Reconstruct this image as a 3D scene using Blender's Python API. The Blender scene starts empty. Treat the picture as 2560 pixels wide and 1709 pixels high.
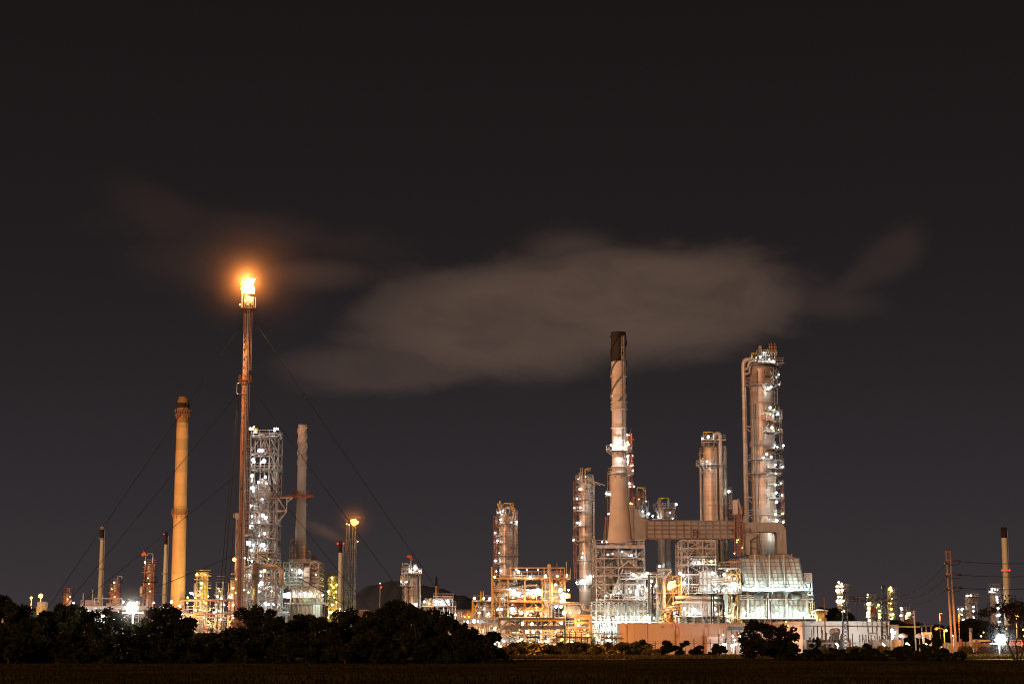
import bpy, math, random
from math import sin, cos, pi, radians, atan, atan2, sqrt
import numpy as np
from mathutils import Vector

# ---------------------------------------------------------------- camera
F, CX, CY, CAMZ, HOR = 4730.0, 1280.0, 854.5, 3.0, 1600.0
PITCH = atan((HOR-CY)/F)
SP, CP = sin(PITCH), cos(PITCH)
scene = bpy.context.scene
col = scene.collection
cd = bpy.data.cameras.new('camera'); cam = bpy.data.objects.new('camera', cd); col.objects.link(cam)
cd.sensor_width = 36; cd.lens = F/2560*36; cd.clip_start = 1; cd.clip_end = 40000
cam.location = (0, 0, CAMZ); cam.rotation_euler = (pi/2+PITCH, 0, 0)
scene.camera = cam

def at(px, py, Y):
    a = (px-CX)/F; b = (CY-py)/F
    t = Y/(CP-b*SP)
    return a*t, CAMZ+(SP+b*CP)*t

# ---------------------------------------------------------------- world: night sky, town glow, drifting cloud
w = bpy.data.worlds.new('World'); scene.world = w; w.use_nodes = True
nt = w.node_tree; nt.nodes.clear()
def N(tree, t, **k):
    n = tree.nodes.new(t)
    for a, v in k.items(): setattr(n, a, v)
    return n
def mth(tree, op, a, b=None, c=None, clamp=False):
    n = N(tree, 'ShaderNodeMath', operation=op, use_clamp=clamp)
    for i, v in enumerate((a, b, c)):
        if v is None: continue
        if hasattr(v, 'links'): tree.links.new(v, n.inputs[i])
        else: n.inputs[i].default_value = v
    return n.outputs[0]
def build_world():
    L = nt.links
    tc = N(nt, 'ShaderNodeTexCoord'); sep = N(nt, 'ShaderNodeSeparateXYZ')
    L.new(tc.outputs['Generated'], sep.inputs[0])
    x, y, z = sep.outputs
    yy = mth(nt, 'MAXIMUM', y, 0.05)
    u = mth(nt, 'DIVIDE', x, yy); v = mth(nt, 'DIVIDE', z, yy)
    # vertical gradient
    el = mth(nt, 'MAXIMUM', z, 0.0)
    r = N(nt, 'ShaderNodeValToRGB'); L.new(el, r.inputs[0])
    cr = r.color_ramp; cr.interpolation = 'B_SPLINE'
    cr.elements[0].position = 0.0; cr.elements[0].color = (.052, .040, .044, 1)
    cr.elements[1].position = 1.0; cr.elements[1].color = (.0058, .0044, .0046, 1)
    for p, c in ((.03, (.038, .031, .033, 1)), (.07, (.031, .026, .029, 1)), (.13, (.0205, .0175, .0195, 1)), (.2, (.0152, .0120, .0126, 1)), (.33, (.0100, .0078, .0080, 1))):
        e = cr.elements.new(p); e.color = c
    # noise used to break cloud edges, stretched along the wind
    cv = N(nt, 'ShaderNodeCombineXYZ'); L.new(u, cv.inputs[0]); L.new(v, cv.inputs[2])
    mp = N(nt, 'ShaderNodeMapping'); mp.inputs['Rotation'].default_value = (0, radians(-14), 0); mp.inputs['Scale'].default_value = (16, 1, 34)
    L.new(cv.outputs[0], mp.inputs[0])
    nz = N(nt, 'ShaderNodeTexNoise'); nz.inputs['Scale'].default_value = 1.0; nz.inputs['Detail'].default_value = 8; nz.inputs['Roughness'].default_value = .55; nz.inputs['Distortion'].default_value = .4
    L.new(mp.outputs[0], nz.inputs['Vector'])
    nz2 = N(nt, 'ShaderNodeTexNoise'); nz2.inputs['Scale'].default_value = .45; nz2.inputs['Detail'].default_value = 2
    L.new(mp.outputs[0], nz2.inputs['Vector'])
    n1 = mth(nt, 'SUBTRACT', nz.outputs[0], .5); n2 = mth(nt, 'SUBTRACT', nz2.outputs[0], .5)
    def ell(px, py, rx, ry, rot, amp, soft, nk=1.2):
        X, Z = at(px, py, 1.0); Z -= CAMZ
        k = 1/F
        du = mth(nt, 'SUBTRACT', u, X); dv = mth(nt, 'SUBTRACT', v, Z)
        c, s = cos(rot), sin(rot)
        a = mth(nt, 'ADD', mth(nt, 'MULTIPLY', du, c/(rx*k)), mth(nt, 'MULTIPLY', dv, s/(rx*k)))
        b = mth(nt, 'ADD', mth(nt, 'MULTIPLY', du, -s/(ry*k)), mth(nt, 'MULTIPLY', dv, c/(ry*k)))
        d = mth(nt, 'SQRT', mth(nt, 'ADD', mth(nt, 'MULTIPLY', a, a), mth(nt, 'MULTIPLY', b, b)))
        d = mth(nt, 'ADD', d, mth(nt, 'MULTIPLY', n1, nk*1.9)); d = mth(nt, 'ADD', d, mth(nt, 'MULTIPLY', n2, nk*.8))
        m = N(nt, 'ShaderNodeMapRange', interpolation_type='SMOOTHERSTEP')
        L.new(d, m.inputs[0]); m.inputs[1].default_value = 1+soft; m.inputs[2].default_value = 1-soft
        m.inputs[3].default_value = 0; m.inputs[4].default_value = amp
        return m.outputs[0]
    def col_sum(parts):
        o = parts[0]
        for q in parts[1:]: o = mth(nt, 'MAXIMUM', o, q)
        return o
    big = col_sum([ell(1590, 760, 400, 140, .06, 1, .40, .6), ell(1300, 800, 360, 150, .12, .95, .42, .6), ell(1680, 730, 300, 110, -.05, .95, .42, .5),
                   ell(1060, 915, 330, 65, .06, .50, .5, .9), ell(860, 925, 150, 50, -.05, .40, .6, .9), ell(1430, 640, 110, 60, .0, .5, .8, .6),
                   ell(2230, 635, 80, 40, .7, .26, .9, 1.3), ell(2140, 700, 90, 28, .6, .2, .9, 1.3), ell(2060, 755, 120, 40, -.1, .24, .9, 1.2)])
    wisp = col_sum([ell(640, 585, 260, 50, -.1, .34, .9, 1.6), ell(780, 685, 120, 35, .0, .85, .8, .6), ell(450, 560, 150, 60, -.5, .35, .9),
                    ell(560, 650, 170, 60, .0, .45, .9, 1.4)])
    def addc(base, fac, c):
        m = N(nt, 'ShaderNodeVectorMath', operation='SCALE'); m.inputs[0].default_value = c
        L.new(fac, m.inputs['Scale'])
        a = N(nt, 'ShaderNodeVectorMath', operation='ADD'); L.new(base, a.inputs[0]); L.new(m.outputs[0], a.inputs[1])
        return a.outputs[0]
    mod = mth(nt, 'MAXIMUM', mth(nt, 'ADD', mth(nt, 'MULTIPLY', n1, 1.5), 1.0), 0.0)
    c = addc(r.outputs[0], mth(nt, 'MULTIPLY', big, mod), (.0640, .0385, .0255))
    c = addc(c, mth(nt, 'MULTIPLY', wisp, mod), (.0300, .0150, .0085))
    # faint fine unevenness of the overcast
    bg = N(nt, 'ShaderNodeBackground'); L.new(c, bg.inputs[0]); bg.inputs[1].default_value = 1.0
    out = N(nt, 'ShaderNodeOutputWorld'); L.new(bg.outputs[0], out.inputs[0])
build_world()
# warm fill light added low behind the camera, tied to no source
sd = bpy.data.lights.new('fill_sun', 'SUN'); sd.energy = 1.95; sd.color = (1, .48, .27); sd.angle = radians(24)
so = bpy.data.objects.new('fill_sun', sd); col.objects.link(so)
so.rotation_euler = Vector((.42, .90, -.13)).to_track_quat('-Z', 'Y').to_euler()
scene.view_settings.view_transform = 'Standard'; scene.view_settings.look = 'None'
scene.view_settings.exposure = 0; scene.view_settings.gamma = 1
scene.render.engine = 'CYCLES'
scene.cycles.filter_width = 1.05; scene.cycles.use_denoising = True; scene.cycles.denoiser = 'OPENIMAGEDENOISE'; scene.cycles.denoising_input_passes = 'RGB_ALBEDO_NORMAL'; scene.cycles.denoising_prefilter = 'ACCURATE'
scene.cycles.sample_clamp_indirect = 4; scene.cycles.max_bounces = 5; scene.cycles.diffuse_bounces = 2; scene.cycles.glossy_bounces = 2
scene.cycles.transparent_max_bounces = 4; scene.cycles.volume_bounces = 0; scene.cycles.caustics_reflective = False; scene.cycles.caustics_refractive = False
scene.cycles.use_light_tree = True; scene.cycles.use_adaptive_sampling = False; scene.cycles.sample_clamp_direct = 40

# ---------------------------------------------------------------- materials
M = {}
def mat(name, c, rough=.6, metal=0., var=.25, sc=1.0, dirt=None, bump=0.0, band=None, stretch=(1, 1, 1), joint=.35):
    m = bpy.data.materials.new(name); m.use_nodes = True
    t = m.node_tree; b = t.nodes['Principled BSDF']; L = t.links
    b.inputs['Roughness'].default_value = rough; b.inputs['Metallic'].default_value = metal
    tc = N(t, 'ShaderNodeTexCoord'); mp = N(t, 'ShaderNodeMapping'); mp.inputs['Scale'].default_value = stretch
    L.new(tc.outputs['Object'], mp.inputs[0])
    nz = N(t, 'ShaderNodeTexNoise'); nz.inputs['Scale'].default_value = sc; nz.inputs['Detail'].default_value = 6
    L.new(mp.outputs[0], nz.inputs['Vector'])
    r = N(t, 'ShaderNodeValToRGB'); L.new(nz.outputs[0], r.inputs[0])
    r.color_ramp.elements[0].position = .32; r.color_ramp.elements[1].position = .68
    r.color_ramp.elements[0].color = tuple(min(1, k*(1-var)) for k in c)+(1,)
    r.color_ramp.elements[1].color = tuple(min(1, k*(1+var*.6)) for k in c)+(1,)
    o = r.outputs[0]
    if dirt:
        n2 = N(t, 'ShaderNodeTexNoise'); n2.inputs['Scale'].default_value = sc*.35; n2.inputs['Detail'].default_value = 8; n2.inputs['Roughness'].default_value = .7
        m2 = N(t, 'ShaderNodeMapping'); m2.inputs['Scale'].default_value = (3, 3, .5); m2.inputs['Location'].default_value = (3.1, 7.7, 1.9)
        L.new(tc.outputs['Object'], m2.inputs[0]); L.new(m2.outputs[0], n2.inputs['Vector'])
        r2 = N(t, 'ShaderNodeValToRGB'); L.new(n2.outputs[0], r2.inputs[0])
        r2.color_ramp.elements[0].position = .52; r2.color_ramp.elements[0].color = (0, 0, 0, 1)
        r2.color_ramp.elements[1].position = .72; r2.color_ramp.elements[1].color = (.8, .8, .8, 1)
        mx = N(t, 'ShaderNodeMix', data_type='RGBA'); L.new(r2.outputs[0], mx.inputs[0]); L.new(o, mx.inputs[6]); mx.inputs[7].default_value = tuple(dirt)+(1,)
        o = mx.outputs[2]
    if band:
        # horizontal cladding bands (sheet joints) at a fixed spacing, and vertical joints
        sp = N(t, 'ShaderNodeSeparateXYZ'); L.new(tc.outputs['Object'], sp.inputs[0])
        f = mth(t, 'FRACT', mth(t, 'DIVIDE', sp.outputs[2], band))
        g = mth(t, 'LESS_THAN', f, .07)
        sn = N(t, 'ShaderNodeTexWhiteNoise', noise_dimensions='1D'); L.new(mth(t, 'FLOOR', mth(t, 'DIVIDE', sp.outputs[2], band)), sn.inputs['W'])
        hv = N(t, 'ShaderNodeMix', data_type='RGBA', blend_type='MULTIPLY'); hv.inputs[0].default_value = 1
        L.new(o, hv.inputs[6])
        k = mth(t, 'SUBTRACT', mth(t, 'ADD', mth(t, 'MULTIPLY', sn.outputs[0], .22), .8), mth(t, 'MULTIPLY', g, joint))
        cc = N(t, 'ShaderNodeCombineXYZ')
        for i in range(3): L.new(k, cc.inputs[i])
        L.new(cc.outputs[0], hv.inputs[7]); o = hv.outputs[2]
        rr = mth(t, 'ADD', mth(t, 'MULTIPLY', sn.outputs[0], .12), rough-.06); L.new(rr, b.inputs['Roughness'])
    L.new(o, b.inputs['Base Color'])
    if bump:
        bp = N(t, 'ShaderNodeBump'); bp.inputs['Strength'].default_value = bump; bp.inputs['Distance'].default_value = .1
        L.new(nz.outputs[0], bp.inputs['Height']); L.new(bp.outputs[0], b.inputs['Normal'])
    M[name] = m; return m
def emis(name, c, s):
    m = bpy.data.materials.new(name); m.use_nodes = True; t = m.node_tree; t.nodes.clear()
    e = N(t, 'ShaderNodeEmission'); e.inputs[0].default_value = tuple(c)+(1,); e.inputs[1].default_value = s
    o = N(t, 'ShaderNodeOutputMaterial'); t.links.new(e.outputs[0], o.inputs[0]); m.cycles.emission_sampling = 'NONE'; M[name] = m; return m
mat('steel', (.42, .40, .38), .55, .1, .3, .8, (.22, .12, .07))
mat('galv', (.50, .50, .49), .45, .35, .2, 1.2)
mat('white_paint', (.72, .71, .68), .5, 0, .15, .6, (.40, .30, .22))
mat('clad', (.56, .49, .42), .38, .22, .12, .5, None, 0, 1.1)
mat('clad_worn', (.54, .44, .34), .42, .2, .2, .4, (.34, .22, .12), 0, 1.1)
mat('pipe_clad', (.55, .48, .41), .4, .2, .15, .8, None, 0, .9)
mat('stack_white', (.62, .56, .49), .7, 0, .15, .3, (.34, .24, .17), 0.02)
mat('stack_tan', (.74, .47, .17), .8, 0, .08, .4, (.50, .32, .15), 0, 2.6, (1, 1, 1), .06)
mat('stack_soot', (.38, .20, .06), .85, 0, .3, .4, (.15, .07, .03))
mat('stack_yellow', (.68, .68, .44), .8, 0, .1, .2)
mat('soot', (.020, .013, .010), .8, 0, .5, .5)
mat('panel', (.46, .44, .41), .6, .05, .12, .3, (.30, .24, .18))
mat('duct_paint', (.37, .355, .33), .6, .05, .16, .35, (.24, .18, .13))
mat('rust_pipe', (.42, .19, .09), .65, .1, .3, .7, (.16, .07, .04))
mat('rust_steel', (.36, .15, .08), .75, 0, .35, 1, (.15, .07, .04))
mat('red_paint', (.36, .10, .06), .6, 0, .2, 1)
mat('yellow', (.75, .50, .03), .5, 0, .15, 1)
mat('orange_steel', (.62, .38, .17), .6, 0, .2, .6, (.35, .2, .1))
mat('black_iron', (.03, .03, .032), .5, .3, .3, 1)
mat('dark_steel', (.16, .17, .17), .55, .3, .3, .7)
mat('concrete_wall', (.42, .29, .22), .9, 0, .08, .12, (.38, .27, .20))
mat('pale_wall', (.50, .52, .50), .9, 0, .06, .15, (.42, .43, .41))
mat('timber', (.30, .17, .09), .85, 0, .35, .6, (.1, .06, .04), 0, None, (1, 1, 8))
mat('roof_metal', (.10, .095, .09), .7, .2, .2, .5)
mat('pole_concrete', (.32, .20, .12), .9, 0, .15, .5)
mat('ceramic', (.05, .035, .03), .3, 0, .1, 1)
mat('bark', (.07, .05, .04), .9, 0, .3, 2)
mat('cable', (.02, .02, .02), .6, 0, .2, 1)
mat('tank_paint', (.55, .42, .36), .7, 0, .08, .2, (.4, .28, .22), 0, 2.4)
mat('yellow_plaster', (.72, .55, .16), .85, 0, .05, .5)
mat('tile', (.62, .38, .24), .8, 0, .15, 2)
mat('flag_red', (.6, .08, .04), .8, 0, .1, 1); mat('flag_white', (.75, .75, .75), .8, 0, .1, 1); mat('flag_blue', (.06, .08, .25), .8, 0, .1, 1)
mat('windsock_cloth', (.75, .17, .07), .8, 0, .1, 1)
mat('tan_casing', (.52, .34, .22), .65, 0, .15, .4, (.36, .22, .14))
mat('rib', (.20, .17, .145), .6, .1, .3, .6)  # darker than the panels: shading along the ribs put into the colour
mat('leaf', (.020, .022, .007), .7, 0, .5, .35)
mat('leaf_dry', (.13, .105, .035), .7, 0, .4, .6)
mat('field_grass', (.030, .026, .008), .9, 0, .6, .08)
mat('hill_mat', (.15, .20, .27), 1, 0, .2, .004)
for q in ('leaf', 'leaf_dry', 'field_grass', 'hill_mat', 'bark'): M[q].node_tree.nodes['Principled BSDF'].inputs['Specular IOR Level'].default_value = .05
WHITE, CYAN, WARM, SOD, YEL, RED = (.84, .97, 1), (.66, 1, .92), (1, .72, .38), (1, .40, .07), (.95, .80, .20), (1, .03, .012)
LK = {'white': (WHITE, 14), 'cyan': (CYAN, 14), 'warm': (WARM, 12), 'sodium': (SOD, 9), 'yellow': (YEL, 9), 'red': (RED, 4)}
for k, (c, s) in LK.items(): emis('bulb_'+k, c, s)

# ---------------------------------------------------------------- mesh builder
class MB:
    def __init__(s): s.v = []; s.f = []; s.m = []; s.sm = []
    def add(s, vs, fs, mi=0, smooth=False):
        n = len(s.v); s.v += [tuple(p) for p in vs]
        for f in fs: s.f.append([i+n for i in f]); s.m.append(mi); s.sm.append(smooth)
        return s
    def box(s, x0, x1, y0, y1, z0, z1, mi=0):
        return s.add([(x0, y0, z0), (x1, y0, z0), (x1, y1, z0), (x0, y1, z0), (x0, y0, z1), (x1, y0, z1), (x1, y1, z1), (x0, y1, z1)],
                     [(0, 3, 2, 1), (4, 5, 6, 7), (0, 1, 5, 4), (1, 2, 6, 5), (2, 3, 7, 6), (3, 0, 4, 7)], mi)
    def beam(s, p, q, a, b=None, mi=0):
        b = b or a; p = Vector(p); q = Vector(q); d = q-p
        if d.length < 1e-6: return s
        d.normalize(); up = Vector((0, 0, 1)) if abs(d.z) < .95 else Vector((0, 1, 0))
        u = d.cross(up).normalized(); v = u.cross(d).normalized()
        vs = [o+u*(a/2*i)+v*(b/2*j) for o in (p, q) for i, j in ((-1, -1), (1, -1), (1, 1), (-1, 1))]
        return s.add(vs, [(0, 1, 2, 3), (7, 6, 5, 4), (0, 4, 5, 1), (1, 5, 6, 2), (2, 6, 7, 3), (3, 7, 4, 0)], mi)
    def tube(s, pts, r, n=8, mi=0, cap=True):
        pts = [Vector(p) for p in pts]; rr = r if isinstance(r, (list, tuple)) else [r]*len(pts)
        vs = []; prev = None
        for i, p in enumerate(pts):
            d = (pts[min(i+1, len(pts)-1)]-pts[max(i-1, 0)]).normalized()
            if prev is None:
                up = Vector((0, 0, 1)) if abs(d.z) < .9 else Vector((1, 0, 0)); u = d.cross(up).normalized()
            else:
                u = (prev-d*prev.dot(d)).normalized()
            prev = u; v = d.cross(u)
            for k in range(n):
                a = 2*pi*k/n; vs.append(p+(u*cos(a)+v*sin(a))*rr[i])
        fs = [(i*n+k, i*n+(k+1) % n, (i+1)*n+(k+1) % n, (i+1)*n+k) for i in range(len(pts)-1) for k in range(n)]
        s.add(vs, fs, mi, n > 5)
        if cap:
            b = len(s.v)-len(vs)
            s.f.append([b+k for k in range(n)][::-1]); s.m.append(mi); s.sm.append(False)
            e = b+(len(pts)-1)*n
            s.f.append([e+k for k in range(n)]); s.m.append(mi); s.sm.append(False)
        return s
    def lathe(s, prof, n=28, c=(0, 0, 0), mi=0, smooth=True):
        vs = [(c[0]+r*cos(2*pi*k/n), c[1]+r*sin(2*pi*k/n), c[2]+z) for r, z in prof for k in range(n)]
        fs = [(i*n+k, i*n+(k+1) % n, (i+1)*n+(k+1) % n, (i+1)*n+k) for i in range(len(prof)-1) for k in range(n)]
        return s.add(vs, fs, mi, smooth)
    def build(s, name, m, parent=None, loc=(0, 0, 0)):
        me = bpy.data.meshes.new(name); me.from_pydata(s.v, [], s.f); me.update()
        for x in (m if isinstance(m, (list, tuple)) else [m]): me.materials.append(M[x] if isinstance(x, str) else x)
        me.polygons.foreach_set('material_index', s.m); me.polygons.foreach_set('use_smooth', s.sm)
        o = bpy.data.objects.new(name, me); col.objects.link(o)
        if parent: o.parent = parent
        o.location = loc
        return o
def tag(o, label, cat, group=None):
    o['label'] = label; o['category'] = cat
    if group: o['group'] = group
    return o
VW = {'A': (0, 1280, .27356), 'B': (400, 960, .38256), 'C': (560, 680, .2677), 'D': (560, 1240, .22962), 'E': (840, 1280, .26786),
      'G': (1160, 1240, .25506), 'H': (1400, 1140, .33149), 'I': (1480, 820, .35714), 'J': (1600, 1060, .34437), 'K': (1820, 840, .35714),
      'L': (1780, 1340, .19133), 'M': (1480, 1480, .17028), 'N': (1840, 1480, .17028), 'O': (2060, 1360, .19133), 'Q': (2300, 1280, .27368),
      'R': (1220, 1440, .15308), 'S': (0, 1440, .298), 'T': (600, 1440, .298), 'W': (0, 0, 1.0898)}
LAMPMESH = {}; LAMPLIGHT = {}
LGAIN = 84; LR = random.Random(17)
def lamp_light(parent, loc, kind, r, gain=1.0):
    # the lamp's own light, just outside its glass towards the open side
    k = (kind, round(r, 1), gain)
    if k not in LAMPLIGHT:
        L_ = bpy.data.lights.new('lamp_light', 'POINT'); L_.energy = 4*pi*LGAIN*gain*max(.15, round(r, 1))**2*(.05 if kind == 'red' else 1); L_.color = LK[kind][0]; L_.shadow_soft_size = 0
        LAMPLIGHT[k] = L_
    l = bpy.data.objects.new('lamp_light', LAMPLIGHT[k]); col.objects.link(l); l.parent = parent; l.location = loc; return l
def lamp_mesh(kind, r):
    k = (kind, round(r, 2))
    if k not in LAMPMESH:
        import bmesh
        bm = bmesh.new(); bmesh.ops.create_icosphere(bm, subdivisions=1 if r < .8 else 2, radius=r)
        # housing: a small hood and bracket stub above/behind the bulb
        n0 = len(bm.faces)
        bmesh.ops.create_cone(bm, cap_ends=True, segments=8, radius1=r*.95, radius2=r*.4, depth=r*.5)
        bm.verts.ensure_lookup_table(); bm.faces.ensure_lookup_table()
        fs = list(bm.faces)[n0:]; vs = {v for f in fs for v in f.verts}
        for v in vs: v.co.z += r*1.18
        for f in fs: f.material_index = 1
        me = bpy.data.meshes.new('lamp'); bm.to_mesh(me); bm.free()
        me.materials.append(M['bulb_'+kind]); me.materials.append(M['dark_steel'])
        LAMPMESH[k] = me
    return LAMPMESH[k]
THINGS = []
class Thing:
    def __init__(s, name, label, cat, view, x, yref, Y, group=None, zbase=0.0):
        s.V = VW[view]; s.Y = Y; s.pyr = s.V[1]+yref*s.V[2]
        s.X = at(s.V[0]+x*s.V[2], s.pyr, Y)[0]; s.zb = zbase
        s.root = bpy.data.objects.new(name, None); col.objects.link(s.root); s.root.location = (s.X, Y, zbase)
        s.root.empty_display_size = 1
        tag(s.root, label, cat, group)
        s.s = s.V[2]*Y/F; s.extra = MB(); THINGS.append(s)
    def x(s, vx, vy=None, d=0):
        py = s.pyr if vy is None else s.V[1]+vy*s.V[2]
        return at(s.V[0]+vx*s.V[2], py, s.Y+d)[0]-s.X
    def z(s, vy, d=0): return at(CX, s.V[1]+vy*s.V[2], s.Y+d)[1]-s.zb
    def w(s, d): return d*s.s
    def part(s, name, mb, m, parent=None): return mb.build(name, m, parent or s.root)
    def lamp(s, vx, vy, kind='white', r=.33, d=-1.0, parent=None):
        if kind == 'cyan': d -= 2.6
        r0 = r; r *= LR.uniform(.72, 1.3); r = max(.13, r*(.6 if kind != 'red' else .42) if s.Y < 580 else r*.5); o = bpy.data.objects.new('lamp', lamp_mesh(kind, r)); col.objects.link(o); o.parent = parent or s.root
        o.location = (s.x(vx, None, d), d, s.z(vy, d))
        if r0 >= .3 and s.Y < 590: lamp_light(s.root, (o.location.x, d-r*.8, o.location.z-r*1.1), kind, r0, round(getattr(s, 'lg', 1.0)*{'cyan': 4.4, 'sodium': 2.2, 'warm': 1.5, 'yellow': .42}.get(kind, 1.0), 2))
        return o
    def lamps(s, lst, kind='white', r=.33, d=-1.0):
        for q in lst:
            if len(q) > 3 and q[3] < .01: continue
            s.lamp(q[0], q[1], q[2] if len(q) > 2 else kind, q[3] if len(q) > 3 else r, q[4] if len(q) > 4 else d)
    def pipe(s, pts, r, m='pipe_clad', name='pipe', n=8):
        # pts in local metres, corners rounded
        r *= .5
        P = [Vector(p) for p in pts]; out = [P[0]]
        for i in range(1, len(P)-1):
            a, b, c = P[i-1], P[i], P[i+1]
            k = min(r*2.5, (b-a).length*.45, (c-b).length*.45)
            p0 = b+(a-b).normalized()*k; p1 = b+(c-b).normalized()*k
            for t in (0, .25, .5, .75, 1): out.append(p0.lerp(b, t).lerp(b.lerp(p1, t), t))
        out.append(P[-1]); s.np = getattr(s, 'np', 0)+1
        if s.np > 88 and name == 'pipe':   # beyond the ~90 nearest pipes: one mass of pipework
            s.extra.tube(out, r, 5, ['pipe_clad', 'white_paint', 'galv', 'steel', 'orange_steel', 'clad_worn', 'rust_steel', 'dark_steel'].index(m) if m in ('pipe_clad', 'white_paint', 'galv', 'steel', 'orange_steel', 'clad_worn', 'rust_steel', 'dark_steel') else 0); return None
        return s.part(name, MB().tube(out, r, n), m)
    def ladder(s, x, y, z0, z1, m='steel', cage=True, w=.5, parent=None):
        b = MB(); b.beam((x-w/2, y, z0), (x-w/2, y, z1), .09); b.beam((x+w/2, y, z0), (x+w/2, y, z1), .09)
        z = z0
        while z < z1: b.beam((x-w/2, y, z), (x+w/2, y, z), .06); z += .6
        if cage:
            z = z0+2
            while z < z1:
                pts = [(x+.42*cos(a), y-.35+.4*sin(a)*1, z) for a in [radians(k) for k in (30, -20, -60, -90, -120, -160, -210)]]
                b.tube(pts, .035, 4, cap=False); z += 2.4
            for a in (-10, -90, -170): b.beam((x+.42*cos(radians(a)), y-.35+.4*sin(radians(a)), z0+2), (x+.42*cos(radians(a)), y-.35+.4*sin(radians(a)), z1), .05)
        return s.part('ladder', b, m, parent)
    def platform(s, z, ri, ro, a0, a1, cx=0, cy=0, m='steel', rm=None, rail=True, brackets=True):
        n = max(4, int(abs(a1-a0)/18)); A = [radians(a0+(a1-a0)*i/n) for i in range(n+1)]
        b = MB()
        for k in range(n):
            q = [(cx+r*cos(a), cy+r*sin(a)) for r, a in ((ri, A[k]), (ro, A[k]), (ro, A[k+1]), (ri, A[k+1]))]
            b.add([(x, y, z-.12) for x, y in q]+[(x, y, z+.06) for x, y in q], [(3, 2, 1, 0), (4, 5, 6, 7), (0, 1, 5, 4), (1, 2, 6, 5), (2, 3, 7, 6), (3, 0, 4, 7)])
        if brackets:
            for a in A[::2]:
                b.beam((cx+ri*cos(a), cy+ri*sin(a), z-1.0), (cx+(ro-.1)*cos(a), cy+(ro-.1)*sin(a), z-.14), .12)
        p = s.part('platform', b, m)
        if rail:
            r_ = MB(); R = ro-.05
            P = [(cx+R*cos(a), cy+R*sin(a)) for a in A]
            if abs(a1-a0) < 359: P = [(cx+(ri+.1)*cos(A[0]), cy+(ri+.1)*sin(A[0]))]+P+[(cx+(ri+.1)*cos(A[-1]), cy+(ri+.1)*sin(A[-1]))]
            for x, y in P: r_.beam((x, y, z), (x, y, z+1.15), .07)
            for h in (.6, 1.15):
                for (x, y), (X, Y) in zip(P, P[1:]): r_.beam((x, y, z+h), (X, Y, z+h), .065)
            s.part('railing', r_, rm or m, p)
        return p
def rail_rect(b, x0, x1, y0, y1, z, h=1.15, step=2.0, sides='FBLR', t=.07):
    def run(p, q):
        n = max(1, int((Vector(q)-Vector(p)).length/step))
        for i in range(n+1):
            x = p[0]+(q[0]-p[0])*i/n; y = p[1]+(q[1]-p[1])*i/n; b.beam((x, y, z), (x, y, z+h), t)
        for k in (h*.5, h): b.beam((p[0], p[1], z+k), (q[0], q[1], z+k), t)
    if 'F' in sides: run((x0, y0), (x1, y0))
    if 'B' in sides: run((x0, y1), (x1, y1))
    if 'L' in sides: run((x0, y0), (x0, y1))
    if 'R' in sides: run((x1, y0), (x1, y1))
def frame(t, xs, ys, zs, w=.3, m='steel', rng=None, brace=.6, bw=None, skip=()):
    b = MB(); bw = (bw or w*.65)*.66; w *= .66; rng = rng or random.Random(3)
    for x in xs:
        for y in ys: b.beam((x, y, zs[0]), (x, y, zs[-1]+.0), w)
    for z in zs[1:]:
        for y in ys:
            for a, c in zip(xs, xs[1:]): b.beam((a+w/2, y, z-.002), (c-w/2, y, z-.002), w*.8, w*1.2)
        for x in xs:
            for a, c in zip(ys, ys[1:]): b.beam((x, a+w/2, z), (x, c-w/2, z), w*.8, w*1.1)
    for i, (z0, z1) in enumerate(zip(zs, zs[1:])):
        for yi, y in enumerate(ys):
            for j, (a, c) in enumerate(zip(xs, xs[1:])):
                if rng.random() > brace or (i, j) in skip: continue
                k = rng.random()
                if k < .4: b.beam((a, y+.02, z0), (c, y+.02, z1), bw)
                elif k < .6: b.beam((a, y+.02, z1), (c, y+.02, z0), bw)
                elif k < .85: b.beam((a, y+.02, z0), ((a+c)/2, y+.02, z1), bw); b.beam((c, y+.02, z0), ((a+c)/2, y+.02, z1), bw)
                else: b.beam((a, y+.02, z0), (c, y+.02, z1), bw); b.beam((a, y-.02, z1), (c, y-.02, z0), bw)
        for x in (xs[0], xs[-1]):
            for a, c in zip(ys, ys[1:]):
                if rng.random() < brace: b.beam((x, a, z0), (x, c, z1), bw)
    return t.part('frame', b, m)
def deck(t, x0, x1, y0, y1, z, m='steel', rm=None, sides='FBLR', rail=True):
    b = MB(); b.box(x0, x1, y0, y1, z-.1, z+.08)
    k = x0+1.5
    while k < x1-.5: b.beam((k, y0+.1, z-.25), (k, y1-.1, z-.25), .12, .25); k += 2.5
    d = t.part('deck', b, m)
    if rail:
        r = MB(); rail_rect(r, x0+.05, x1-.05, y0+.05, y1-.05, z+.08, sides=sides); t.part('railing', r, rm or m, d)
    return d
def drum(t, x0, x1, y, z, r, m='pipe_clad', vert=False, name='drum'):
    b = MB(); r *= .55
    if vert:
        b.lathe([(0.01, x1+r*.5), (r*.6, x1+r*.42), (r*.9, x1+r*.2), (r, x1), (r, x0), (r*.9, x0-r*.2), (r*.6, x0-r*.42), (.01, x0-r*.5)], 18, (y[0], y[1], 0))
    else:
        pts = [(x0-r*.45, y, z), (x0-r*.3, y, z), (x0, y, z), (x1, y, z), (x1+r*.3, y, z), (x1+r*.45, y, z)]
        b.tube(pts, [r*.35, r*.75, r, r, r*.75, r*.35], 18)
    return t.part(name, b, m)
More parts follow.
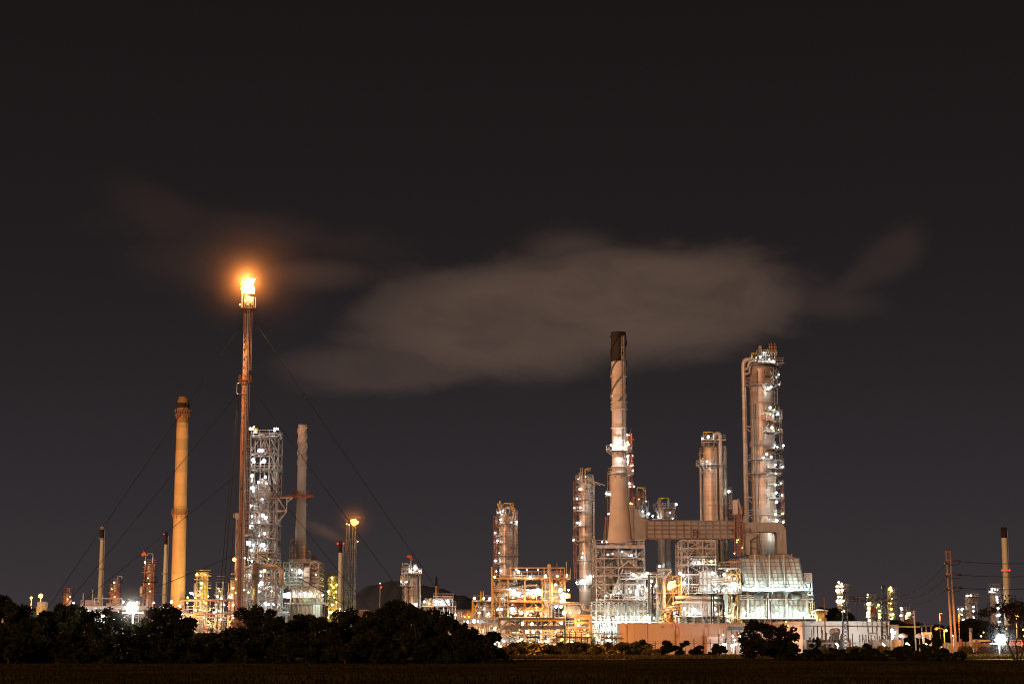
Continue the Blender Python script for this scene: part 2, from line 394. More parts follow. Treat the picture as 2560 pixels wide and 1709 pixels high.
def clutter(t, x0, x1, y0, y1, z0, z1, n, seed, mats=('pipe_clad', 'white_paint', 'galv', 'steel'), drums=.15, rmax=.32):
    """process piping: vertical and horizontal runs with elbows, valves and small drums"""
    g = random.Random(seed)
    for i in range(int(n*1.7)):
        k = g.random(); k = .5 if i > n else k; m = g.choice(mats); y = g.uniform(y0, y1)
        if k < drums:
            r = g.uniform(.45, .95); a = g.uniform(x0, x1-3); z = g.uniform(z0+1, z1-1)
            if g.random() < .5: drum(t, a, a+g.uniform(1.5, 3.5), y, z, r, m)
            else: drum(t, z-1, z+g.uniform(.5, 2), (a, y), 0, r, m, True, 'vessel')
        elif k < .25:
            # valve set: body with handwheel
            x = g.uniform(x0, x1); z = g.uniform(z0, z1-1); b = MB()
            b.tube([(x, y, z-.6), (x, y, z+.6)], .16, 6); b.tube([(x-.5, y, z), (x+.5, y, z)], .2, 6); b.lathe([(.0, 0), (.35, .0), (.35, .08), (0, .08)], 10, (x, y, z+.6)); t.part('valve', b, m)
        else:
            r = g.uniform(.09, rmax); a = g.uniform(x0, x1); c = a+g.choice((-1, 1))*g.uniform(.6, (x1-x0)*.5); c = min(max(c, x0), x1)
            za, zb, zc = sorted(g.uniform(z0, z1) for _ in range(3))
            if g.random() < .5: pts = [(a, y, za), (a, y, zb), (c, y, zb), (c, y, zc)]
            else: pts = [(x0 if g.random() < .5 else a, y, zb), (c, y, zb), (c, y+g.uniform(-1, 1), zb), (c, y+g.uniform(-1, 1), za)]
            if (Vector(pts[1])-Vector(pts[2])).length < .5: pts = [pts[0], pts[3]]
            t.pipe(pts, r, m, n=6)
def davit(t, vx0, vx1, vyt, vyb, y=-1.5, r=.13):
    x0, x1, zt, zb = t.x(vx0), t.x(vx1), t.z(vyt), t.z(vyb)
    b = MB(); b.tube([(x0, y, zb), (x0, y, zt)], r, 6); b.tube([(x0, y, zt), (x1, y, zt)], r, 6)
    b.tube([(x0, y, zt-1.2), (x0+(x1-x0)*.4, y, zt)], r*.7, 6); b.tube([(x1, y, zt), (x1, y, zt-.5)], r*.5, 5)
    t.part('davit', b, 'yellow')
def vessel(t, cx, cy, r, z0, z1, m='clad', name='vessel', head=True, rings=(), n=32, skirt=None):
    prof = [(r, z0), (r, z1)]
    if head: prof += [(r*.97, z1+r*.18), (r*.85, z1+r*.36), (r*.6, z1+r*.5), (r*.3, z1+r*.57), (.01, z1+r*.6)]
    b = MB().lathe(prof, n, (cx, cy, 0))
    o = t.part(name, b, m)
    for z in rings:
        q = MB().lathe([(r+.004, z-.12), (r+.16, z-.12), (r+.16, z+.12), (r+.004, z+.12)], n, (cx, cy, 0)); t.part('ring', q, 'steel', o)
    return o
def manhole(t, x, y, z, r=.6, m='pipe_clad'):
    r *= .5
    b = MB(); b.tube([(x, y, z), (x, y-.5, z)], r, 14); b.tube([(x, y-.5, z), (x, y-.65, z)], r*1.3, 14); b.tube([(x, y-.65, z), (x, y-.7, z)], r*.6, 10)
    t.part('manhole', b, m)
def ribbed(t, x0, x1, y0, y1, z0, z1, nx, nz, m='panel', name='casing', rib=.16, ny=3, x0t=None, x1t=None):
    """box with stiffener ribs; x0t/x1t give a narrower top"""
    x0t = x0 if x0t is None else x0t; x1t = x1 if x1t is None else x1t
    b = MB(); b.add([(x0, y0, z0), (x1, y0, z0), (x1, y1, z0), (x0, y1, z0), (x0t, y0, z1), (x1t, y0, z1), (x1t, y1, z1), (x0t, y1, z1)],
                    [(0, 3, 2, 1), (4, 5, 6, 7), (0, 1, 5, 4), (1, 2, 6, 5), (2, 3, 7, 6), (3, 0, 4, 7)])
    L = lambda u, v: (x0+(x0t-x0)*v)*(1-u)+(x1+(x1t-x1)*v)*u
    rib *= 1.5; q = rib/2
    for i in range(nx+1):
        u = i/nx; b.beam((L(u, 0), y0-q+.003, z0), (L(u, 1), y0-q+.003, z1), rib*.8, rib, 1)
    for j in range(nz+1):
        v = j/nz; z = z0+(z1-z0)*v; b.beam((L(0, v)-rib, y0-q, z), (L(1, v)+rib, y0-q, z), rib*1.1, rib*.9, 1)
        for u, sx in ((0, -1), (1, 1)): b.beam((L(u, v)+sx*q, y0, z), (L(u, v)+sx*q, y1, z), rib, rib*.9, 1)
    for k in range(ny+1):
        y = y0+(y1-y0)*k/ny
        for u, sx in ((0, -1), (1, 1)): b.beam((L(u, 0)+sx*q, y, z0), (L(u, 1)+sx*q, y, z1), rib, rib*.8, 1)
    return t.part(name, b, [m, 'rib'])

# ================================================================ terrain
def ground():
    m = mat('field', (.075, .058, .014), .95, 0, .5, .05, (.035, .03, .008))
    t = m.node_tree; b = t.nodes['Principled BSDF']
    nz = N(t, 'ShaderNodeTexNoise'); nz.inputs['Scale'].default_value = 1.6; nz.inputs['Detail'].default_value = 8
    tc = N(t, 'ShaderNodeTexCoord'); t.links.new(tc.outputs['Object'], nz.inputs['Vector'])
    bp = N(t, 'ShaderNodeBump'); bp.inputs['Strength'].default_value = 1; bp.inputs['Distance'].default_value = .5; b.inputs['Specular IOR Level'].default_value = .0
    t.links.new(nz.outputs[0], bp.inputs['Height']); t.links.new(bp.outputs[0], b.inputs['Normal'])
    g = MB(); n = 60
    xs = [-9000, -2000, -700]+[-400+i*20 for i in range(41)]+[700, 2000, 9000]
    ys = [-200, 0, 60]+[90+i*8 for i in range(50)]+[600, 900, 2000, 5000, 16000]
    r = random.Random(5)
    vs = [(x, y, (-.1-.2*r.random()) if 90 < y < 340 and abs(x) < 400 else 0.0) for y in ys for x in xs]
    W = len(xs)
    g.add(vs, [(j*W+i, j*W+i+1, (j+1)*W+i+1, (j+1)*W+i) for j in range(len(ys)-1) for i in range(W-1)], 0, True)
    o = g.build('ground', 'field'); o['kind'] = 'structure'
    # yard paving of the plant, one sheet above the ground
    p = MB(); p.add([(-300, 376, .03), (300, 376, .03), (300, 700, .03), (-300, 700, .03)], [(0, 1, 2, 3)])
    mat('yard', (.22, .20, .18), .85, 0, .2, .1, (.12, .11, .1))
    o = p.build('pavement', 'yard'); o['kind'] = 'structure'
    # far ridge
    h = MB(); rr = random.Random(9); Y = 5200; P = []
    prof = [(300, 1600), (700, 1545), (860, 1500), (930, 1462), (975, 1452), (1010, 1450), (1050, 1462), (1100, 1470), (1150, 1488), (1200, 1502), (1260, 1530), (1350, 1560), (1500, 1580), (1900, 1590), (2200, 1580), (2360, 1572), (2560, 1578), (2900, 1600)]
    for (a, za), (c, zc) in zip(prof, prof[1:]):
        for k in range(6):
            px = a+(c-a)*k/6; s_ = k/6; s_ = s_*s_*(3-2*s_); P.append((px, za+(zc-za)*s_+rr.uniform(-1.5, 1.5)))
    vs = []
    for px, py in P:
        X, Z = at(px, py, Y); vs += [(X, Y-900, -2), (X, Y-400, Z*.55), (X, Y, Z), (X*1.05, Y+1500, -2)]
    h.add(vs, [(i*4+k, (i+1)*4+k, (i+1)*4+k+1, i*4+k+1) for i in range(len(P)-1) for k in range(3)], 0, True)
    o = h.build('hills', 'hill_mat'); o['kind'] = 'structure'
ground()

# ================================================================ right-hand plant
def lit_column(name, label, view, x0, x1, ytop, Y, plats, rings=(), lamps=(), ladder=None, m='clad', r_extra=1.0, group=None, top=True, seed=1, yref=None, pipes=(), ladm='steel'):
    cx = (x0+x1)/2
    t = Thing(name, label, 'tower', view, cx, yref or (ytop+600), Y, group)
    r = t.w((x1-x0)/2)
    H = t.z(ytop)
    vessel(t, 0, 0, r, 0, H-r*.6, m, 'shell', True, [t.z(q) for q in rings])
    for q in plats:
        vy, kind, ext = q[:3]
        z = t.z(vy); e = t.w(ext)
        a0, a1 = {'F': (0, 360), 'L': (115, 265), 'R': (-85, 65), 'LF': (110, 340), 'RF': (-150, 70)}[kind]
        t.platform(z, r, r+e, a0, a1, m=q[3] if len(q) > 3 else 'steel')
    if ladder:
        for side, ya, yb in ladder:
            xx = (-r-.9) if side == 'L' else (r+.9)
            t.ladder(xx, -.3, t.z(yb), t.z(ya), ladm)
    for side, ya, yb, dx, rr in pipes:
        xx = t.x(dx)
        t.pipe([(xx, -.2, max(0, t.z(yb))), (xx, -.2, t.z(ya)+.0), ((xx*.3), -.2, t.z(ya)+.01)], rr, 'pipe_clad', 'side_pipe', 10)
        z = t.z(ya)-4; b = MB()
        while z > 4: b.beam((xx, -.2, z), (math.copysign(r*.98, xx), -.2, z), .18); b.beam((xx, -.2, z-.15), (math.copysign(r*.98, xx), -.2, z-1.4), .12); z -= 9
        t.part('pipe_bracket', b, 'steel')
    if top:
        g = random.Random(seed); b = MB()
        for i in range(7):
            x = g.uniform(-r, r); b.tube([(x, g.uniform(-r, 0), H-.3), (x+.01, -.4, H+g.uniform(.6, 2.4))], g.uniform(.05, .16), 5)
        t.part('vent_pipe', b, 'galv')
    t.lamps(lamps)
    return t, r, H

# --- column left of the bright frame
t, r, H = lit_column('distillation_column', 'tall silver column at the left of the orange frame, with yellow davit on its head', 'G', 345, 480, 165, 452,
    [(172, 'F', 28), (272, 'F', 36), (388, 'L', 34), (462, 'L', 26), (582, 'L', 40), (655, 'L', 46), (578, 'R', 60), (490, 'R', 50)],
    rings=[394, 598, 270], lamps=[(303, 357), (327, 435), (310, 630), (317, 733), (366, 730), (420, 715), (375, 140), (395, 250), (520, 245), (355, 225), (345, 555, 'white', .2, -3), (330, 160, 'white', .25)],
    ladder=[('L', 190, 800)], yref=500, ladm='rust_steel')
t.pipe([(t.x(511), -.2, 2), (t.x(511), -.2, t.z(145)), (t.x(470), -.2, t.z(112)), (t.x(400), -.2, t.z(108)), (t.x(400), -.2, t.z(160))], .95, 'pipe_clad', 'overhead_pipe', 14)
t.pipe([(t.x(365), -2, t.z(150)), (t.x(375), -2, t.z(96)), (t.x(355), -2, t.z(90)), (t.x(353), -2, t.z(50))], .6, 'pipe_clad', 'overhead_pipe', 10)
t.pipe([(t.x(400), -3.2, t.z(270)), (t.x(400), -3.2, t.z(130))], .35); t.pipe([(t.x(497), -3, t.z(270)), (t.x(480), -3, t.z(130))], .3)
davit(t, 482, 392, 78, 250, -3); davit(t, 338, 330, 80, 125, -3)
manhole(t, t.x(435), -r*.95, t.z(225), .9); t.ladder(t.x(490), -1.5, t.z(760), t.z(280), 'steel')

# --- second column, right of it
t, r, H = lit_column('distillation_column', 'slender silver column between the orange frame and the giant tapered chimney', 'H', 142, 240, 195, 456,
    [(180, 'F', 22), (265, 'F', 20), (330, 'LF', 25), (415, 'L', 40), (530, 'L', 28), (640, 'L', 50), (660, 'R', 30), (785, 'F', 20), (965, 'F', 22)],
    rings=[440, 525, 608, 645, 790], lamps=[(128, 320), (175, 310, 'white', .5), (132, 503), (103, 632), (122, 950), (168, 940, 'white', .55, -4), (165, 760, 'white', .4, -4), (225, 905, 'white', .4, -3), (150, 245), (195, 155), (110, 390, 'white', .2), (155, 385, 'white', .3, -3), (250, 905), (140, 175, 'white', .3), (170, 730, 'white', .25, -4.5)],
    ladder=[('L', 190, 930)], yref=600, pipes=[('R', 170, 1000, 257, .5)], ladm='rust_steel')
davit(t, 188, 210, 105, 260, -3)
t.ladder(t.x(160), -3.6, t.z(260), t.z(95), 'galv', False)
b = MB()
for i in range(5): b.beam((t.x(200), -2.5, t.z(175)+i*.01), (t.x(200)+i*1.1, -2.2, t.z(225)), .14)
rail_rect(b, t.x(196), t.x(232), -4, -1, t.z(135)); t.part('top_frame', b, 'galv')
t.ladder(t.x(245), -.5, 3, t.z(200), 'galv', False)

# --- giant tapered chimney
t = Thing('chimney', 'giant tapered chimney with black top, spiral strakes and white floodlit ring', 'chimney', 'I', 190, 700, 436)
prof = [(90.5, 1505), (78, 1380), (67, 1240), (56.5, 1080), (53.5, 1020), (53, 860), (51.5, 700), (51, 500), (50.8, 236)]
t.part('shell', MB().lathe([(t.w(r_), t.z(y_)) for r_, y_ in prof], 48), 'stack_white')
t.part('top_section', MB().lathe([(t.w(52), t.z(236)-.02), (t.w(52.5), t.z(236)+.3), (t.w(51.5), t.z(50)), (t.w(53.5), t.z(48)), (t.w(53), t.z(30)), (t.w(44), t.z(30)), (t.w(43), t.z(60)), (.01, t.z(70))], 48), 'soot')
for vy in (470, 482, 521, 545, 565, 570, 700, 972, 1018, 340, 60): 
    rr = t.w(58 if vy == 1018 else 54.5)
    t.part('ring', MB().lathe([(rr-.45, t.z(vy)-.15), (rr+.15, t.z(vy)-.15), (rr+.15, t.z(vy)+.15), (rr-.45, t.z(vy)+.15)], 48), 'stack_white' if vy != 60 else 'soot')
for k in range(3):
    pts = []
    for i in range(41):
        f = i/40; a = k*2*pi/3+f*2*pi*1.02+.4; z = t.z(520)+(t.z(62)-t.z(520))*f; pts.append((t.w(55)*cos(a), t.w(55)*sin(a), z))
    t.part('strake', MB().tube(pts[:26], .19, 6), 'dark_steel'); t.part('strake', MB().tube(pts[25:], .2, 6), 'soot')
t.platform(t.z(858), t.w(53), t.w(94), 0, 360); t.platform(t.z(1020), t.w(56), t.w(100), -120, 60)
t.lamps([(134, 818, 'warm', .35, -1.5), (255, 815, 'warm', .35, -1.5)])
for a in (-112, -92, -72):   # floodlights on the ring platform, washing the shell
    x_, y_ = t.w(82)*cos(radians(a)), t.w(82)*sin(radians(a))
    o = bpy.data.objects.new('floodlight', lamp_mesh('white', .22)); col.objects.link(o); o.parent = t.root; o.location = (x_, y_, t.z(846)); lamp_light(t.root, (x_*1.12, y_*1.12-.5, t.z(847)), 'white', 1.0, .55)
t.ladder(t.w(30), -t.w(47), t.z(1000), t.z(60), 'steel', True, .4)
ladr = MB()
for x_ in (18, 36): ladr.tube([(t.w(x_), -t.w(52), t.z(850)), (t.w(x_), -t.w(50), t.z(110))], .06, 5)
t.part('conduit', ladr, 'galv')

# --- red-lit ladder tower hidden behind the chimney
t = Thing('ladder_tower', 'narrow red ladder tower with stacked lit landings peeking out right of the giant chimney', 'tower', 'I', 262, 1000, 452)
vessel(t, t.x(245), 0, t.w(18), 0, t.z(745), 'clad', 'shell')
b = MB()
for x_ in (258, 278):
    for y_ in (-1, 1): b.beam((t.x(x_), y_, 0), (t.x(x_), y_, t.z(745)), .16)
z = 2
while z < t.z(750): b.beam((t.x(258), -1, z), (t.x(278), -1, z+1.5), .1); b.beam((t.x(258), -1, z), (t.x(278), -1, z), .1); z += 1.5
t.part('frame', b, 'red_paint')
for vy in (780, 822, 910, 965, 1015, 1120, 1240): deck(t, t.x(252), t.x(291), -2.2, 1, t.z(vy), 'red_paint')
t.lamps([(248, 745, 'warm', .3), (262, 748, 'warm', .3), (252, 800, 'warm', .4, -1.5), (262, 812, 'warm', .3), (250, 895, 'white', .45, -1.6), (285, 893, 'warm', .28), (286, 960, 'warm', .3), (272, 962, 'warm', .35), (284, 995, 'white', .3), (262, 1085, 'white', .5, -1.6), (293, 1108, 'white', .38), (265, 1110, 'warm', .3), (268, 1225, 'sodium', .35), (280, 1232, 'warm', .3), (250, 935, 'white', .35, -1.5)])
t.pipe([(t.x(262), -1.2, t.z(740)), (t.x(278), -1.2, t.z(740)), (t.x(278), -1.2, t.z(785)), (t.x(262), -1.2, t.z(785))], .16, 'galv')

# --- slim column peeking out left of the chimney
t = Thing('ladder_tower', 'thin brown ladder tower with white lamp peeking out at left behind the giant chimney', 'tower', 'I', 121, 1200, 450)
vessel(t, t.x(140), 0, t.w(16), 0, t.z(1000), 'clad_worn', 'shell')
t.ladder(t.x(119), 0, 2, t.z(1000), 'rust_steel', True, t.w(18)); deck(t, t.x(108), t.x(140), -1.5, 1, t.z(1020), 'steel')
deck(t, t.x(92), t.x(135), -2, 1, t.z(1180), 'steel'); deck(t, t.x(108), t.x(130), -2, 1, t.z(1310), 'rust_steel')
b = MB(); b.beam((t.x(95), 0, t.z(1320)), (t.x(90), 0, t.z(1500)), .3); b.beam((t.x(108), 0, t.z(1320)), (t.x(112), 0, t.z(1500)), .3); b.beam((t.x(95), 0, t.z(1340)), (t.x(75), 0, t.z(1490)), .15); t.part('leg', b, 'rust_steel')
t.lamps([(100, 1157, 'white', .5), (118, 1160, 'white', .35), (115, 1298, 'warm', .3), (69, 1495, 'warm', .38), (100, 1497, 'warm', .3)])

# --- columns behind the duct
t, r, H = lit_column('process_column', 'short column with tall yellow davit just right of the giant chimney', 'I', 312, 368, 1200, 458,
    [(1190, 'F', 20, 'rust_steel'), (1245, 'RF', 32), (1325, 'RF', 30)], lamps=[(398, 1298, 'white', .36), (380, 1210, 'white', .22), (355, 1280, 'white', .3, -3.5), (330, 1195, 'warm', .2)], yref=1300, seed=4)
davit(t, 371, 314, 1120, 1230, -2); t.pipe([(t.x(295), -.3, t.z(1480)), (t.x(295), -.3, t.z(1175)), (t.x(340), -.3, t.z(1168)), (t.x(345), -.3, t.z(1200))], .55, 'clad_worn')
vessel(t, t.x(387), 0, t.w(9), t.z(1330), t.z(1250), 'clad', 'vessel'); manhole(t, t.x(340), -r, t.z(1225), .5)

t, r, H = lit_column('process_column', 'wide headed column behind the duct, its yellow davit reaching right over a railed round deck', 'J', 127, 232, 600, 462,
    [(612, 'F', 32), (692, 'LF', 40), (1045, 'F', 10)], rings=[910, 1000], lamps=[(266, 581, 'white', .42), (93, 665, 'white', .42), (132, 672, 'white', .3, -2), (238, 685, 'white', .28), (140, 1030, 'white', .5, -4), (222, 640, 'white', .25, -3)], yref=800, seed=6, m='clad')
davit(t, 135, 200, 542, 680, -3); manhole(t, t.x(195), -r, t.z(657), .9)
t.pipe([(t.x(167), -r-.4, 3), (t.x(167), -r-.4, t.z(590))], .75, 'pipe_clad', 'side_pipe', 12)
b = MB(); [b.beam((t.x(x_), -1, t.z(622)), (t.x(x_), -1, t.z(700)), .12) for x_ in (235, 243, 252)]; [b.beam((t.x(235), -1, t.z(y_)), (t.x(252), -1, t.z(y_)), .1) for y_ in range(625, 700, 7)]; t.part('ladder', b, 'steel')

# --- twin fat columns
t, r, H = lit_column('twin_column', 'pair of broad joined columns with a thick pipe between them, left of the tallest column', 'J', 458, 580, 150, 458,
    [(135, 'F', 8), (300, 'LF', 50)], rings=[360, 590], lamps=[(462, 102, 'white', .42), (502, 92, 'white', .5), (460, 100, 'white', .2), (490, 270, 'white', .45, -5), (548, 85, 'white', .5), (645, 488, 'white', .55), (530, 1080, 'white', .5, -5), (605, 1085, 'white', .5, -5), (560, 500, 'white', .0001)], yref=500, seed=8, m='clad_worn')
x2 = t.x(607); r2 = t.w(32)
vessel(t, x2, 1, r2, 0, t.z(165), 'clad_worn', 'shell', True, [t.z(360), t.z(590)])
t.pipe([(t.x(584), -r*.75, 3), (t.x(584), -r*.75, t.z(80)), (t.x(560), -r*.75, t.z(68)), (t.x(545), -r*.75, t.z(90)), (t.x(545), -r*.75, t.z(130))], .95, 'pipe_clad', 'side_pipe', 14)
t.pipe([(t.x(500), -r-.3, t.z(318)), (t.x(550), -r-.3, t.z(318)), (t.x(550), -r-.3, 3)], .25, 'pipe_clad')
t.pipe([(t.x(440), -.5, 5), (t.x(440), -.5, t.z(180))], .5, 'pipe_clad', 'side_pipe', 10); t.pipe([(t.x(452), .5, 5), (t.x(452), .5, t.z(200))], .3, 'steel')
b = MB(); b.box(t.x(455), t.x(625), -r*1.05, r, t.z(120)-.15, t.z(120)+.1); rail_rect(b, t.x(455), t.x(625), -r*1.05, r, t.z(120)); t.part('platform', b, 'steel')
davit(t, 463, 533, 63, 118, -r*.9); manhole(t, t.x(455), -r*.5, t.z(270), 1.2)
deck(t, t.x(430), t.x(452), -1.5, 1, t.z(215)); deck(t, t.x(638), t.x(668), -2, 1, t.z(610)); deck(t, t.x(640), t.x(665), -2, 1, t.z(500)); t.ladder(t.x(655), 0, t.z(620), t.z(480), 'steel')
b = MB(); [b.beam((t.x(q), -3, t.z(300)), (t.x(q+35), -2, t.z(355)), .14) for q in (415, 440, 470)]; t.part('bracket', b, 'steel')

# --- giant column at the right
t, r, H = lit_column('distillation_column', 'tallest rightmost column, floodlit landings down its right side and thick bent pipe on its left', 'K', 158, 328, 190, 458,
    [(205, 'F', 12), (285, 'R', 45), (350, 'RF', 50), (530, 'R', 40), (600, 'R', 50), (680, 'R', 46), (800, 'R', 60), (870, 'RF', 50), (935, 'R', 62), (965, 'RF', 50), (1045, 'R', 56), (1140, 'R', 56), (1255, 'RF', 54), (1320, 'R', 58)],
    rings=[225, 470, 745, 880, 990, 1215], yref=750, seed=12, m='clad_worn',
    lamps=[(330, 180, 'white', .6, -3), (365, 268), (350, 285, 'white', .3), (368, 340), (310, 355, 'white', .45, -5), (300, 500, 'white', .45, -6.5), (330, 515, 'yellow', .3, -4), (300, 545, 'white', .3, -6), (352, 545), (310, 640, 'white', .45, -6), (355, 655, 'warm', .3), (345, 775, 'white', .35), (386, 765, 'white', .4), (270, 825, 'white', .5, -8.2), (300, 845, 'white', .4, -7.5), (245, 850, 'white', .3, -8), (330, 900, 'white', .4, -4), (378, 914, 'white', .42), (330, 960, 'white', .4, -5), (365, 1028, 'warm', .32), (325, 1040, 'white', .5, -5.5), (370, 1112, 'white', .4), (330, 1095, 'white', .5, -5.5), (372, 1240, 'warm', .36), (330, 1160, 'white', .55, -5.5), (322, 1245, 'white', .45, -6), (375, 1300, 'warm', .36), (330, 1290, 'white', .5, -5.5), (325, 1390, 'white', .45, -4), (322, 1350, 'white', .35, -4),
           (265, 115, 'white', .5, -4), (240, 145, 'white', .35, -4), (350, 120, 'white', .25), (300, 165, 'white', .3, -4), (210, 150, 'warm', .2, -3)])
t.pipe([(t.x(118), -1, 3), (t.x(116), -1, t.z(205)), (t.x(125), -1, t.z(172)), (t.x(175), -1, t.z(165)), (t.x(200), -1, t.z(175))], 1.15, 'pipe_clad', 'overhead_pipe', 16)
t.pipe([(t.x(118), -2.2, t.z(240)), (t.x(140), -2.2, t.z(238)), (t.x(150), -2.2, t.z(190)), (t.x(185), -2.2, t.z(182)), (t.x(320), -2.2, t.z(190))], .6, 'pipe_clad', 'overhead_pipe', 12)
t.pipe([(t.x(118), -2.4, t.z(275)), (t.x(150), -2.4, t.z(272)), (t.x(156), -2.4, t.z(215))], .5, 'pipe_clad', 'overhead_pipe', 12)
for dx, ya, rr in ((165, 480, .32), (180, 480, .26), (200, 250, .22)): t.pipe([(t.x(dx), -r*.93-.2, 3), (t.x(dx), -r*.93-.2, t.z(ya))], rr, 'clad_worn')
t.pipe([(t.x(275), -r-.4, t.z(605)), (t.x(275), -r-.4, t.z(635)), (t.x(232), -r-.4, t.z(635)), (t.x(230), -r-.4, t.z(970)), (t.x(185), -r-.4, t.z(975)), (t.x(183), -r-.4, 5)], .3, 'pipe_clad')
t.pipe([(t.x(230), -r-.5, t.z(800)), (t.x(320), -r*.8, t.z(802))], .25, 'galv')
manhole(t, t.x(270), -r*.9, t.z(358), 1.9); manhole(t, t.x(310), -r*.85, t.z(1235), .7)
b = MB()
for vy in (298, 635, 978, 1130): b.beam((t.x(104), -1, t.z(vy)), (t.x(170), -1, t.z(vy)), .25); b.beam((t.x(122), -1, t.z(vy+5)), (t.x(155), -1, t.z(vy+38)), .18)
t.part('pipe_bracket', b, 'clad_worn')
b = MB(); b.lathe([(r+.02, t.z(778)), (r+.28, t.z(772)), (r+.28, t.z(740)), (r+.02, t.z(736))], 32); t.part('stiffener', b, 'steel')
b = MB(); b.box(t.x(228), t.x(285), -r-1.2, -r*.6, t.z(600), t.z(562)); t.part('panel_box', b, 'rust_steel')
deck(t, t.x(200), t.x(388), -4.5, 3, t.z(205), 'steel'); deck(t, t.x(205), t.x(285), -4, 3, t.z(150)); deck(t, t.x(285), t.x(345), -4, 3, t.z(130), rm='yellow')
t.ladder(t.x(345), -1, t.z(205), t.z(110), 'yellow', False)
for i, (xa, ya, yb) in enumerate([(298, 205, 60), (312, 205, 58), (333, 205, 60), (220, 160, 92), (235, 155, 95)]):
    t.pipe([(t.x(xa), -2-.3*i, t.z(ya)), (t.x(xa), -2-.3*i, t.z(yb))], .35 if i < 3 else .18, 'rust_pipe' if i < 3 else 'galv')
clutter(t, t.x(205), t.x(340), -4, 1, t.z(195), t.z(95), 12, 41, rmax=.22)
davit(t, 165, 210, 133, 180, -3)
t.ladder(t.x(337), -1.2, t.z(480), t.z(205), 'steel', False, .8)
for ya, yb in ((640, 520), (800, 650), (960, 860), (1300, 1040)): t.ladder(t.x(368), -.8, t.z(yb+100 if False else ya), t.z(yb), 'rust_steel' if ya > 1000 else 'steel')
davit(t, 345, 388, 195, 205, -1)

# ================================================================ big duct (chimney to heaters)
t = Thing('flue_duct', 'long ribbed square flue duct crossing from giant chimney toward the rightmost column', 'duct', 'J', 330, 765, 431, zbase=0)
ribbed(t, t.x(52), t.x(686), 0, 5.5, t.z(828), t.z(702), 12, 4, 'duct_paint', 'duct_body', .22)
# inlet box at the chimney with slanted shoulder
I2J = lambda x, y: ((1480+x*.35714-1600)/.34437, (820+y*.35714-1060)/.34437)
p = [I2J(*q) for q in ((303, 1478), (365, 1478), (388, 1460), (388, 1345), (345, 1328), (303, 1262))]
b = MB(); n = len(p); P3 = [(t.x(a), t.z(c)) for a, c in p]
b.add([(x, 0.3, z) for x, z in P3]+[(x, 5.2, z) for x, z in P3], [tuple(range(n)), tuple(range(2*n-1, n-1, -1))]+[(i+n, (i+1) % n+n, (i+1) % n, i) for i in range(n)])
for i in range(n): b.beam((P3[i][0], .2, P3[i][1]), (P3[(i+1) % n][0], .2, P3[(i+1) % n][1]), .28)
for fx in (303, 325, 345, 366):
    X_ = t.x(I2J(fx, 0)[0]); b.beam((X_, .15, t.z(I2J(0, 1476)[1])), (X_, .15, t.z(I2J(0, 1262+(fx-303)*1.35)[1])), .2)
for fy in (1310, 1345, 1385, 1425): b.beam((t.x(I2J(303, 0)[0]), .14, t.z(I2J(0, fy)[1])), (t.x(I2J(340 if fy < 1320 else 388, 0)[0]), .14, t.z(I2J(0, fy)[1])), .2)
t.part('duct_body', b, 'duct_paint')
b = MB(); b.box(t.x(I2J(293, 0)[0]), t.x(I2J(303, 0)[0])-.02, .5, 5, t.z(I2J(0, 1480)[1]), t.z(I2J(0, 1258)[1])); t.part('flange', b, 'dark_steel')
b = MB()   # expansion joint louvres against the chimney
for i in range(12):
    z = t.z(I2J(0, 1470-i*19)[1]); b.box(t.x(I2J(285-i*1.75, 0)[0]), t.x(I2J(292, 0)[0]), .8, 4.6, z, z+.75)
t.part('expansion_joint', b, 'duct_paint')
K2J = lambda x, y: ((1820+x*.35714-1600)/.34437, (840+y*.35714-1060)/.34437)
def K(x, y): a, c = K2J(x, y); return t.x(a), t.z(c)
xa, za = K(8, 1425); xb, zb = K(360, 1305)
# right run with rounded elbow
pts_o = [K(105, 1306), K(330, 1306), K(362, 1311), K(388, 1330), K(401, 1360), K(403, 1520)]
pts_i = [K(105, 1365), K(325, 1365), K(338, 1368), K(345, 1375), K(348, 1385), K(348, 1520)]
b = MB()
for d0, d1 in ((0, 5.5),):
    n = len(pts_o); V_ = [(x, d0, z) for x, z in pts_o]+[(x, d0, z) for x, z in pts_i]+[(x, d1, z) for x, z in pts_o]+[(x, d1, z) for x, z in pts_i]
    fs = []
    for i in range(n-1): fs += [(i, i+1, n+i+1, n+i), (2*n+i+1, 2*n+i, 3*n+i, 3*n+i+1), (2*n+i, 2*n+i+1, i+1, i), (n+i, n+i+1, 3*n+i+1, 3*n+i)]
    fs += [(0, n, 3*n, 2*n), (n-1, 3*n-1, 4*n-1, 2*n-1)]
    b.add(V_, fs)
for A_, B_ in ((pts_o, .0), (pts_i, .0)):
    for p_, q_ in zip(A_, A_[1:]): b.beam((p_[0], -.1, p_[1]), (q_[0], -.1, q_[1]), .25)
for vx in (150, 195, 242, 290, 335): p_, q_ = K(vx, 1306), K(vx, 1365); b.beam((p_[0], -.1, p_[1]), (q_[0], -.1, q_[1]), .22)
for vy in (1360, 1398, 1438, 1478): p_, q_ = K(348, vy), K(403, vy); b.beam((p_[0], -.1, p_[1]), (q_[0], -.1, q_[1]), .22)
p_, q_ = K(375, 1330), K(375, 1520); b.beam((p_[0], -.1, p_[1]), (q_[0], -.1, q_[1]), .2)
p_, q_ = K(345, 1368), K(385, 1325); b.beam((p_[0], -.12, p_[1]), (q_[0], -.12, q_[1]), .22)
t.part('duct_elbow', b, 'duct_paint')
p = [K(105, 1366), K(200, 1366), K(200, 1395), K(150, 1425), K(150, 1525), K(115, 1525), K(105, 1430)]
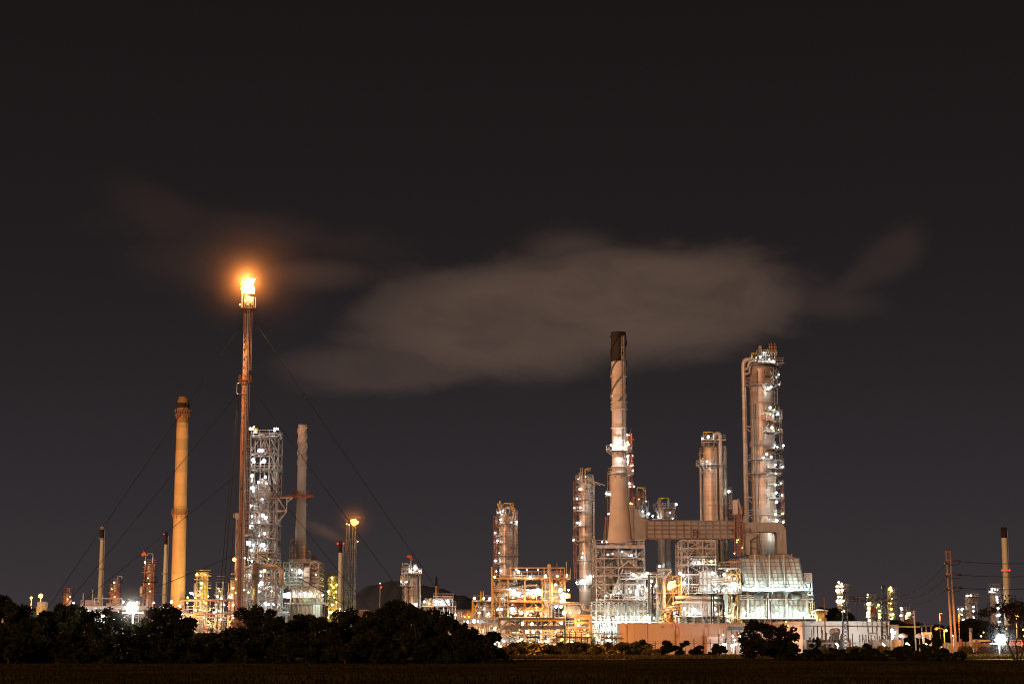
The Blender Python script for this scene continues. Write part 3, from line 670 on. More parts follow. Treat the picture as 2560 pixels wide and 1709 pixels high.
b = MB(); n = len(p); b.add([(x, .2, z) for x, z in p]+[(x, 5.3, z) for x, z in p], [tuple(range(n))[::-1], tuple(range(n, 2*n))]+[(i, (i+1) % n, (i+1) % n+n, i+n) for i in range(n)])
for i in range(n): b.beam((p[i][0], .1, p[i][1]), (p[(i+1) % n][0], .1, p[(i+1) % n][1]), .22)
t.part('duct_branch', b, 'duct_paint')
ribbed(t, K(150, 0)[0]+.02, K(203, 0)[0], 1, 5, K(0, 1525)[1], K(0, 1395)[1], 1, 3, 'duct_paint', 'duct_branch', .2)
# damper stair structure between the two runs
b = MB()
for x_ in (42, 60, 78, 100): b.beam((K(x_, 0)[0], -1, K(0, 1540)[1]), (K(x_, 0)[0], -1, K(0, 1200)[1]), .2)
for vy in range(1200, 1540, 22): b.beam((K(42, 0)[0], -1, K(0, vy)[1]), (K(100, 0)[0], -1, K(0, vy)[1]), .12); b.beam((K(60, 0)[0], -1, K(0, vy)[1]), (K(78, 0)[0], -1, K(0, vy+22)[1]), .12)
rail_rect(b, K(25, 0)[0], K(150, 0)[0], -2.5, -.5, K(0, 1385)[1]); rail_rect(b, K(5, 0)[0], K(80, 0)[0], -2.5, -.5, K(0, 1285)[1])
t.part('access_stair', b, 'rust_steel')
b = MB(); b.box(K(40, 0)[0], K(66, 0)[0], -1.5, 1.5, K(0, 1250)[1], K(0, 1148)[1]); t.part('hood', b, 'stack_white')
b = MB()
for q in (66, 72): b.beam((K(q, 0)[0], -1, K(0, 1140)[1]), (K(q+42, 0)[0], -1, K(0, 1305)[1]), .2)
for i in range(7): b.beam((K(66+i*6, 0)[0], -1, K(0, 1145+i*24)[1]), (K(66+i*6, 0)[0], -1, K(0, 1300)[1]), .12)
t.part('stair', b, 'steel')
t.lamps([(1820 and K2J(62, 1426)[0], K2J(62, 1426)[1], 'sodium', .28, -2), (K2J(72, 1424)[0], K2J(72, 1424)[1], 'sodium', .25, -2), (K2J(60, 1440)[0], K2J(0, 1440)[1], 'sodium', .25, -2), (K2J(98, 1480)[0], K2J(0, 1480)[1], 'yellow', .2, -2), (K2J(42, 1518)[0], K2J(0, 1519)[1], 'sodium', .27, -2)])
# small riser boxes under the duct
b = MB(); x0_, x1_ = t.x(393), t.x(458); zt, zb_ = t.z(830), t.z(1010)
ribbed(t, t.x(398), t.x(460), .5, 5, t.z(960), t.z(832), 1, 3, 'panel', 'duct_riser', .2, 2)
b = MB(); rail_rect(b, t.x(385), t.x(412), -1.2, -.1, t.z(825)); rail_rect(b, t.x(385), t.x(412), -1.2, -.1, t.z(800)); t.part('railing', b, 'rust_steel')
b = MB()
for fx in (60, 120, 180, 240, 300, 360, 420, 480, 540, 600, 660): b.box(t.x(fx), t.x(fx+14), 1, 4, t.z(832)-.25, t.z(829))
t.part('pipe_shoe', b, 'rust_steel')

# ================================================================ heater under the chimney
t = Thing('furnace', 'steel framed furnace carrying the giant chimney, with white lit casing panels and lattice legs', 'furnace', 'H', 460, 900, 425)
frame(t, [t.x(v) for v in (273, 335, 440, 575, 640)], [0, 12, 20], [0]+[t.z(v) for v in (1245, 1080, 965, 900, 835, 770, 690)], .4, 'steel', random.Random(11), .75, .17, skip={(1, 1), (1, 2), (1, 3), (0, 0), (0, 1), (0, 2), (0, 3), (2, 2)})
b = MB(); b.box(t.x(268), t.x(640), -1.2, 21, t.z(692), t.z(676)); [b.box(t.x(v), t.x(v+52), -1.35, -1.2, t.z(695), t.z(672)) for v in (275, 338, 395, 480, 530, 585)]; t.part('ring_beam', b, 'galv')
b = MB()
for i in range(14): b.box(t.x(410+i*10), t.x(415+i*10), -.6, .2, t.z(668), t.z(655))
rail_rect(b, t.x(275), t.x(640), -1.2, 21, t.z(674)); t.part('railing', b, 'galv')
deck(t, t.x(335), t.x(640), -1.5, 20, t.z(770)); deck(t, t.x(335), t.x(700), -2, 20, t.z(1080), 'steel'); deck(t, t.x(450), t.x(690), -2.5, 0, t.z(925), 'steel')
ribbed(t, t.x(490), t.x(573), 1.2, 10, t.z(1042), t.z(940), 3, 2, 'panel', 'casing', .15)
ribbed(t, t.x(488), t.x(573), 2.2, 10, t.z(935), t.z(850), 3, 2, 'panel', 'casing', .15)
ribbed(t, t.x(405), t.x(478), 2, 10, t.z(1042), t.z(955), 2, 2, 'panel', 'casing', .15)
ribbed(t, t.x(340), t.x(380), 3, 10, t.z(1060), t.z(870), 2, 4, 'panel', 'casing', .15)
ribbed(t, t.x(405), t.x(545), 1, 10, t.z(755), t.z(712), 4, 1, 'galv', 'header_box', .15)
b = MB()   # dark hopper cone
b.add([(t.x(430), 2, t.z(775)), (t.x(600), 2, t.z(775)), (t.x(600), 11, t.z(775)), (t.x(430), 11, t.z(775)), (t.x(480), 4, t.z(850)), (t.x(560), 4, t.z(850)), (t.x(560), 9, t.z(850)), (t.x(480), 9, t.z(850))], [(0, 1, 5, 4), (1, 2, 6, 5), (2, 3, 7, 6), (3, 0, 4, 7), (0, 3, 2, 1)])
t.part('hopper', b, 'duct_paint')
b = MB()
for s_ in (1, -1):
    b.beam((t.x(515-s_*75), -.8, t.z(850)), (t.x(515), -.8, t.z(790)), .25)
b.beam((t.x(440), -.6, t.z(700)), (t.x(475), -.6, t.z(840)), .3); b.beam((t.x(375), -.6, t.z(1070)), (t.x(475), -.6, t.z(850)), .3); b.beam((t.x(425), -.6, t.z(960)), (t.x(475), -.6, t.z(1050)), .25)
t.part('strut', b, 'steel')
# lower octagonal body
bb = MB(); cxm = t.x(455); R_ = t.w(225)
def octo(R, z0, z1, d0, mname, nm, ribs=24):
    b = MB(); pr = [(cxm+R*cos(radians(22.5+45*k)), 11+R*.62*sin(radians(22.5+45*k))) for k in range(8)]
    b.add([(x, y, z0) for x, y in pr]+[(x, y, z1) for x, y in pr], [(k, (k+1) % 8, (k+1) % 8+8, k+8) for k in range(8)]+[tuple(range(8))[::-1], tuple(range(8, 16))])
    for k in range(8):
        (xa, ya), (xb, yb) = pr[k], pr[(k+1) % 8]
        nn = max(2, int(sqrt((xa-xb)**2+(ya-yb)**2)/2.2))
        for i in range(nn):
            x = xa+(xb-xa)*i/nn; y = ya+(yb-ya)*i/nn; ox, oy = (x-cxm)*.006, (y-11)*.006
            b.beam((x+ox, y+oy, z0), (x+ox, y+oy, z1), .2 if i else .4)
        for z in (z0, z0+(z1-z0)*.62, z1): b.beam((xa+(xa-cxm)*.01, ya+(ya-11)*.01, z), (xb+(xb-cxm)*.01, yb+(yb-11)*.01, z), .3, .45)
    return t.part(nm, b, mname)
octo(R_, t.z(1245), t.z(1112), 0, 'panel', 'heater_shell')
b = MB()
for i in range(15):
    x = t.x(232+i*32); b.beam((x, -3.6, 0), (x, -3.6, t.z(1100)), .16); b.beam((x, -3.6, t.z(1105)), (x+.9, 0, t.z(1125)), .15)
for vy in (1100, 1165, 1250, 1330, 1345): b.beam((t.x(225), -3.6, t.z(vy)), (t.x(680), -3.6, t.z(vy)), .2 if vy != 1250 else .4)
t.part('frame', b, 'steel')
for vx in (486, 660): t.part('column_leg', MB().box(t.x(vx)-.25, t.x(vx)+.25, -4.5, -4, 0, t.z(900 if vx == 660 else 1080)), 'dark_steel')
b = MB(); b.box(t.x(683)-.2, t.x(683)+.2, -5, -4.6, t.z(1245), t.z(960)); t.part('column_leg', b, 'black_iron')
deck(t, t.x(228), t.x(760), -4.2, 0, t.z(1250), 'steel', sides='F')
b = MB(); xw = t.x(228)
for k in range(18): x = t.x(235+k*12); b.beam((x, -3.9, t.z(1330)), (x+.5, -3.9, t.z(1255)), .12); b.beam((x+.5, -3.9, t.z(1330)), (x, -3.9, t.z(1290)), .1)
t.part('lattice', b, 'steel')
octo(R_*.55, t.z(1335), t.z(1262), 0, 'panel', 'burner_box')
clutter(t, t.x(235), t.x(450), -3, 6, 1, t.z(1340), 22, 7, rmax=.25); clutter(t, t.x(240), t.x(455), -3.4, 3, t.z(1335), t.z(1255), 14, 8, rmax=.2)
clutter(t, t.x(575), t.x(700), -2, 8, t.z(1075), t.z(935), 26, 9, ('pipe_clad', 'white_paint', 'galv'), rmax=.22)
clutter(t, t.x(280), t.x(480), 1, 12, t.z(1075), t.z(850), 24, 10, rmax=.25); clutter(t, t.x(340), t.x(640), 0, 12, t.z(765), t.z(700), 12, 12, rmax=.22)
clutter(t, t.x(470), t.x(690), -4, -2.2, t.z(1105), t.z(1050), 14, 13, rmax=.2)
for vy in (880, 890, 905, 915): t.pipe([(t.x(560), -2.6, t.z(vy)), (t.x(780), -2.6, t.z(vy))], .2, 'clad_worn')
t.pipe([(t.x(520), -2.9, t.z(870)), (t.x(545), -2.9, t.z(880)), (t.x(550), -2.9, t.z(905)), (t.x(700), -2.9, t.z(908))], .35, 'pipe_clad')
for i in range(6): x = t.x(722+i*4); t.pipe([(x, -1+i*.3, 2), (x, -1+i*.3, t.z(1060))], .2, 'galv')
t.lamps([(268, 1180, 'warm', .3), (250, 1215, 'warm', .35, -3), (540, 745, 'white', .4), (360, 740, 'white', .25), (398, 735, 'warm', .25, -.5), (530, 1020, 'cyan', .35, 1), (552, 890, 'white', .5, -3.4), (657, 880, 'white', .45, -3), (619, 899, 'white', .4, -3), (597, 976, 'white', .55, -3), (690, 942, 'white', .42, -3), (692, 974, 'white', .4, -3), (652, 1010, 'white', .4, -3), (530, 1020, 'white', .5, -1.5), (520, 1000, 'white', .25, -2.2), (440, 1030, 'white', .3, -.5), (403, 1040, 'warm', .35, -2), (345, 1050, 'cyan', .3, 1),
         (300, 1225, 'cyan', .42, -3), (360, 1215, 'cyan', .42, -3), (430, 1215, 'cyan', .6, -3.2), (500, 1220, 'cyan', .45, -3.2), (535, 1215, 'cyan', .45, -3.2), (640, 1215, 'cyan', .65, -3.2), (698, 1220, 'white', .5, -3),
         (275, 1365, 'white', .45, -2), (285, 1385, 'white', .35, -2), (365, 1355, 'white', .35, -1), (365, 1385, 'white', .45, -2), (440, 1390, 'white', .45, -2), (260, 1350, 'white', .35, 0), (470, 720, 'white', .25, .5), (320, 1300, 'white', .25, -1), (400, 1310, 'white', .29, -1)])

# ================================================================ mid heater
t = Thing('furnace', 'smaller round furnace with ring pipes and lattice stair tower below the twin columns', 'furnace', 'J', 440, 1200, 424)
frame(t, [t.x(v) for v in (303, 353, 460, 552)], [0, 8, 14], [t.z(1235)]+[t.z(v) for v in (1160, 1090, 1020, 960, 900, 842)], .36, 'galv', random.Random(21), .8, .2, skip={(0, 1), (1, 1), (0, 2), (1, 2)})
for vy in (1018, 960, 1225): deck(t, t.x(350), t.x(558), -1, 12, t.z(vy))
ribbed(t, t.x(432), t.x(517), 0, 7, t.z(1215), t.z(1068), 3, 3, 'panel', 'casing', .13)
t.part('stack_transition', MB().add([(t.x(392), 1, t.z(1018)), (t.x(460), 1, t.z(1018)), (t.x(460), 6, t.z(1018)), (t.x(392), 6, t.z(1018)), (t.x(398), 2, t.z(965)), (t.x(455), 2, t.z(965)), (t.x(455), 5, t.z(965)), (t.x(398), 5, t.z(965))], [(0, 1, 5, 4), (1, 2, 6, 5), (2, 3, 7, 6), (3, 0, 4, 7)]), 'panel')
R_ = t.w(125)
b = MB(); b.lathe([(R_, t.z(1388)), (R_, t.z(1300)), (R_*1.05, t.z(1296)), (R_*1.05, t.z(1285)), (R_*.8, t.z(1270)), (R_*.6, t.z(1240))], 32, (0, 6, 0))
for k in range(32):
    a = 2*pi*k/32; b.beam((R_*1.02*cos(a), 6+R_*1.02*sin(a), t.z(1388)), (R_*1.02*cos(a), 6+R_*1.02*sin(a), t.z(1300)), .2)
t.part('heater_shell', b, 'panel')
for vy, k in ((1252, 1.25), (1290, 1.3)): b = MB(); b.tube([(R_*k*cos(2*pi*i/36), 6+R_*.9*sin(2*pi*i/36), t.z(vy)) for i in range(37)], (.42 if vy < 1260 else .36), 12, cap=False); t.part('ring_pipe', b, 'pipe_clad')
deck(t, t.x(262), t.x(610), -4, 14, t.z(1395)); 
b = MB(); [b.beam((t.x(v), -3, 0), (t.x(v), -3, t.z(1395)), .35) for v in (270, 320, 380, 440, 500, 560, 605)]; [b.beam((t.x(v), -2.8, t.z(1388)), (t.x(v), -2.8, t.z(1300)), .15) for v in range(300, 570, 22)]; t.part('leg', b, 'steel')
b = MB(); b.lathe([(R_*.95, t.z(1450)), (R_*.95, t.z(1402))], 28, (0, 6, 0)); t.part('floor_box', b, 'panel')
for s_ in (-1, 1): b = MB(); b.beam((t.x(440+s_*155), -4, t.z(1310)), (t.x(440+s_*125), -4, t.z(1385)), .3); t.part('strut', b, 'galv')
b = MB()
for x_ in (438, 470):
    b.beam((t.x(x_), -4.8, t.z(1400)), (t.x(x_), -4.8, t.z(1225)), .15)
for i in range(22): b.beam((t.x(438), -4.8, t.z(1400-i*8)), (t.x(470), -4.8, t.z(1400-i*8)), .1)
t.part('ladder', b, 'rust_steel')
clutter(t, t.x(358), t.x(430), 0, 8, t.z(1225), t.z(1030), 20, 22, ('steel', 'galv', 'dark_steel'), .05, .2)
clutter(t, t.x(355), t.x(550), -.5, 8, t.z(1012), t.z(965), 12, 23, ('white_paint', 'galv'), .1, .2)
clutter(t, t.x(520), t.x(690), -2, 8, t.z(1220), t.z(1120), 30, 24, ('white_paint', 'galv', 'pipe_clad'), .1, .22)
clutter(t, t.x(260), t.x(640), -3, 8, t.z(1440), t.z(1400), 22, 26, ('steel', 'dark_steel', 'galv'), .05, .25)
for i, vx in enumerate((605, 612, 620, 628, 636)): t.pipe([(t.x(vx), -1+i*.5, 1), (t.x(vx), -1+i*.5, t.z(1230))], .28, 'galv')
deck(t, t.x(520), t.x(700), -3, 10, t.z(1225)); deck(t, t.x(550), t.x(650), -2, 8, t.z(1155)); deck(t, t.x(575), t.x(690), -3, 8, t.z(1045), 'steel')
for vy in (1128, 1140): t.pipe([(t.x(520), -2, t.z(vy)), (t.x(600), -2, t.z(vy))], .28, 'pipe_clad')
for i, (vx, ya) in enumerate(((486, 1235), (502, 1245), (571, 1280))):
    b = MB(); b.beam((t.x(vx), -9, 0), (t.x(vx), -9, t.z(ya)), .28 if i < 2 else .45); t.part('pole', b, 'black_iron')
t.lamps([(318, 1101), (322, 1152, 'white', .5), (290, 1080, 'white', .5), (520, 995, 'warm', .45), (430, 1000, 'white', .45, -1), (400, 1005, 'white', .3, -1), (530, 1080, 'white', .6, -2), (470, 1195, 'cyan', .35, 0), (500, 1170, 'white', .3, -2), (546, 1162, 'white', .38, -2), (560, 1190, 'white', .3, -2), (540, 1200, 'white', .3, -2), (603, 1203, 'white', .4, -2), (648, 1203, 'warm', .4, -3), (648, 1110, 'warm', .35, -3), (665, 1165, 'white', .55, -3), (690, 1150, 'white', .4, -3), (575, 1205, 'white', .25, -3),
         (385, 1345, 'white', .75, -4.2), (350, 1370, 'white', .4, -3), (430, 1370, 'white', .4, -4), (540, 1340, 'white', .5, -1.5), (555, 1375, 'white', .4, -2), (320, 1340, 'white', .5, -2), (250, 1371, 'white', .55, -4), (609, 1371, 'warm', .42, -4), (665, 1385, 'warm', .45, 0), (640, 1390, 'warm', .3, 1)])

# ================================================================ pyramid-roofed heater at right
t = Thing('furnace', 'huge rightmost furnace with sloping ribbed hood glowing cyan white above two storeys of bright panels', 'furnace', 'L', 810, 700, 428)
ribbed(t, t.x(445), t.x(1213), 0, 20, t.z(720), t.z(292), 12, 9, 'panel', 'hood', .11, 5, t.x(368), t.x(1135))
b = MB(); zz = [(505, 292), (505, 245), (635, 240), (760, 285), (880, 238), (1000, 240), (1135, 292)]
P3 = [(t.x(a), t.z(c)) for a, c in zz]+[(t.x(370), t.z(292))]; n = len(P3)
b.add([(x, 1.5, z) for x, z in P3]+[(x, 16, z) for x, z in P3], [tuple(range(n))[::-1] if False else tuple(range(n)), tuple(range(2*n-1, n-1, -1))]+[(i+n, (i+1) % n+n, (i+1) % n, i) for i in range(n)])
for i in range(n-1): b.beam((P3[i][0], 1.4, P3[i][1]), (P3[i+1][0], 1.4, P3[i+1][1]), .25)
for vx in (565, 625, 695, 815, 875, 945, 1000, 1060): b.beam((t.x(vx), 1.35, t.z(292)), (t.x(vx), 1.35, t.z(228)), .3)
t.part('roof_section', b, 'duct_paint')
b = MB()
for (xa, xb) in ((368, 452), (628, 712), (876, 955), (1135, 1213)): b.beam((t.x(xa), -.6, t.z(280)), (t.x(xb), -.6, t.z(725)), .27)
t.part('raking_strut', b, 'dark_steel')
b = MB()
for vx in (565, 752, 942): b.beam((t.x(vx), -.5, t.z(235)), (t.x(vx), -.5, t.z(715)), .26)
t.part('upright', b, 'panel')
deck(t, t.x(330), t.x(1235), -5, 0, t.z(722), 'dark_steel', 'galv')
ribbed(t, t.x(450), t.x(1220), 0, 20, t.z(820), t.z(735), 10, 1, 'duct_paint', 'casing', .2)
ribbed(t, t.x(372), t.x(1230), -.6, 20, t.z(1065), t.z(826), 14, 3, 'panel', 'casing', .2)
b = MB()
for vx in (455, 717, 960, 1225): b.beam((t.x(vx), -1.3, 0), (t.x(vx), -1.3, t.z(730)), .48)
t.part('column_leg', b, 'panel')
b = MB(); b.beam((t.x(345), -1.6, t.z(823)), (t.x(1310), -1.6, t.z(823)), .25); b.beam((t.x(345), -1.6, t.z(1072)), (t.x(1320), -1.6, t.z(1072)), .3); t.part('beam', b, 'galv')
deck(t, t.x(330), t.x(1340), -6, -1, t.z(1080), 'galv', 'galv', sides='F')
b = MB(); [b.beam((t.x(v), -3, 0), (t.x(v), -3, t.z(1080)), .3) for v in range(360, 1300, 75)]; t.part('leg', b, 'galv')
ribbed(t, t.x(420), t.x(1200), 1, 18, 0.2, t.z(1090), 12, 1, 'steel', 'floor_box', .2)
for vy in (775, 800):
    t.pipe([(t.x(345), -2.2, t.z(vy)), (t.x(575), -2.2, t.z(vy))], .3, 'pipe_clad', n=10); t.pipe([(t.x(1075), -2.2, t.z(vy)), (t.x(1310), -2.2, t.z(vy))], .3, 'pipe_clad', n=10)
for vx in (590, 1085): drum(t, t.x(vx)-.8, t.x(vx)+.8, -2.4, t.z(787), 1.1, 'dark_steel')
frame(t, [t.x(v) for v in (1215, 1305)], [0, 5], [0]+[t.z(v) for v in (1065, 960, 855, 760, 700, 600, 485)], .35, 'galv', random.Random(31), .3)
b = MB(); [b.beam((t.x(1230+i*8), .1, t.z(590)), (t.x(1230+i*8), .1, t.z(490)), .12) for i in range(9)]; t.part('screen', b, 'galv')
t.ladder(t.x(1295), -1, t.z(1065), t.z(860), 'orange_steel', True, .9)
frame(t, [t.x(v) for v in (185, 250, 330, 372)], [0, 9], [0]+[t.z(v) for v in (1060, 740, 620, 500, 420, 330)], .32, 'orange_steel', random.Random(32), .8)
for vy in (420, 620, 740): deck(t, t.x(110 if vy < 500 else 60), t.x(372), -2, 9, t.z(vy))
ribbed(t, t.x(250), t.x(368), 1, 9, t.z(410), t.z(300), 5, 3, 'clad_worn', 'side_box', .15, 2)
clutter(t, t.x(110), t.x(365), -1, 9, t.z(735), t.z(430), 44, 33, ('white_paint', 'galv', 'orange_steel', 'pipe_clad'), .1, .22)
clutter(t, t.x(200), t.x(370), -1, 9, 1, t.z(760), 36, 34, ('orange_steel', 'galv', 'clad_worn'), .1, .25)
clutter(t, t.x(380), t.x(1230), -3, -.8, t.z(718), t.z(670), 34, 35, ('galv', 'steel'), .0, .16)
for i in range(5): x = t.x(150+i*12); t.pipe([(x, -1+i*.4, 1), (x, -1+i*.4, t.z(470))], .24, 'clad_worn')
t.lamps([(410, 672, 'cyan', .42, -2), (540, 682, 'cyan', .55, -2.2), (470, 690, 'cyan', .35, -2), (600, 690, 'cyan', .35, -2), (640, 690, 'cyan', .45, -2), (730, 683, 'cyan', .55, -2.2), (795, 683, 'cyan', .6, -2.2), (900, 680, 'cyan', .42, -2), (1010, 683, 'cyan', .55, -2.2), (1060, 688, 'cyan', .3, -2), (1170, 680, 'cyan', .5, -2), (690, 680, 'cyan', .3, -2),
         (1260, 640, 'cyan', .6, 1), (1240, 745, 'white', .35, -1), (1250, 1035, 'cyan', .6, 0), (420, 1000, 'cyan', .5, -2.6), (530, 1010, 'cyan', .7, -2.8), (600, 980, 'cyan', .4, -2.8), (840, 1010, 'cyan', .65, -2.8), (1150, 1010, 'cyan', .7, -2.8), (1100, 980, 'cyan', .4, -2.8), (1195, 1000, 'cyan', .4, -2.5), (400, 1035, 'cyan', .3, -2),
         (265, 620, 'white', .55, -2), (330, 625, 'white', .4, -2), (225, 535, 'warm', .5, -1), (160, 500, 'white', .6, -3), (20, 490, 'white', .6, -3), (200, 450, 'white', .35, -2), (150, 705, 'white', .5, -3), (227, 700, 'warm', .5, -3), (45, 630, 'white', .45, -3), (92, 708, 'white', .4, -3), (30, 692, 'white', .4, -3), (156, 1000, 'white', .4, -3), (257, 1025, 'warm', .55, -1), (220, 1035, 'sodium', .35, -1), (255, 800, 'yellow', .35, 0), (240, 960, 'yellow', .35, 1), (300, 550, 'sodium', .35, 0), (350, 660, 'white', .4, -2), (295, 670, 'white', .3, -2), (1300, 1070, 'sodium', .3, -1)])

# ================================================================ orange lit pipe structure between furnaces
t = Thing('pipe_structure', 'orange lit pipe structure with a dazzling sodium floodlight between the two middle furnaces', 'pipe rack', 'J', 200, 1250, 432)
frame(t, [t.x(v) for v in (120, 175, 240, 300)], [0, 8], [0]+[t.z(v) for v in (1440, 1340, 1225, 1100)], .32, 'orange_steel', random.Random(51), .8)
deck(t, t.x(200), t.x(300), -1, 8, t.z(1225), 'orange_steel')
clutter(t, t.x(125), t.x(300), -1, 8, 1, t.z(1230), 40, 52, ('orange_steel', 'clad_worn', 'galv'), .12, .3)
clutter(t, t.x(70), t.x(170), -2, 6, t.z(1440), t.z(1100), 26, 53, ('white_paint', 'galv', 'pipe_clad'), .1, .22)
t.pipe([(t.x(168), -2.5, t.z(1340)), (t.x(168), -2.5, t.z(1125)), (t.x(232), -2.5, t.z(1058)), (t.x(120), -2.5, t.z(1056))], .75, 'clad_worn', n=12)
t.pipe([(t.x(120), -2.2, t.z(1350)), (t.x(210), -2.2, t.z(1350))], .55, 'clad', n=12); t.pipe([(t.x(190), -1.5, t.z(1335)), (t.x(280), -1.5, t.z(1318))], .6, 'clad', n=12)
b = MB(); b.beam((t.x(287), -2, t.z(1440)), (t.x(287), -2, t.z(1025)), .25); t.part('pole', b, 'yellow')
for i, q in enumerate((118, 124, 130)): t.pipe([(t.x(q), -2+i*.5, t.z(1440)), (t.x(q), -2+i*.5, t.z(1090))], .22, 'galv')
t.lamps([(228, 1165, 'sodium', 1.35, -3.5), (250, 1145, 'sodium', .7, -3), (215, 1185, 'warm', .8, -3), (250, 1170, 'sodium', .7, -3.5), (85, 1140), (88, 1170), (115, 1170, 'white', .4), (55, 1080), (15, 1098), (90, 1408, 'warm', .4), (180, 1385, 'sodium', .4, 0), (240, 1300, 'sodium', .4, 0), (150, 1410, 'sodium', .3, 0)])

# ================================================================ bright orange frame
t = Thing('process_unit', 'wide open steel process frame glowing orange, railed roof deck and fat vessel at its right', 'process unit', 'G', 650, 1000, 420); t.lg = .55
xs = [t.x(v) for v in (282, 350, 432, 597, 768, 860, 990)]
frame(t, xs, [0, 8, 16], [0]+[t.z(v) for v in (1350, 1190, 1028, 930, 805)], .5, 'orange_steel', random.Random(61), .5, .28, skip={(3, 4), (3, 5), (2, 4), (2, 5), (3, 3)})
deck(t, t.x(275), t.x(1046), -1.5, 17, t.z(805), 'orange_steel', 'orange_steel')
for vy, xa, xb in ((1028, 432, 760), (1190, 282, 990), (930, 282, 432), (1350, 432, 600), (1110, 282, 600)): deck(t, t.x(xa), t.x(xb), -1, 16, t.z(vy), 'orange_steel', 'rust_steel')
b = MB(); b.beam((t.x(438), -.8, t.z(805)), (t.x(990), -.8, t.z(805)), .3, .55); b.beam((t.x(438), -.8, t.z(1030)), (t.x(755), -.8, t.z(1030)), .3, .55)
for v in (790, 975): b.beam((t.x(v), -1.2, t.z(880)), (t.x(v), -1.2, t.z(815)), .3)
for v, k in ((790, 1), (830, -1), (940, 1), (1000, -1)): b.beam((t.x(v), -1.2, t.z(850)), (t.x(v+k*35), -1.2, t.z(818)), .22)
t.part('girder', b, 'orange_steel')
b = MB(); b.beam((t.x(440), -1, t.z(702)), (t.x(985), -1, t.z(702)), .22); [b.beam((t.x(v), -1, t.z(805)), (t.x(v), -1, t.z(702)), .2) for v in (455, 620, 785, 945, 985)]; b.beam((t.x(455), 15, t.z(712)), (t.x(985), 15, t.z(712)), .16); t.part('monorail', b, 'orange_steel')
b = MB(); [b.tube([(t.x(v), -.5, t.z(800)), (t.x(v), -.5, t.z(q))], [.1, .05], 5) for v, q in ((912, 650), (1004, 640), (1043, 705), (545, 740), (730, 725))]; t.part('mast', b, 'orange_steel')
b = MB(); b.beam((t.x(273), -2.2, t.z(1190)), (t.x(273), -2.2, t.z(692)), .3); t.part('pole', b, 'yellow')
vessel(t, t.x(905), 6, t.w(72), t.z(1080), t.z(875), 'clad_worn', 'vessel', True, [t.z(960)]); manhole(t, t.x(893), 6-t.w(72), t.z(912), .8, 'orange_steel')
vessel(t, t.x(808), 4, t.w(30), t.z(1190), t.z(845), 'clad', 'vessel', True, [t.z(1000), t.z(920)])
t.pipe([(t.x(852), -1.3, t.z(1050)), (t.x(852), -1.3, t.z(735))], .75, 'orange_steel', n=10)
t.pipe([(t.x(912), -1.2, t.z(880)), (t.x(918), -1.2, t.z(862)), (t.x(930), -1.2, t.z(870)), (t.x(930), -1.2, t.z(1050))], .2, 'dark_steel')
for i, (xa, xb, vy, r) in enumerate(((440, 520, 850, .45), (470, 740, 880, .25), (530, 600, 885, .8), (600, 760, 870, .3), (440, 600, 1062, .4), (440, 520, 1105, .9))): drum(t, t.x(xa), t.x(xb), 3+i, t.z(vy), r, 'galv')
drum(t, t.x(448), t.x(505), 2, t.z(1108), 1.5, 'white_paint'); drum(t, t.x(455), t.x(540), 3, t.z(955), 1.3, 'white_paint'); drum(t, t.x(610), t.x(730), 3, t.z(950), 1.2, 'white_paint'); drum(t, t.x(450), t.x(530), 2, t.z(1405), 1.1, 'white_paint')
clutter(t, t.x(440), t.x(760), 1, 15, t.z(1025), t.z(850), 46, 62, ('white_paint', 'galv', 'clad', 'orange_steel'), .15, .3)
clutter(t, t.x(285), t.x(432), 0, 15, t.z(1190), t.z(825), 44, 63, ('clad_worn', 'galv', 'orange_steel', 'white_paint'), .1, .3)
clutter(t, t.x(440), t.x(830), 0, 15, t.z(1185), t.z(1050), 50, 64, ('orange_steel', 'white_paint', 'clad', 'rust_steel'), .12, .28)
clutter(t, t.x(430), t.x(1230), 0, 14, .5, t.z(1200), 100, 65, ('orange_steel', 'white_paint', 'clad', 'galv', 'rust_steel'), .12, .3)
clutter(t, t.x(350), t.x(1030), -.8, 14, t.z(800), t.z(765), 20, 66, ('steel', 'orange_steel', 'galv'), .25, .2)
for v in (670, 800, 915, 1005): b = MB(); b.box(t.x(v-12), t.x(v+12), 0, 2, t.z(795), t.z(765)); t.part('cabinet', b, 'galv')
clutter(t, t.x(835), t.x(975), 3, 4, t.z(770), t.z(730), 10, 67, ('yellow', 'orange_steel', 'galv'), .3, .3)
b = MB(); b.box(t.x(875), t.x(1035), -3, -2.2, t.z(1048), t.z(1035)); b.beam((t.x(880), -2.6, t.z(1190)), (t.x(880), -2.6, t.z(1035)), .5); t.part('beam', b, 'orange_steel')
b = MB(); b.box(t.x(1000), t.x(1040), -2.5, -2, t.z(1000), t.z(955)); t.part('panel', b, 'orange_steel')
t.pipe([(t.x(838), -3.5, t.z(1195)), (t.x(838), -3.5, t.z(1058)), (t.x(1155), -3.5, t.z(1052)), (t.x(1165), -3.5, t.z(1110)), (t.x(1240), -3.5, t.z(1114))], .6, 'clad_worn', n=12)
t.pipe([(t.x(865), -4, t.z(1200)), (t.x(865), -4, t.z(1060))], .3, 'dark_steel'); t.pipe([(t.x(925), -4, t.z(1200)), (t.x(925), -4, t.z(1070))], .25, 'dark_steel')
drum(t, t.x(1020), t.x(1115), 2, t.z(1130), 2.6, 'clad_worn')
b = MB()
for z_ in (1170, 1195, 1240): b.beam((t.x(1085), -1.5, t.z(z_)), (t.x(1238), -1.5, t.z(z_)), .55)
for x_ in (1092, 1238): b.beam((t.x(x_), -1.5, 0), (t.x(x_), -1.5, t.z(1165)), .5)
for z_ in (1290, 1330, 1380, 1420): b.beam((t.x(1000), -.5, t.z(z_)), (t.x(1238), -.5, t.z(z_)), .4)
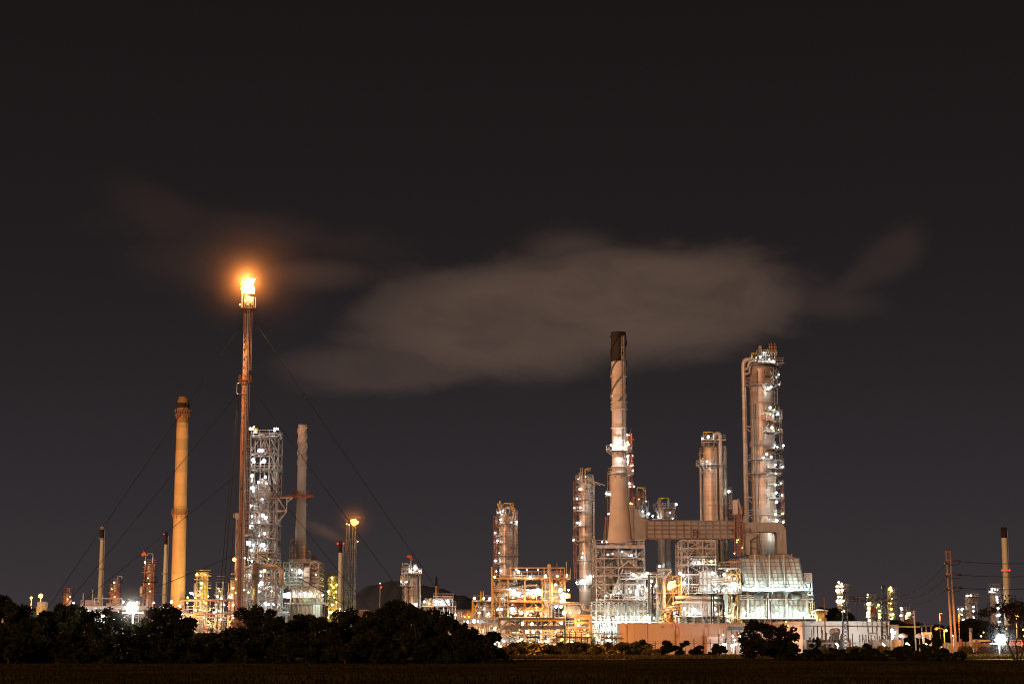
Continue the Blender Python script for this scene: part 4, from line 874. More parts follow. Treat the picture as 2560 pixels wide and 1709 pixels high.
t.part('pipe_support', b, 'orange_steel')
t.lamps([(300, 790, 'warm', .4), (648, 793, 'white', .5, -2.2), (533, 740, 'white', .48, -2.2), (512, 716, 'warm', .25), (618, 720, 'warm', .28), (725, 718, 'warm', .28), (1010, 770, 'white', .3, -1), (800, 775, 'white', .3, -1), (915, 780, 'warm', .35, 0), (1025, 917, 'warm', .42, 0), (370, 928, 'white', .45, 2), (368, 1000, 'warm', .3, 1),
         (455, 915, 'white', .6, 1), (490, 925, 'white', .75, 0), (545, 950, 'white', .6, 1), (625, 925, 'white', .55, 1), (675, 940, 'white', .55, 0), (725, 925, 'white', .8, 0), (735, 950, 'white', .6, 1), (575, 975, 'warm', .45, -1), (680, 985, 'sodium', .55, -2), (480, 990, 'white', .4, -1), (895, 865, 'warm', .5, -2), (945, 920, 'warm', .7, -1.5), (870, 995, 'sodium', .5, -2), (975, 975, 'white', 1.0, -2.5), (1015, 970, 'sodium', .7, -3), (965, 1030, 'warm', 1.0, -3), (900, 1078, 'white', .5, -4.2),
         (475, 1110, 'white', .8, -.2), (560, 1140, 'warm', .7, -.5), (620, 1140, 'white', .7, 0), (460, 1180, 'warm', .4, -1), (332, 1108, 'white', .4, -1), (368, 1105, 'white', .4, -1), (710, 1090, 'sodium', .5, 1), (950, 1080, 'warm', .5, 0), (980, 1140, 'white', .65, -1), (1040, 1140, 'sodium', .6, -3), (650, 1160, 'warm', .5, -1), (760, 1150, 'warm', .5, 1),
         (570, 1250, 'warm', .6, 1), (665, 1250, 'white', .6, 0), (800, 1260, 'sodium', .5, 1), (955, 1240, 'white', .65, -5), (480, 1340, 'warm', .5, 1), (610, 1330, 'warm', .6, 1), (680, 1330, 'warm', .8, 1), (760, 1320, 'warm', .5, 1), (900, 1330, 'warm', .5, 1), (1120, 1260, 'warm', .5, 0), (1180, 1300, 'sodium', .6, 0), (1060, 1330, 'sodium', .6, 0), (1210, 1360, 'sodium', .6, 0), (1125, 1210, 'sodium', .45, -2.5),
         (480, 1480, 'white', .8, -2), (585, 1470, 'white', .4, -2), (660, 1480, 'white', .4, -2), (690, 1490, 'white', .7, -2), (770, 1480, 'white', .65, -2), (800, 1490, 'white', .6, -2), (650, 1435, 'white', .5, -1), (825, 1400, 'warm', .5, 0), (1055, 1450, 'white', .95, -2), (1105, 1445, 'white', .5, -2), (955, 1465, 'white', .55, -6), (395, 1395, 'white', .35, -1), (330, 1400, 'white', .35, -1), (560, 1400, 'warm', .5, 0), (730, 1420, 'warm', .5, 0), (960, 1400, 'sodium', .5, 0), (1160, 1420, 'sodium', .5, 0)], 'white')

# --- small unit at left of the frame
t = Thing('process_unit', 'low steel frame with two short yellow masts, immediately left of the wide orange frame', 'process unit', 'G', 180, 1100, 424)
frame(t, [t.x(v) for v in (90, 150, 215, 270)], [0, 9], [0]+[t.z(v) for v in (1190, 1110, 1030)], .3, 'orange_steel', random.Random(71), .6)
deck(t, t.x(82), t.x(272), -1, 9, t.z(1022), 'steel', 'rust_steel')
b = MB(); b.beam((t.x(86), -1.4, 2), (t.x(86), -1.4, t.z(1025)), .4); [b.beam((t.x(v), -1, t.z(1020)), (t.x(v), -1, t.z(930)), .5) for v in (173, 183)]; b.beam((t.x(110), -1.2, t.z(1100)), (t.x(135), -1.2, t.z(1045)), .3); t.part('post', b, 'yellow')
for v, r in ((158, .55), (218, .9), (250, .5)): vessel(t, t.x(v), 3, r, 2, t.z(1055), 'clad')
b = MB(); b.box(t.x(235), t.x(265), 0, 2, t.z(1018), t.z(985)); t.part('cabinet', b, 'galv')
clutter(t, t.x(92), t.x(270), -.5, 8, 1, t.z(1040), 40, 72, ('galv', 'steel', 'white_paint', 'pipe_clad'), .1, .25)
t.lamps([(100, 998, 'white', .4), (190, 998, 'white', .55), (255, 1000, 'white', .35), (365, 928, 'white', .0001), (150, 1140, 'white', .35, 0), (200, 1100, 'white', .3, 0), (240, 1150, 'white', .35, 0), (310, 1110, 'white', .0001)])

# --- truss pipe bridge
t = Thing('pipe_bridge', 'dark grey truss pipe bridge crossing in front of the glowing orange frame', 'pipe bridge', 'G', 640, 1250, 404)
b = MB()
for d in (0, 4):
    for vy, wd in ((1202, .55), (1285, .85)): b.beam((t.x(340), d, t.z(vy)), (t.x(995), d, t.z(vy)), .3, wd*.8)
    X_ = [343, 450, 556, 662, 770, 878, 985]
    for a_, c_ in zip(X_, X_[1:]):
        up = X_.index(a_) % 2 == 0
        b.beam((t.x(a_), d, t.z(1285 if up else 1215)), (t.x(c_), d, t.z(1215 if up else 1285)), .16)
    for a_ in (343, 556, 770, 985): b.beam((t.x(a_), d, t.z(1290)), (t.x(a_), d, t.z(1200)), .3)
t.part('truss', b, 'dark_steel')
b = MB()
for a_ in (343, 990):
    for d in (0, 4): b.beam((t.x(a_), d, 0), (t.x(a_), d, t.z(1290)), .32)
t.part('leg', b, 'dark_steel')
for i in range(5): t.pipe([(t.x(170), .4+.8*i, t.z(1193)), (t.x(870), .4+.8*i, t.z(1193))], .3, 'dark_steel' if i < 3 else 'steel', n=8)
for i in range(4): t.pipe([(t.x(350), .6+.8*i, t.z(1272)), (t.x(980), .6+.8*i, t.z(1272))], .28, 'steel', n=8)
t.pipe([(t.x(870), .3, t.z(1193)), (t.x(880), .3, t.z(1190)), (t.x(885), .3, t.z(1060))], .35, 'dark_steel')
b = MB(); b.beam((t.x(600), -.3, t.z(1214)), (t.x(990), -.3, t.z(1214)), .25); t.part('cable_tray', b, 'yellow')
# left tail of the rack
b = MB(); [b.beam((t.x(-40), d, t.z(vy)), (t.x(340), d, t.z(vy)), .3) for d in (0, 4) for vy in (1200, 1250, 1268)]; [b.beam((t.x(v), d, 0), (t.x(v), d, t.z(1195)), .4) for d in (0, 4) for v in (20, 120, 230, 300)]; t.part('rack', b, 'galv')
for i in range(4): t.pipe([(t.x(-60), .5+.9*i, t.z(1205+i*12)), (t.x(330), .5+.9*i, t.z(1205+i*12))], .25, 'galv', n=8)
for v in (165, 205, 228, 245): t.pipe([(t.x(v), -.6, 1), (t.x(v), -.6, t.z(1265)), (t.x(v+20), .5, t.z(1255))], .42, 'galv', n=8)
clutter(t, t.x(120), t.x(350), -1, 4, .5, t.z(1270), 44, 73, ('galv', 'clad', 'steel'), .1, .22)
clutter(t, t.x(-50), t.x(180), 0, 4, t.z(1250), t.z(1200), 16, 74, ('galv', 'white_paint'), .1, .15)
drum(t, t.x(370), t.x(440), 1, 3.0, 1.3, 'steel')
t.lamps([(100, 1222, 'white', .6, .3), (133, 1225, 'white', .5, .3), (35, 1225, 'white', .4, .3), (60, 1300, 'sodium', .4), (90, 1323, 'sodium', .3), (160, 1300, 'sodium', .4, 1), (310, 1285, 'warm', .3), (320, 1410, 'white', .55, -1), (290, 1417, 'white', .4, -1), (250, 1340, 'white', .35, 0), (300, 1350, 'white', .3, 1), (210, 1310, 'white', .35, 1), (360, 1470, 'warm', .4, -1), (352, 1490, 'warm', .35, -1)])

# --- dark walkway frames and poles in front of the frame
t = Thing('walkway', 'dark railed walkway on thin posts in front of the lower orange piping', 'walkway', 'R', 1100, 1000, 392)
for xa, xb, vy, vr, hr in ((640, 840, 990, (640, 700, 770, 838), (920, 945)), (1110, 1700, 995, (1120, 1220, 1330, 1430, 1530, 1620, 1698), (920, 945, 1090, 1165)), (1890, 2200, 1005, (1900, 2040, 2090), (920, 945))):
    b = MB(); b.beam((t.x(xa), 0, t.z(vy)), (t.x(xb), 0, t.z(vy)), 1.2, .3)
    for v in vr: b.beam((t.x(v), 0, 0), (t.x(v), 0, t.z(900)), .14)
    for v in hr: b.beam((t.x(xa), 0, t.z(v)), (t.x(xb), 0, t.z(v)), .065)
    if xa == 1110:
        for i in range(14): b.beam((t.x(1450+i*18), .2, 2), (t.x(1450+i*18), .2, t.z(1000)), .12)
    t.part('deck', b, 'black_iron')
b = MB(); b.beam((t.x(830), 0, t.z(1025)), (t.x(1130), 0, t.z(1025)), .12); b.beam((t.x(830), 0, t.z(1050)), (t.x(1130), 0, t.z(1050)), .12); [b.beam((t.x(830+i*25), 0, t.z(1050)), (t.x(830+i*25), 0, t.z(1025)), .065) for i in range(13)]; t.part('railing', b, 'rust_steel')

# ================================================================ boundary wall, buildings
t = Thing('warehouse', 'long pinkish beige flat roofed building below the round furnace', 'building', 'M', 1400, 700, 392)
b = MB(); b.box(t.x(418), t.x(2860), 0, 12, 0, t.z(460)); t.part('wall', b, 'concrete_wall')
b = MB()
for xa, xb in ((915, 1265), (1290, 1630), (1655, 1990)): b.box(t.x(xa), t.x(xb), -.12, -.002, .1, t.z(528))
t.part('wall_panel', b, 'concrete_wall')
b = MB(); b.box(t.x(412), t.x(2860), -.25, 12.2, t.z(460)+.001, t.z(452)); b.box(t.x(622), t.x(628), -.15, -.002, 0, t.z(462)); t.part('roof_edge', b, 'concrete_wall')
b = MB(); b.box(t.x(1690), t.x(1900), -2.6, -.3, 0, t.z(645)); b.box(t.x(1675), t.x(1692)-.01, -2.4, -.5, 0, t.z(640)); t.part('cabinet', b, 'tank_paint')
b = MB(); [b.beam((t.x(v), -.4, 0), (t.x(v), -.4, t.z(q)), .1) for v, q in ((1212, 560), (1255, 570), (1630, 530), (510, 480), (1712, 470))]; b.beam((t.x(1212), -.4, t.z(665)), (t.x(1245), -.4, t.z(628)), .25); t.part('downpipe', b, 'rust_steel')
mat('mould', (.16, .10, .08), .9, 0, .4, 2)
b = MB(); g = random.Random(3)
for xa, xb, ya, yb in ((1000, 1060, 495, 520), (1140, 1260, 485, 522), (1465, 1590, 465, 522), (1650, 1700, 465, 500), (480, 560, 470, 540)):
    for k in range(14):
        x_ = g.uniform(xa, xb); y_ = g.uniform(ya, yb); b.box(t.x(x_), t.x(x_+g.uniform(4, 20)), -.135, -.126, t.z(y_), t.z(y_-g.uniform(2, 7)))
t.part('stain', b, 'mould')
t.lamps([(1985, 640, 'white', .0001)])
# wall lamps under the awning
t = Thing('shelter', 'open shelter with dark sloping roof and dazzling white lamps against the beige building', 'shelter', 'N', 250, 700, 383)
b = MB(); xa, xb, xm, xr = t.x(-160), t.x(20), t.x(-70), t.x(200)
b.add([(xa, -3, t.z(545)), (xb+2.5, -3, t.z(545)), (xr, -1, t.z(545)), (xr, 5, t.z(500)), (xm, 5, t.z(490)), (xa, -3, t.z(552)), (xb+2.5, -3, t.z(552)), (xr, 5, t.z(552)), (xm, 5, t.z(552))], [(0, 1, 4), (1, 2, 3), (1, 3, 4), (0, 5, 6, 1), (1, 6, 7, 3), (5, 8, 7, 6), (4, 8, 5, 0), (3, 7, 8, 4)])
t.part('roof', b, 'roof_metal')
b = MB(); [b.beam((t.x(v), -2.6, 0), (t.x(v), -2.6, t.z(552)), .16) for v in (-165, -85, 30)]; [b.beam((t.x(v), 4, 0), (t.x(v), 4, t.z(552)), .16) for v in (-150, 150, 190)]; b.beam((t.x(-85), -2.6, t.z(580)), (t.x(150), -2.6, t.z(580)), .12); b.beam((t.x(-85), -2.5, t.z(590)), (t.x(40), -2.5, t.z(710)), .12); t.part('post', b, 'dark_steel')
b = MB(); b.lathe([(.05, 0), (.35, .1), (.3, .5), (.05, .9)], 10, (t.x(-2), -2.6, t.z(640))); t.part('hanging_hoist', b, 'rust_steel')
t.lamps([(-190, 765, 'white', .4, -3), (-170, 758, 'white', .32, -3), (-60, 775, 'white', .6, -3), (-30, 765, 'white', .5, -3), (5, 755, 'white', .4, -3), (-50, 640, 'white', .5, 3), (60, 640, 'white', .5, 3), (-20, 700, 'white', .4, 3), (85, 655, 'white', .35, 0), (125, 640, 'white', .3, 1), (-190, 620, 'white', .3, 3), (35, 600, 'white', .2, 2)])

t = Thing('control_building', 'long pale grey flat roofed building behind the substation', 'building', 'N', 1500, 700, 394)
b = MB(); b.box(t.x(985), t.x(2255), 0, 12, 0, t.z(430)); t.part('wall', b, 'pale_wall')
b = MB(); b.box(t.x(978), t.x(2262), -.3, 12.3, t.z(430)+.002, t.z(423)); b.box(t.x(985), t.x(2255), -.12, -.002, t.z(492), t.z(486)); t.part('roof_edge', b, 'pale_wall')
b = MB(); b.box(t.x(1098), t.x(1128), -.35, -.14, t.z(445), t.z(420)); t.part('wall_light', b, 'dark_steel')
t.part('annexe', MB().box(t.x(2258)+.02, t.x(2400), .5, 11, 0, t.z(472)), 'concrete_wall')
b = MB(); b.box(t.x(2268), t.x(2385), .3, .49, 1.5, t.z(540)); t.part('door_panel', b, 'pale_wall')
g = random.Random(8)
for v in (1325, 1345, 1368): t.part('roof_vent', MB().lathe([(.25, 0), (.25, .5), (.4, .55), (.01, .8)], 8, (t.x(v), 4, t.z(422))), 'yellow')
# linking block with the sodium-lit gap
t = Thing('gatehouse', 'small flat block lit strong yellow behind the big dark tree near the substation', 'building', 'N', 800, 700, 390)
b = MB(); b.box(t.x(640), t.x(978), 0, 9, 0, t.z(432)); t.part('wall', b, 'concrete_wall')
t.part('roof_edge', MB().box(t.x(635), t.x(980), -.25, 9.2, t.z(432)+.002, t.z(425)), 'concrete_wall')
t.lamps([(740, 560, 'sodium', .35, -2.5), (745, 640, 'sodium', .4, -2), (700, 655, 'sodium', .4, -2), (770, 485, 'sodium', .3, -3), (740, 430, 'sodium', .2, -2.5), (910, 620, 'warm', .35, -2), (500, 660, 'white', .4, -3), (850, 540, 'white', .25, -1)])

t = Thing('watchtower', 'small yellow watchtower with hipped tile roof and window band above the grey building', 'watchtower', 'N', 1250, 340, 420)
x0, x1 = t.x(1197), t.x(1303)
t.part('wall', MB().box(x0, x1, 0, 5, 0, t.z(322)), 'yellow_plaster')
b = MB(); b.box(x0-.5, x1+.5, -.5, 5.5, t.z(320), t.z(306)); t.part('cabin_floor', b, 'yellow_plaster')
b = MB()
for k in range(6): v = x0-.3+(x1-x0+.6)*k/5; b.beam((v, -.3, t.z(306)), (v, -.3, t.z(276)), .22); b.beam((v, 5.3, t.z(306)), (v, 5.3, t.z(276)), .22)
b.box(x0-.42, x1+.42, -.42, 5.42, t.z(276), t.z(272)-.02); t.part('window_frame', b, 'yellow_plaster'); t.part('window', MB().box(x0-.2, x1+.2, -.15, 5.15, t.z(304), t.z(278)), 'dark_steel')
e0, e1 = t.x(1155), t.x(1350); zz = t.z(272); b = MB()
b.add([(e0, -2.6, zz), (e1, -2.6, zz), (e1, 7.6, zz), (e0, 7.6, zz), ((e0+e1)/2-.4, 2.1, t.z(242)), ((e0+e1)/2+.4, 2.1, t.z(242)), ((e0+e1)/2+.4, 2.9, t.z(242)), ((e0+e1)/2-.4, 2.9, t.z(242))], [(0, 1, 5, 4), (1, 2, 6, 5), (2, 3, 7, 6), (3, 0, 4, 7), (4, 5, 6, 7), (0, 3, 2, 1)]); t.part('roof', b, 'tile')
b = MB(); [b.beam((xx, -.3, t.z(300)), (xe, -2.4, zz), .12) for xx, xe in ((x0, e0+.3), (x1, e1-.3))]; t.part('strut', b, 'tile')
t.lamp(1235, 398, 'yellow', .3, -5.5)

# ================================================================ tall thin poles
for px, py, Y, lab in ((2064, 1493, 372, 'tall bare brown pole beside the small yellow watchtower'), (1921, 1493, 378, 'tall rusty pole standing in front of the huge rightmost furnace'), (1929, 1502, 380, 'shorter thin pole with two small boxes, immediately right of the rusty pole'),
                       (1797, 1501, 374, 'grey pole standing in front of the beige building at left of the shelter'), (2011, 1540, 380, 'slim lamp pole with curved arm at the left end of the grey building'), (1697, 1564, 382, 'short dark post rising by the first panel of the beige wall')):
    X_, Z_ = at(px, py, Y)
    o = bpy.data.objects.new('pole', None); col.objects.link(o); o.location = (at(px, 1620, Y)[0], Y, 0); tag(o, lab, 'pole', 'tall slim poles by the plant')
    MB().tube([(0, 0, 0), (0, 0, Z_)], [.17, .1], 8).build('shaft', 'rust_pipe' if px != 1797 else 'galv', o)
    b = MB(); b.box(-.12, .12, -.3, -.19, Z_*.35, Z_*.4); b.tube([(0, 0, Z_-.3), (-.3, 0, Z_)], .08, 5)
    if px == 1929: b.box(-.7, -.3, -.3, .2, Z_*.33, Z_*.33+.8); b.box(4.0, 4.4, -.3, .2, Z_*.33, Z_*.33+.8); b.beam((0, 0, Z_*.36), (4.4, 0, Z_*.36), .08)
    b.build('fitting', 'dark_steel', o)

# ================================================================ substation
def lattice_tower(label, x0, x1, ytop, Y, ytop_mast):
    t = Thing('lattice_tower', label, 'lattice tower', 'N', (x0+x1)/2, 600, Y, 'lattice towers of the substation')
    W, W2 = t.w((x1-x0)/2), t.w((x1-x0)/2)*.42; H = t.z(ytop); b = MB()
    n = 16; L = lambda z: W+(W2-W)*min(1, z/(H*.98))
    zs = [H*i/n for i in range(n+1)]
    for sx in (-1, 1):
        for sy in (-1, 1): b.beam((sx*W, sy*W, 0), (sx*W2, sy*W2, H), .11)
    for i, (za, zb) in enumerate(zip(zs, zs[1:])):
        a, c = L(za), L(zb)
        for sy in (-1, 1): b.beam((-a, sy*a, za), (c, sy*c, zb), .065); b.beam((a, sy*a, za), (-c, sy*c, zb), .065)
        for sx in (-1, 1): b.beam((sx*a, -a, za), (sx*c, c, zb), .065); b.beam((sx*a, a, za), (sx*c, -c, zb), .065)
    t.part('mast', b, 'black_iron'); b = MB(); zt = t.z(ytop_mast)
    for sx in (-1, 1): b.beam((sx*W2, 0, H), (0, 0, zt), .12)
    b.beam((0, 0, H), (0, 0, zt+.3), .12); b.box(-.3, .3, -.3, .3, zt-.5, zt-.1); t.part('peak', b, 'black_iron'); return t
lt = lattice_tower('left lattice tower of the substation, beside the transformer', 1553, 1660, 60, 372, -20)
rt = lattice_tower('right lattice tower of the substation, where the power lines land', 2128, 2235, 60, 372, -100)
t = Thing('gantry_beam', 'horizontal lattice beam with hanging insulators spanning between the two lattice towers', 'beam', 'N', 1900, 90, 372, None, at(CX, 1502, 372)[1])
b = MB(); xa, xb = t.x(1620), t.x(2290); za, zb = t.z(128), t.z(62)
for y_ in (-.5, .5):
    b.beam((xa, y_, za), (xb, y_, za), .12); b.beam((xa, y_, zb), (xb, y_, zb), .12)
    n = 14
    for i in range(n): b.beam((xa+(xb-xa)*i/n, y_, za if i % 2 else zb), (xa+(xb-xa)*(i+1)/n, y_, zb if i % 2 else za), .07); b.beam((xa+(xb-xa)*i/n, y_, za), (xa+(xb-xa)*i/n, y_, zb), .06)
t.part('truss', b, 'black_iron')
def insul(t, x, y, z0, z1, r=.16, name='insulator', par=None):
    r *= .68
    b = MB(); n = max(3, int(abs(z1-z0)/.22)); pr = []
    for i in range(n+1): z = z0+(z1-z0)*i/n; pr += [(r, z), (r*.45, z+(z1-z0)/n*.5)]
    b.lathe(pr, 8, (x, y, 0)); return t.part(name, b, 'ceramic', par)
for v in (1745, 1885, 2035):
    insul(t, t.x(v), -.9, t.z(250), t.z(145), .2); b = MB(); b.tube([(t.x(v), -.9, t.z(250)), (t.x(v+8), -.9, t.z(420)), (t.x(v+18), -.9, t.z(560))], .035, 4); t.part('dropper', b, 'cable')
for v in (1705, 2105): b = MB(); b.tube([(t.x(v), -.9, t.z(108)), (t.x(v+85), -1.6, t.z(132))], .32, 6); t.part('strain_insulator', b, 'ceramic')
# bus bar
t = Thing('busbar', 'long thin horizontal busbar on black insulator posts in front of the grey building', 'busbar', 'N', 1900, 495, 374, None, 0)
b = MB(); b.tube([(t.x(930), 0, t.z(490)), (t.x(2700), 0, t.z(504))], .13, 6); t.part('tube', b, 'galv')
for v in (1138, 1193, 1252, 1940, 2003, 2066, 2152, 2262): insul(t, t.x(v), 0, t.z(590), t.z(500 if v > 1400 else 502), .24)
b = MB()
for v in (1138, 1252, 1940, 2066, 2152, 2262): b.beam((t.x(v), 0, 0), (t.x(v), 0, t.z(590)), .2)
b.beam((t.x(1925), 0, t.z(598)), (t.x(2085), 0, t.z(598)), .3); t.part('support', b, 'steel')
b = MB()
for v in (1935, 2003, 2066): b.tube([(t.x(v)+1.1*cos(a)*.9, 0, t.z(490)+1.6*sin(a)) for a in [pi*k/8 for k in range(9)]], .05, 4)
t.part('jumper', b, 'cable')
# insulator stands
def stand(v0, ys, Y, lab, kind):
    t = Thing('switchgear', lab, 'switchgear', 'N', v0, 700, Y, 'substation switchgear')
    b = MB(); xs = sorted(ys); W = [t.x(v) for v in xs]
    b.beam((W[0]-.6, 0, t.z(745)), (W[-1]+.6, 0, t.z(745)), .22, .3); b.beam((W[0], 0, 0), (W[0], 0, t.z(745)), .22); b.beam((W[-1], 0, 0), (W[-1], 0, t.z(745)), .22)
    b.beam((W[0], 0, .5), (W[-1], 0, t.z(745)), .08); t.part('frame', b, 'steel')
    for v in xs: insul(t, t.x(v), 0, t.z(740), t.z(ys[v]), .19)
    b = MB(); zt = t.z(min(ys.values())); b.beam((W[0], 0, zt), (W[-1], 0, zt), .07); t.part('conductor', b, 'galv')
    if kind: b = MB(); b.box(W[0]+.2, W[0]+2.2, -.8, .6, 1.2, 3.2); t.part('control_box', b, 'steel')
stand(1170, {1115: 560, 1145: 515, 1200: 500, 1275: 560}, 368, 'leftmost insulator stand of the substation, standing above dark bushes', 0)
stand(1355, {1332: 600, 1375: 655, 1420: 655}, 366, 'low insulator stand immediately left of the bulging transformer', 0)
stand(1560, {1548: 615}, 369, 'single black insulator post immediately right of the transformer', 0)
stand(1710, {1711: 610}, 368, 'lone tall black insulator post against the bare grey wall', 0)
stand(1840, {1818: 625, 1860: 625, 1910: 630}, 366, 'three legged insulator stand right of the lone insulator post', 0)
stand(1990, {1945: 640, 1985: 630, 2040: 640, 2075: 630}, 368, 'insulator stand carrying four black posts below the curved jumpers', 1)
stand(2170, {2112: 640, 2150: 660, 2195: 640, 2245: 640}, 366, 'insulator stand under the right lattice tower', 1)
stand(2300, {2262: 640, 2320: 600}, 369, 'rightmost insulator stand in front of the lit white doorway', 1)
# transformer
t = Thing('transformer', 'large dark transformer with bulging oil drum on top, beside the left lattice tower', 'transformer', 'N', 1455, 700, 371)
b = MB(); b.box(t.x(1365), t.x(1530), -2, 3, .8, t.z(685)); [b.box(t.x(1370+i*20), t.x(1380+i*20), -2.7, -2.01, 1.4, t.z(700)) for i in range(8)]; t.part('tank', b, 'dark_steel')
b = MB(); b.box(t.x(1415), t.x(1500), -1.2, 2, t.z(685)+.01, t.z(610)); t.part('turret', b, 'dark_steel')
drum(t, t.x(1400), t.x(1508), 0, t.z(578), 1.25, 'steel', name='oil_drum'); drum(t, t.x(1440), t.x(1475), -1, t.z(560), .9, 'steel', name='oil_drum')
for v in (1378, 1395, 1520): insul(t, t.x(v), -1, t.z(685), t.z(640), .16)
t = Thing('transformer', 'low dark finned transformer behind the bushes at left of the substation', 'transformer', 'N', 1110, 720, 372)
b = MB(); b.box(t.x(1010), t.x(1290), -2, 3, .6, t.z(690)); b.box(t.x(1060), t.x(1100), -1, 2, t.z(690)+.01, t.z(655)); t.part('tank', b, 'dark_steel')
b = MB(); [b.box(t.x(1015+i*20), t.x(1023+i*20), -2.6, -2.01, 1, t.z(705)) for i in range(14)]; t.part('cooling_fin', b, 'dark_steel')
t.lamps([(1330, 565, 'white', .0001)])
# substation tube lamps
for v, y, dx, dy, lab, grp, Y in ((670, 780, 16, -22, 'white tube lamp shining through the big dark tree', 1, 360), (1488, 768, 22, 26, 'slanting white tube lamp just below the transformer', 1, 362), (1948, 796, 1, 3, 'small round white lamp under the four black insulator posts', 1, 362), (2168, 766, 22, 26, 'slanting white tube lamp below the right lattice tower', 1, 362),
                                  (-165, 770, 30, -18, 'dazzling slanted white lamp in front of the beige wall, left of the shelter', 1, 360), (-35, 775, 45, -22, 'dazzling slanted white lamp in front of the shelter', 1, 360)):
    t = Thing('yard_lamp', lab, 'lamp', 'N', v, y, Y, 'white yard lamps along the substation fence')
    zc = t.z(y); b = MB(); b.tube([(0, 0, 0), (0, 0, zc-.2)], .07, 6); t.part('post', b, 'steel')
    a_, c_ = t.w(dx)*.8, -t.w(dy)*.8
    b = MB(); b.tube([(-a_, 0, zc-c_), (a_, 0, zc+c_)], .13 if v > 0 else .24, 6); t.part('bulb', b, 'bulb_white'); lamp_light(t.root, (0, -.4, zc), 'white', 1.0, .25 if v > 0 else 1.8)
    b = MB(); b.beam((-a_, .3, zc-c_+.25), (a_, .3, zc+c_+.25), .25, .12); t.part('hood', b, 'dark_steel')
for v, lab in ((1235, 'added wall washer lamp behind the leftmost insulator stand'), (1640, 'added wall washer lamp beside the left lattice tower'), (1870, 'added wall washer lamp behind the three legged insulator stand')):
    t = Thing('yard_lamp', lab, 'lamp', 'N', v, 790, 384, 'white yard lamps along the substation fence'); b = MB(); b.tube([(0, 0, 0), (0, 0, 3.2)], .06, 6); t.part('post', b, 'steel'); t.part('hood', MB().box(-.25, .25, -.12, .05, 3.2, 3.45), 'dark_steel'); t.part('bulb', MB().box(-.2, .2, .055, .1, 3.22, 3.42), 'bulb_white'); lamp_light(t.root, (0, .5, 3.3), 'white', 1.0, .75)  # lamps added to brighten the grey wall behind them
# lamps washing the grey wall
t = Thing('yard_lamp', 'bright white lamp cluster lighting the doorway at the right end of the grey building', 'lamp', 'N', 2300, 600, 384, 'white yard lamps along the substation fence')
b = MB(); b.tube([(0, 0, 0), (0, 0, t.z(560))], .12, 6); b.beam((-.8, 0, t.z(575)), (.8, 0, t.z(575)), .12); t.part('post', b, 'steel')
t.lamps([(2290, 560, 'white', .7), (2310, 590, 'white', .6), (2300, 650, 'white', .55), (2278, 700, 'white', .4)])
t = Thing('substation_fence', 'thin horizontal rail fence of the substation with weeds at its foot', 'fence', 'N', 1900, 800, 358)
b = MB(); [b.beam((t.x(980), 0, t.z(v)), (t.x(2600), 0, t.z(v)), .07) for v in (800, 825, 845)]; t.part('rail', b, 'dark_steel')
for v in range(990, 2600, 115):
    if v in (1680,): continue
    t.part('post', MB().box(t.x(v)-.1, t.x(v)+.1, -.1, .1, 0, t.z(790)), 'dark_steel')
for v, y in ((2133, 690), (1675, 685), (1650, 720), (2430, 660), (1885, 700)): t.part('post', MB().box(t.x(v)-.1, t.x(v)+.1, -.5, -.3, 0, t.z(y)), 'rust_pipe')

# fence posts and timber planks before the plant
t = Thing('timber_fence', 'low wooden plank fence glowing orange at the foot of the plant', 'fence', 'R', 1100, 1240, 352)
g = random.Random(5); b = MB()
v = 330
while v < 2300:
    w_ = g.uniform(60, 150)
    if g.random() < .85:
        n = 5
        for i in range(n): b.box(t.x(v), t.x(v+w_-4), g.uniform(-.05, .05), .12, i*.42, i*.42+.38)
    v += w_
t.part('plank', b, 'timber')
k = 0
for v, y, m_ in ((295, 1070, 'rust_pipe'), (412, 1070, 'black_iron'), (540, 1070, 'pole_concrete'), (670, 1075, 'black_iron'), (795, 1065, 'pole_concrete'), (925, 1070, 'black_iron'), (1045, 1065, 'pole_concrete'), (1175, 1070, 'black_iron'), (1435, 1080, 'black_iron'), (1690, 1050, 'black_iron'), (1790, 1060, 'pole_concrete'), (1952, 1065, 'black_iron')):
    t.part('post', MB().box(t.x(v)-.1, t.x(v)+.1, -.5, -.3, 0, t.z(y)), m_)
b = MB(); b.beam((t.x(1080), -.6, 0), (t.x(1160), -.6, t.z(1200)), .2); [b.beam((t.x(290), -.3, t.z(v)), (t.x(1960), -.3, t.z(v)), .04) for v in (1090, 1130, 1165)]; t.part('wire', b, 'black_iron')
t = Thing('post_fence', 'row of uneven dark posts and sagging wires along the foot of the beige building', 'fence', 'M', 1300, 800, 356)
for v, y, m_ in ((692, 715, 'black_iron'), (818, 690, 'rust_pipe'), (928, 718, 'black_iron'), (1045, 690, 'rust_pipe'), (1272, 690, 'rust_pipe'), (1498, 682, 'black_iron'), (1632, 718, 'black_iron'), (1735, 682, 'black_iron'), (1960, 682, 'black_iron'), (2102, 715, 'black_iron'), (2186, 682, 'black_iron')):
    t.part('post', MB().box(t.x(v)-.08, t.x(v)+.08, -.08, .08, 0, t.z(y)), m_)
b = MB()
for xa, xb in ((620, 740), (740, 920)): b.beam((t.x(xa), 0, t.z(735 if xa < 700 else 735)), (t.x(xb), 0, t.z(735 if xa < 700 else 778)), .2)
for v in (712, 745): b.beam((t.x(620), .2, t.z(v)), (t.x(2190), .2, t.z(v)), .045)
t.part('wire', b, 'black_iron')

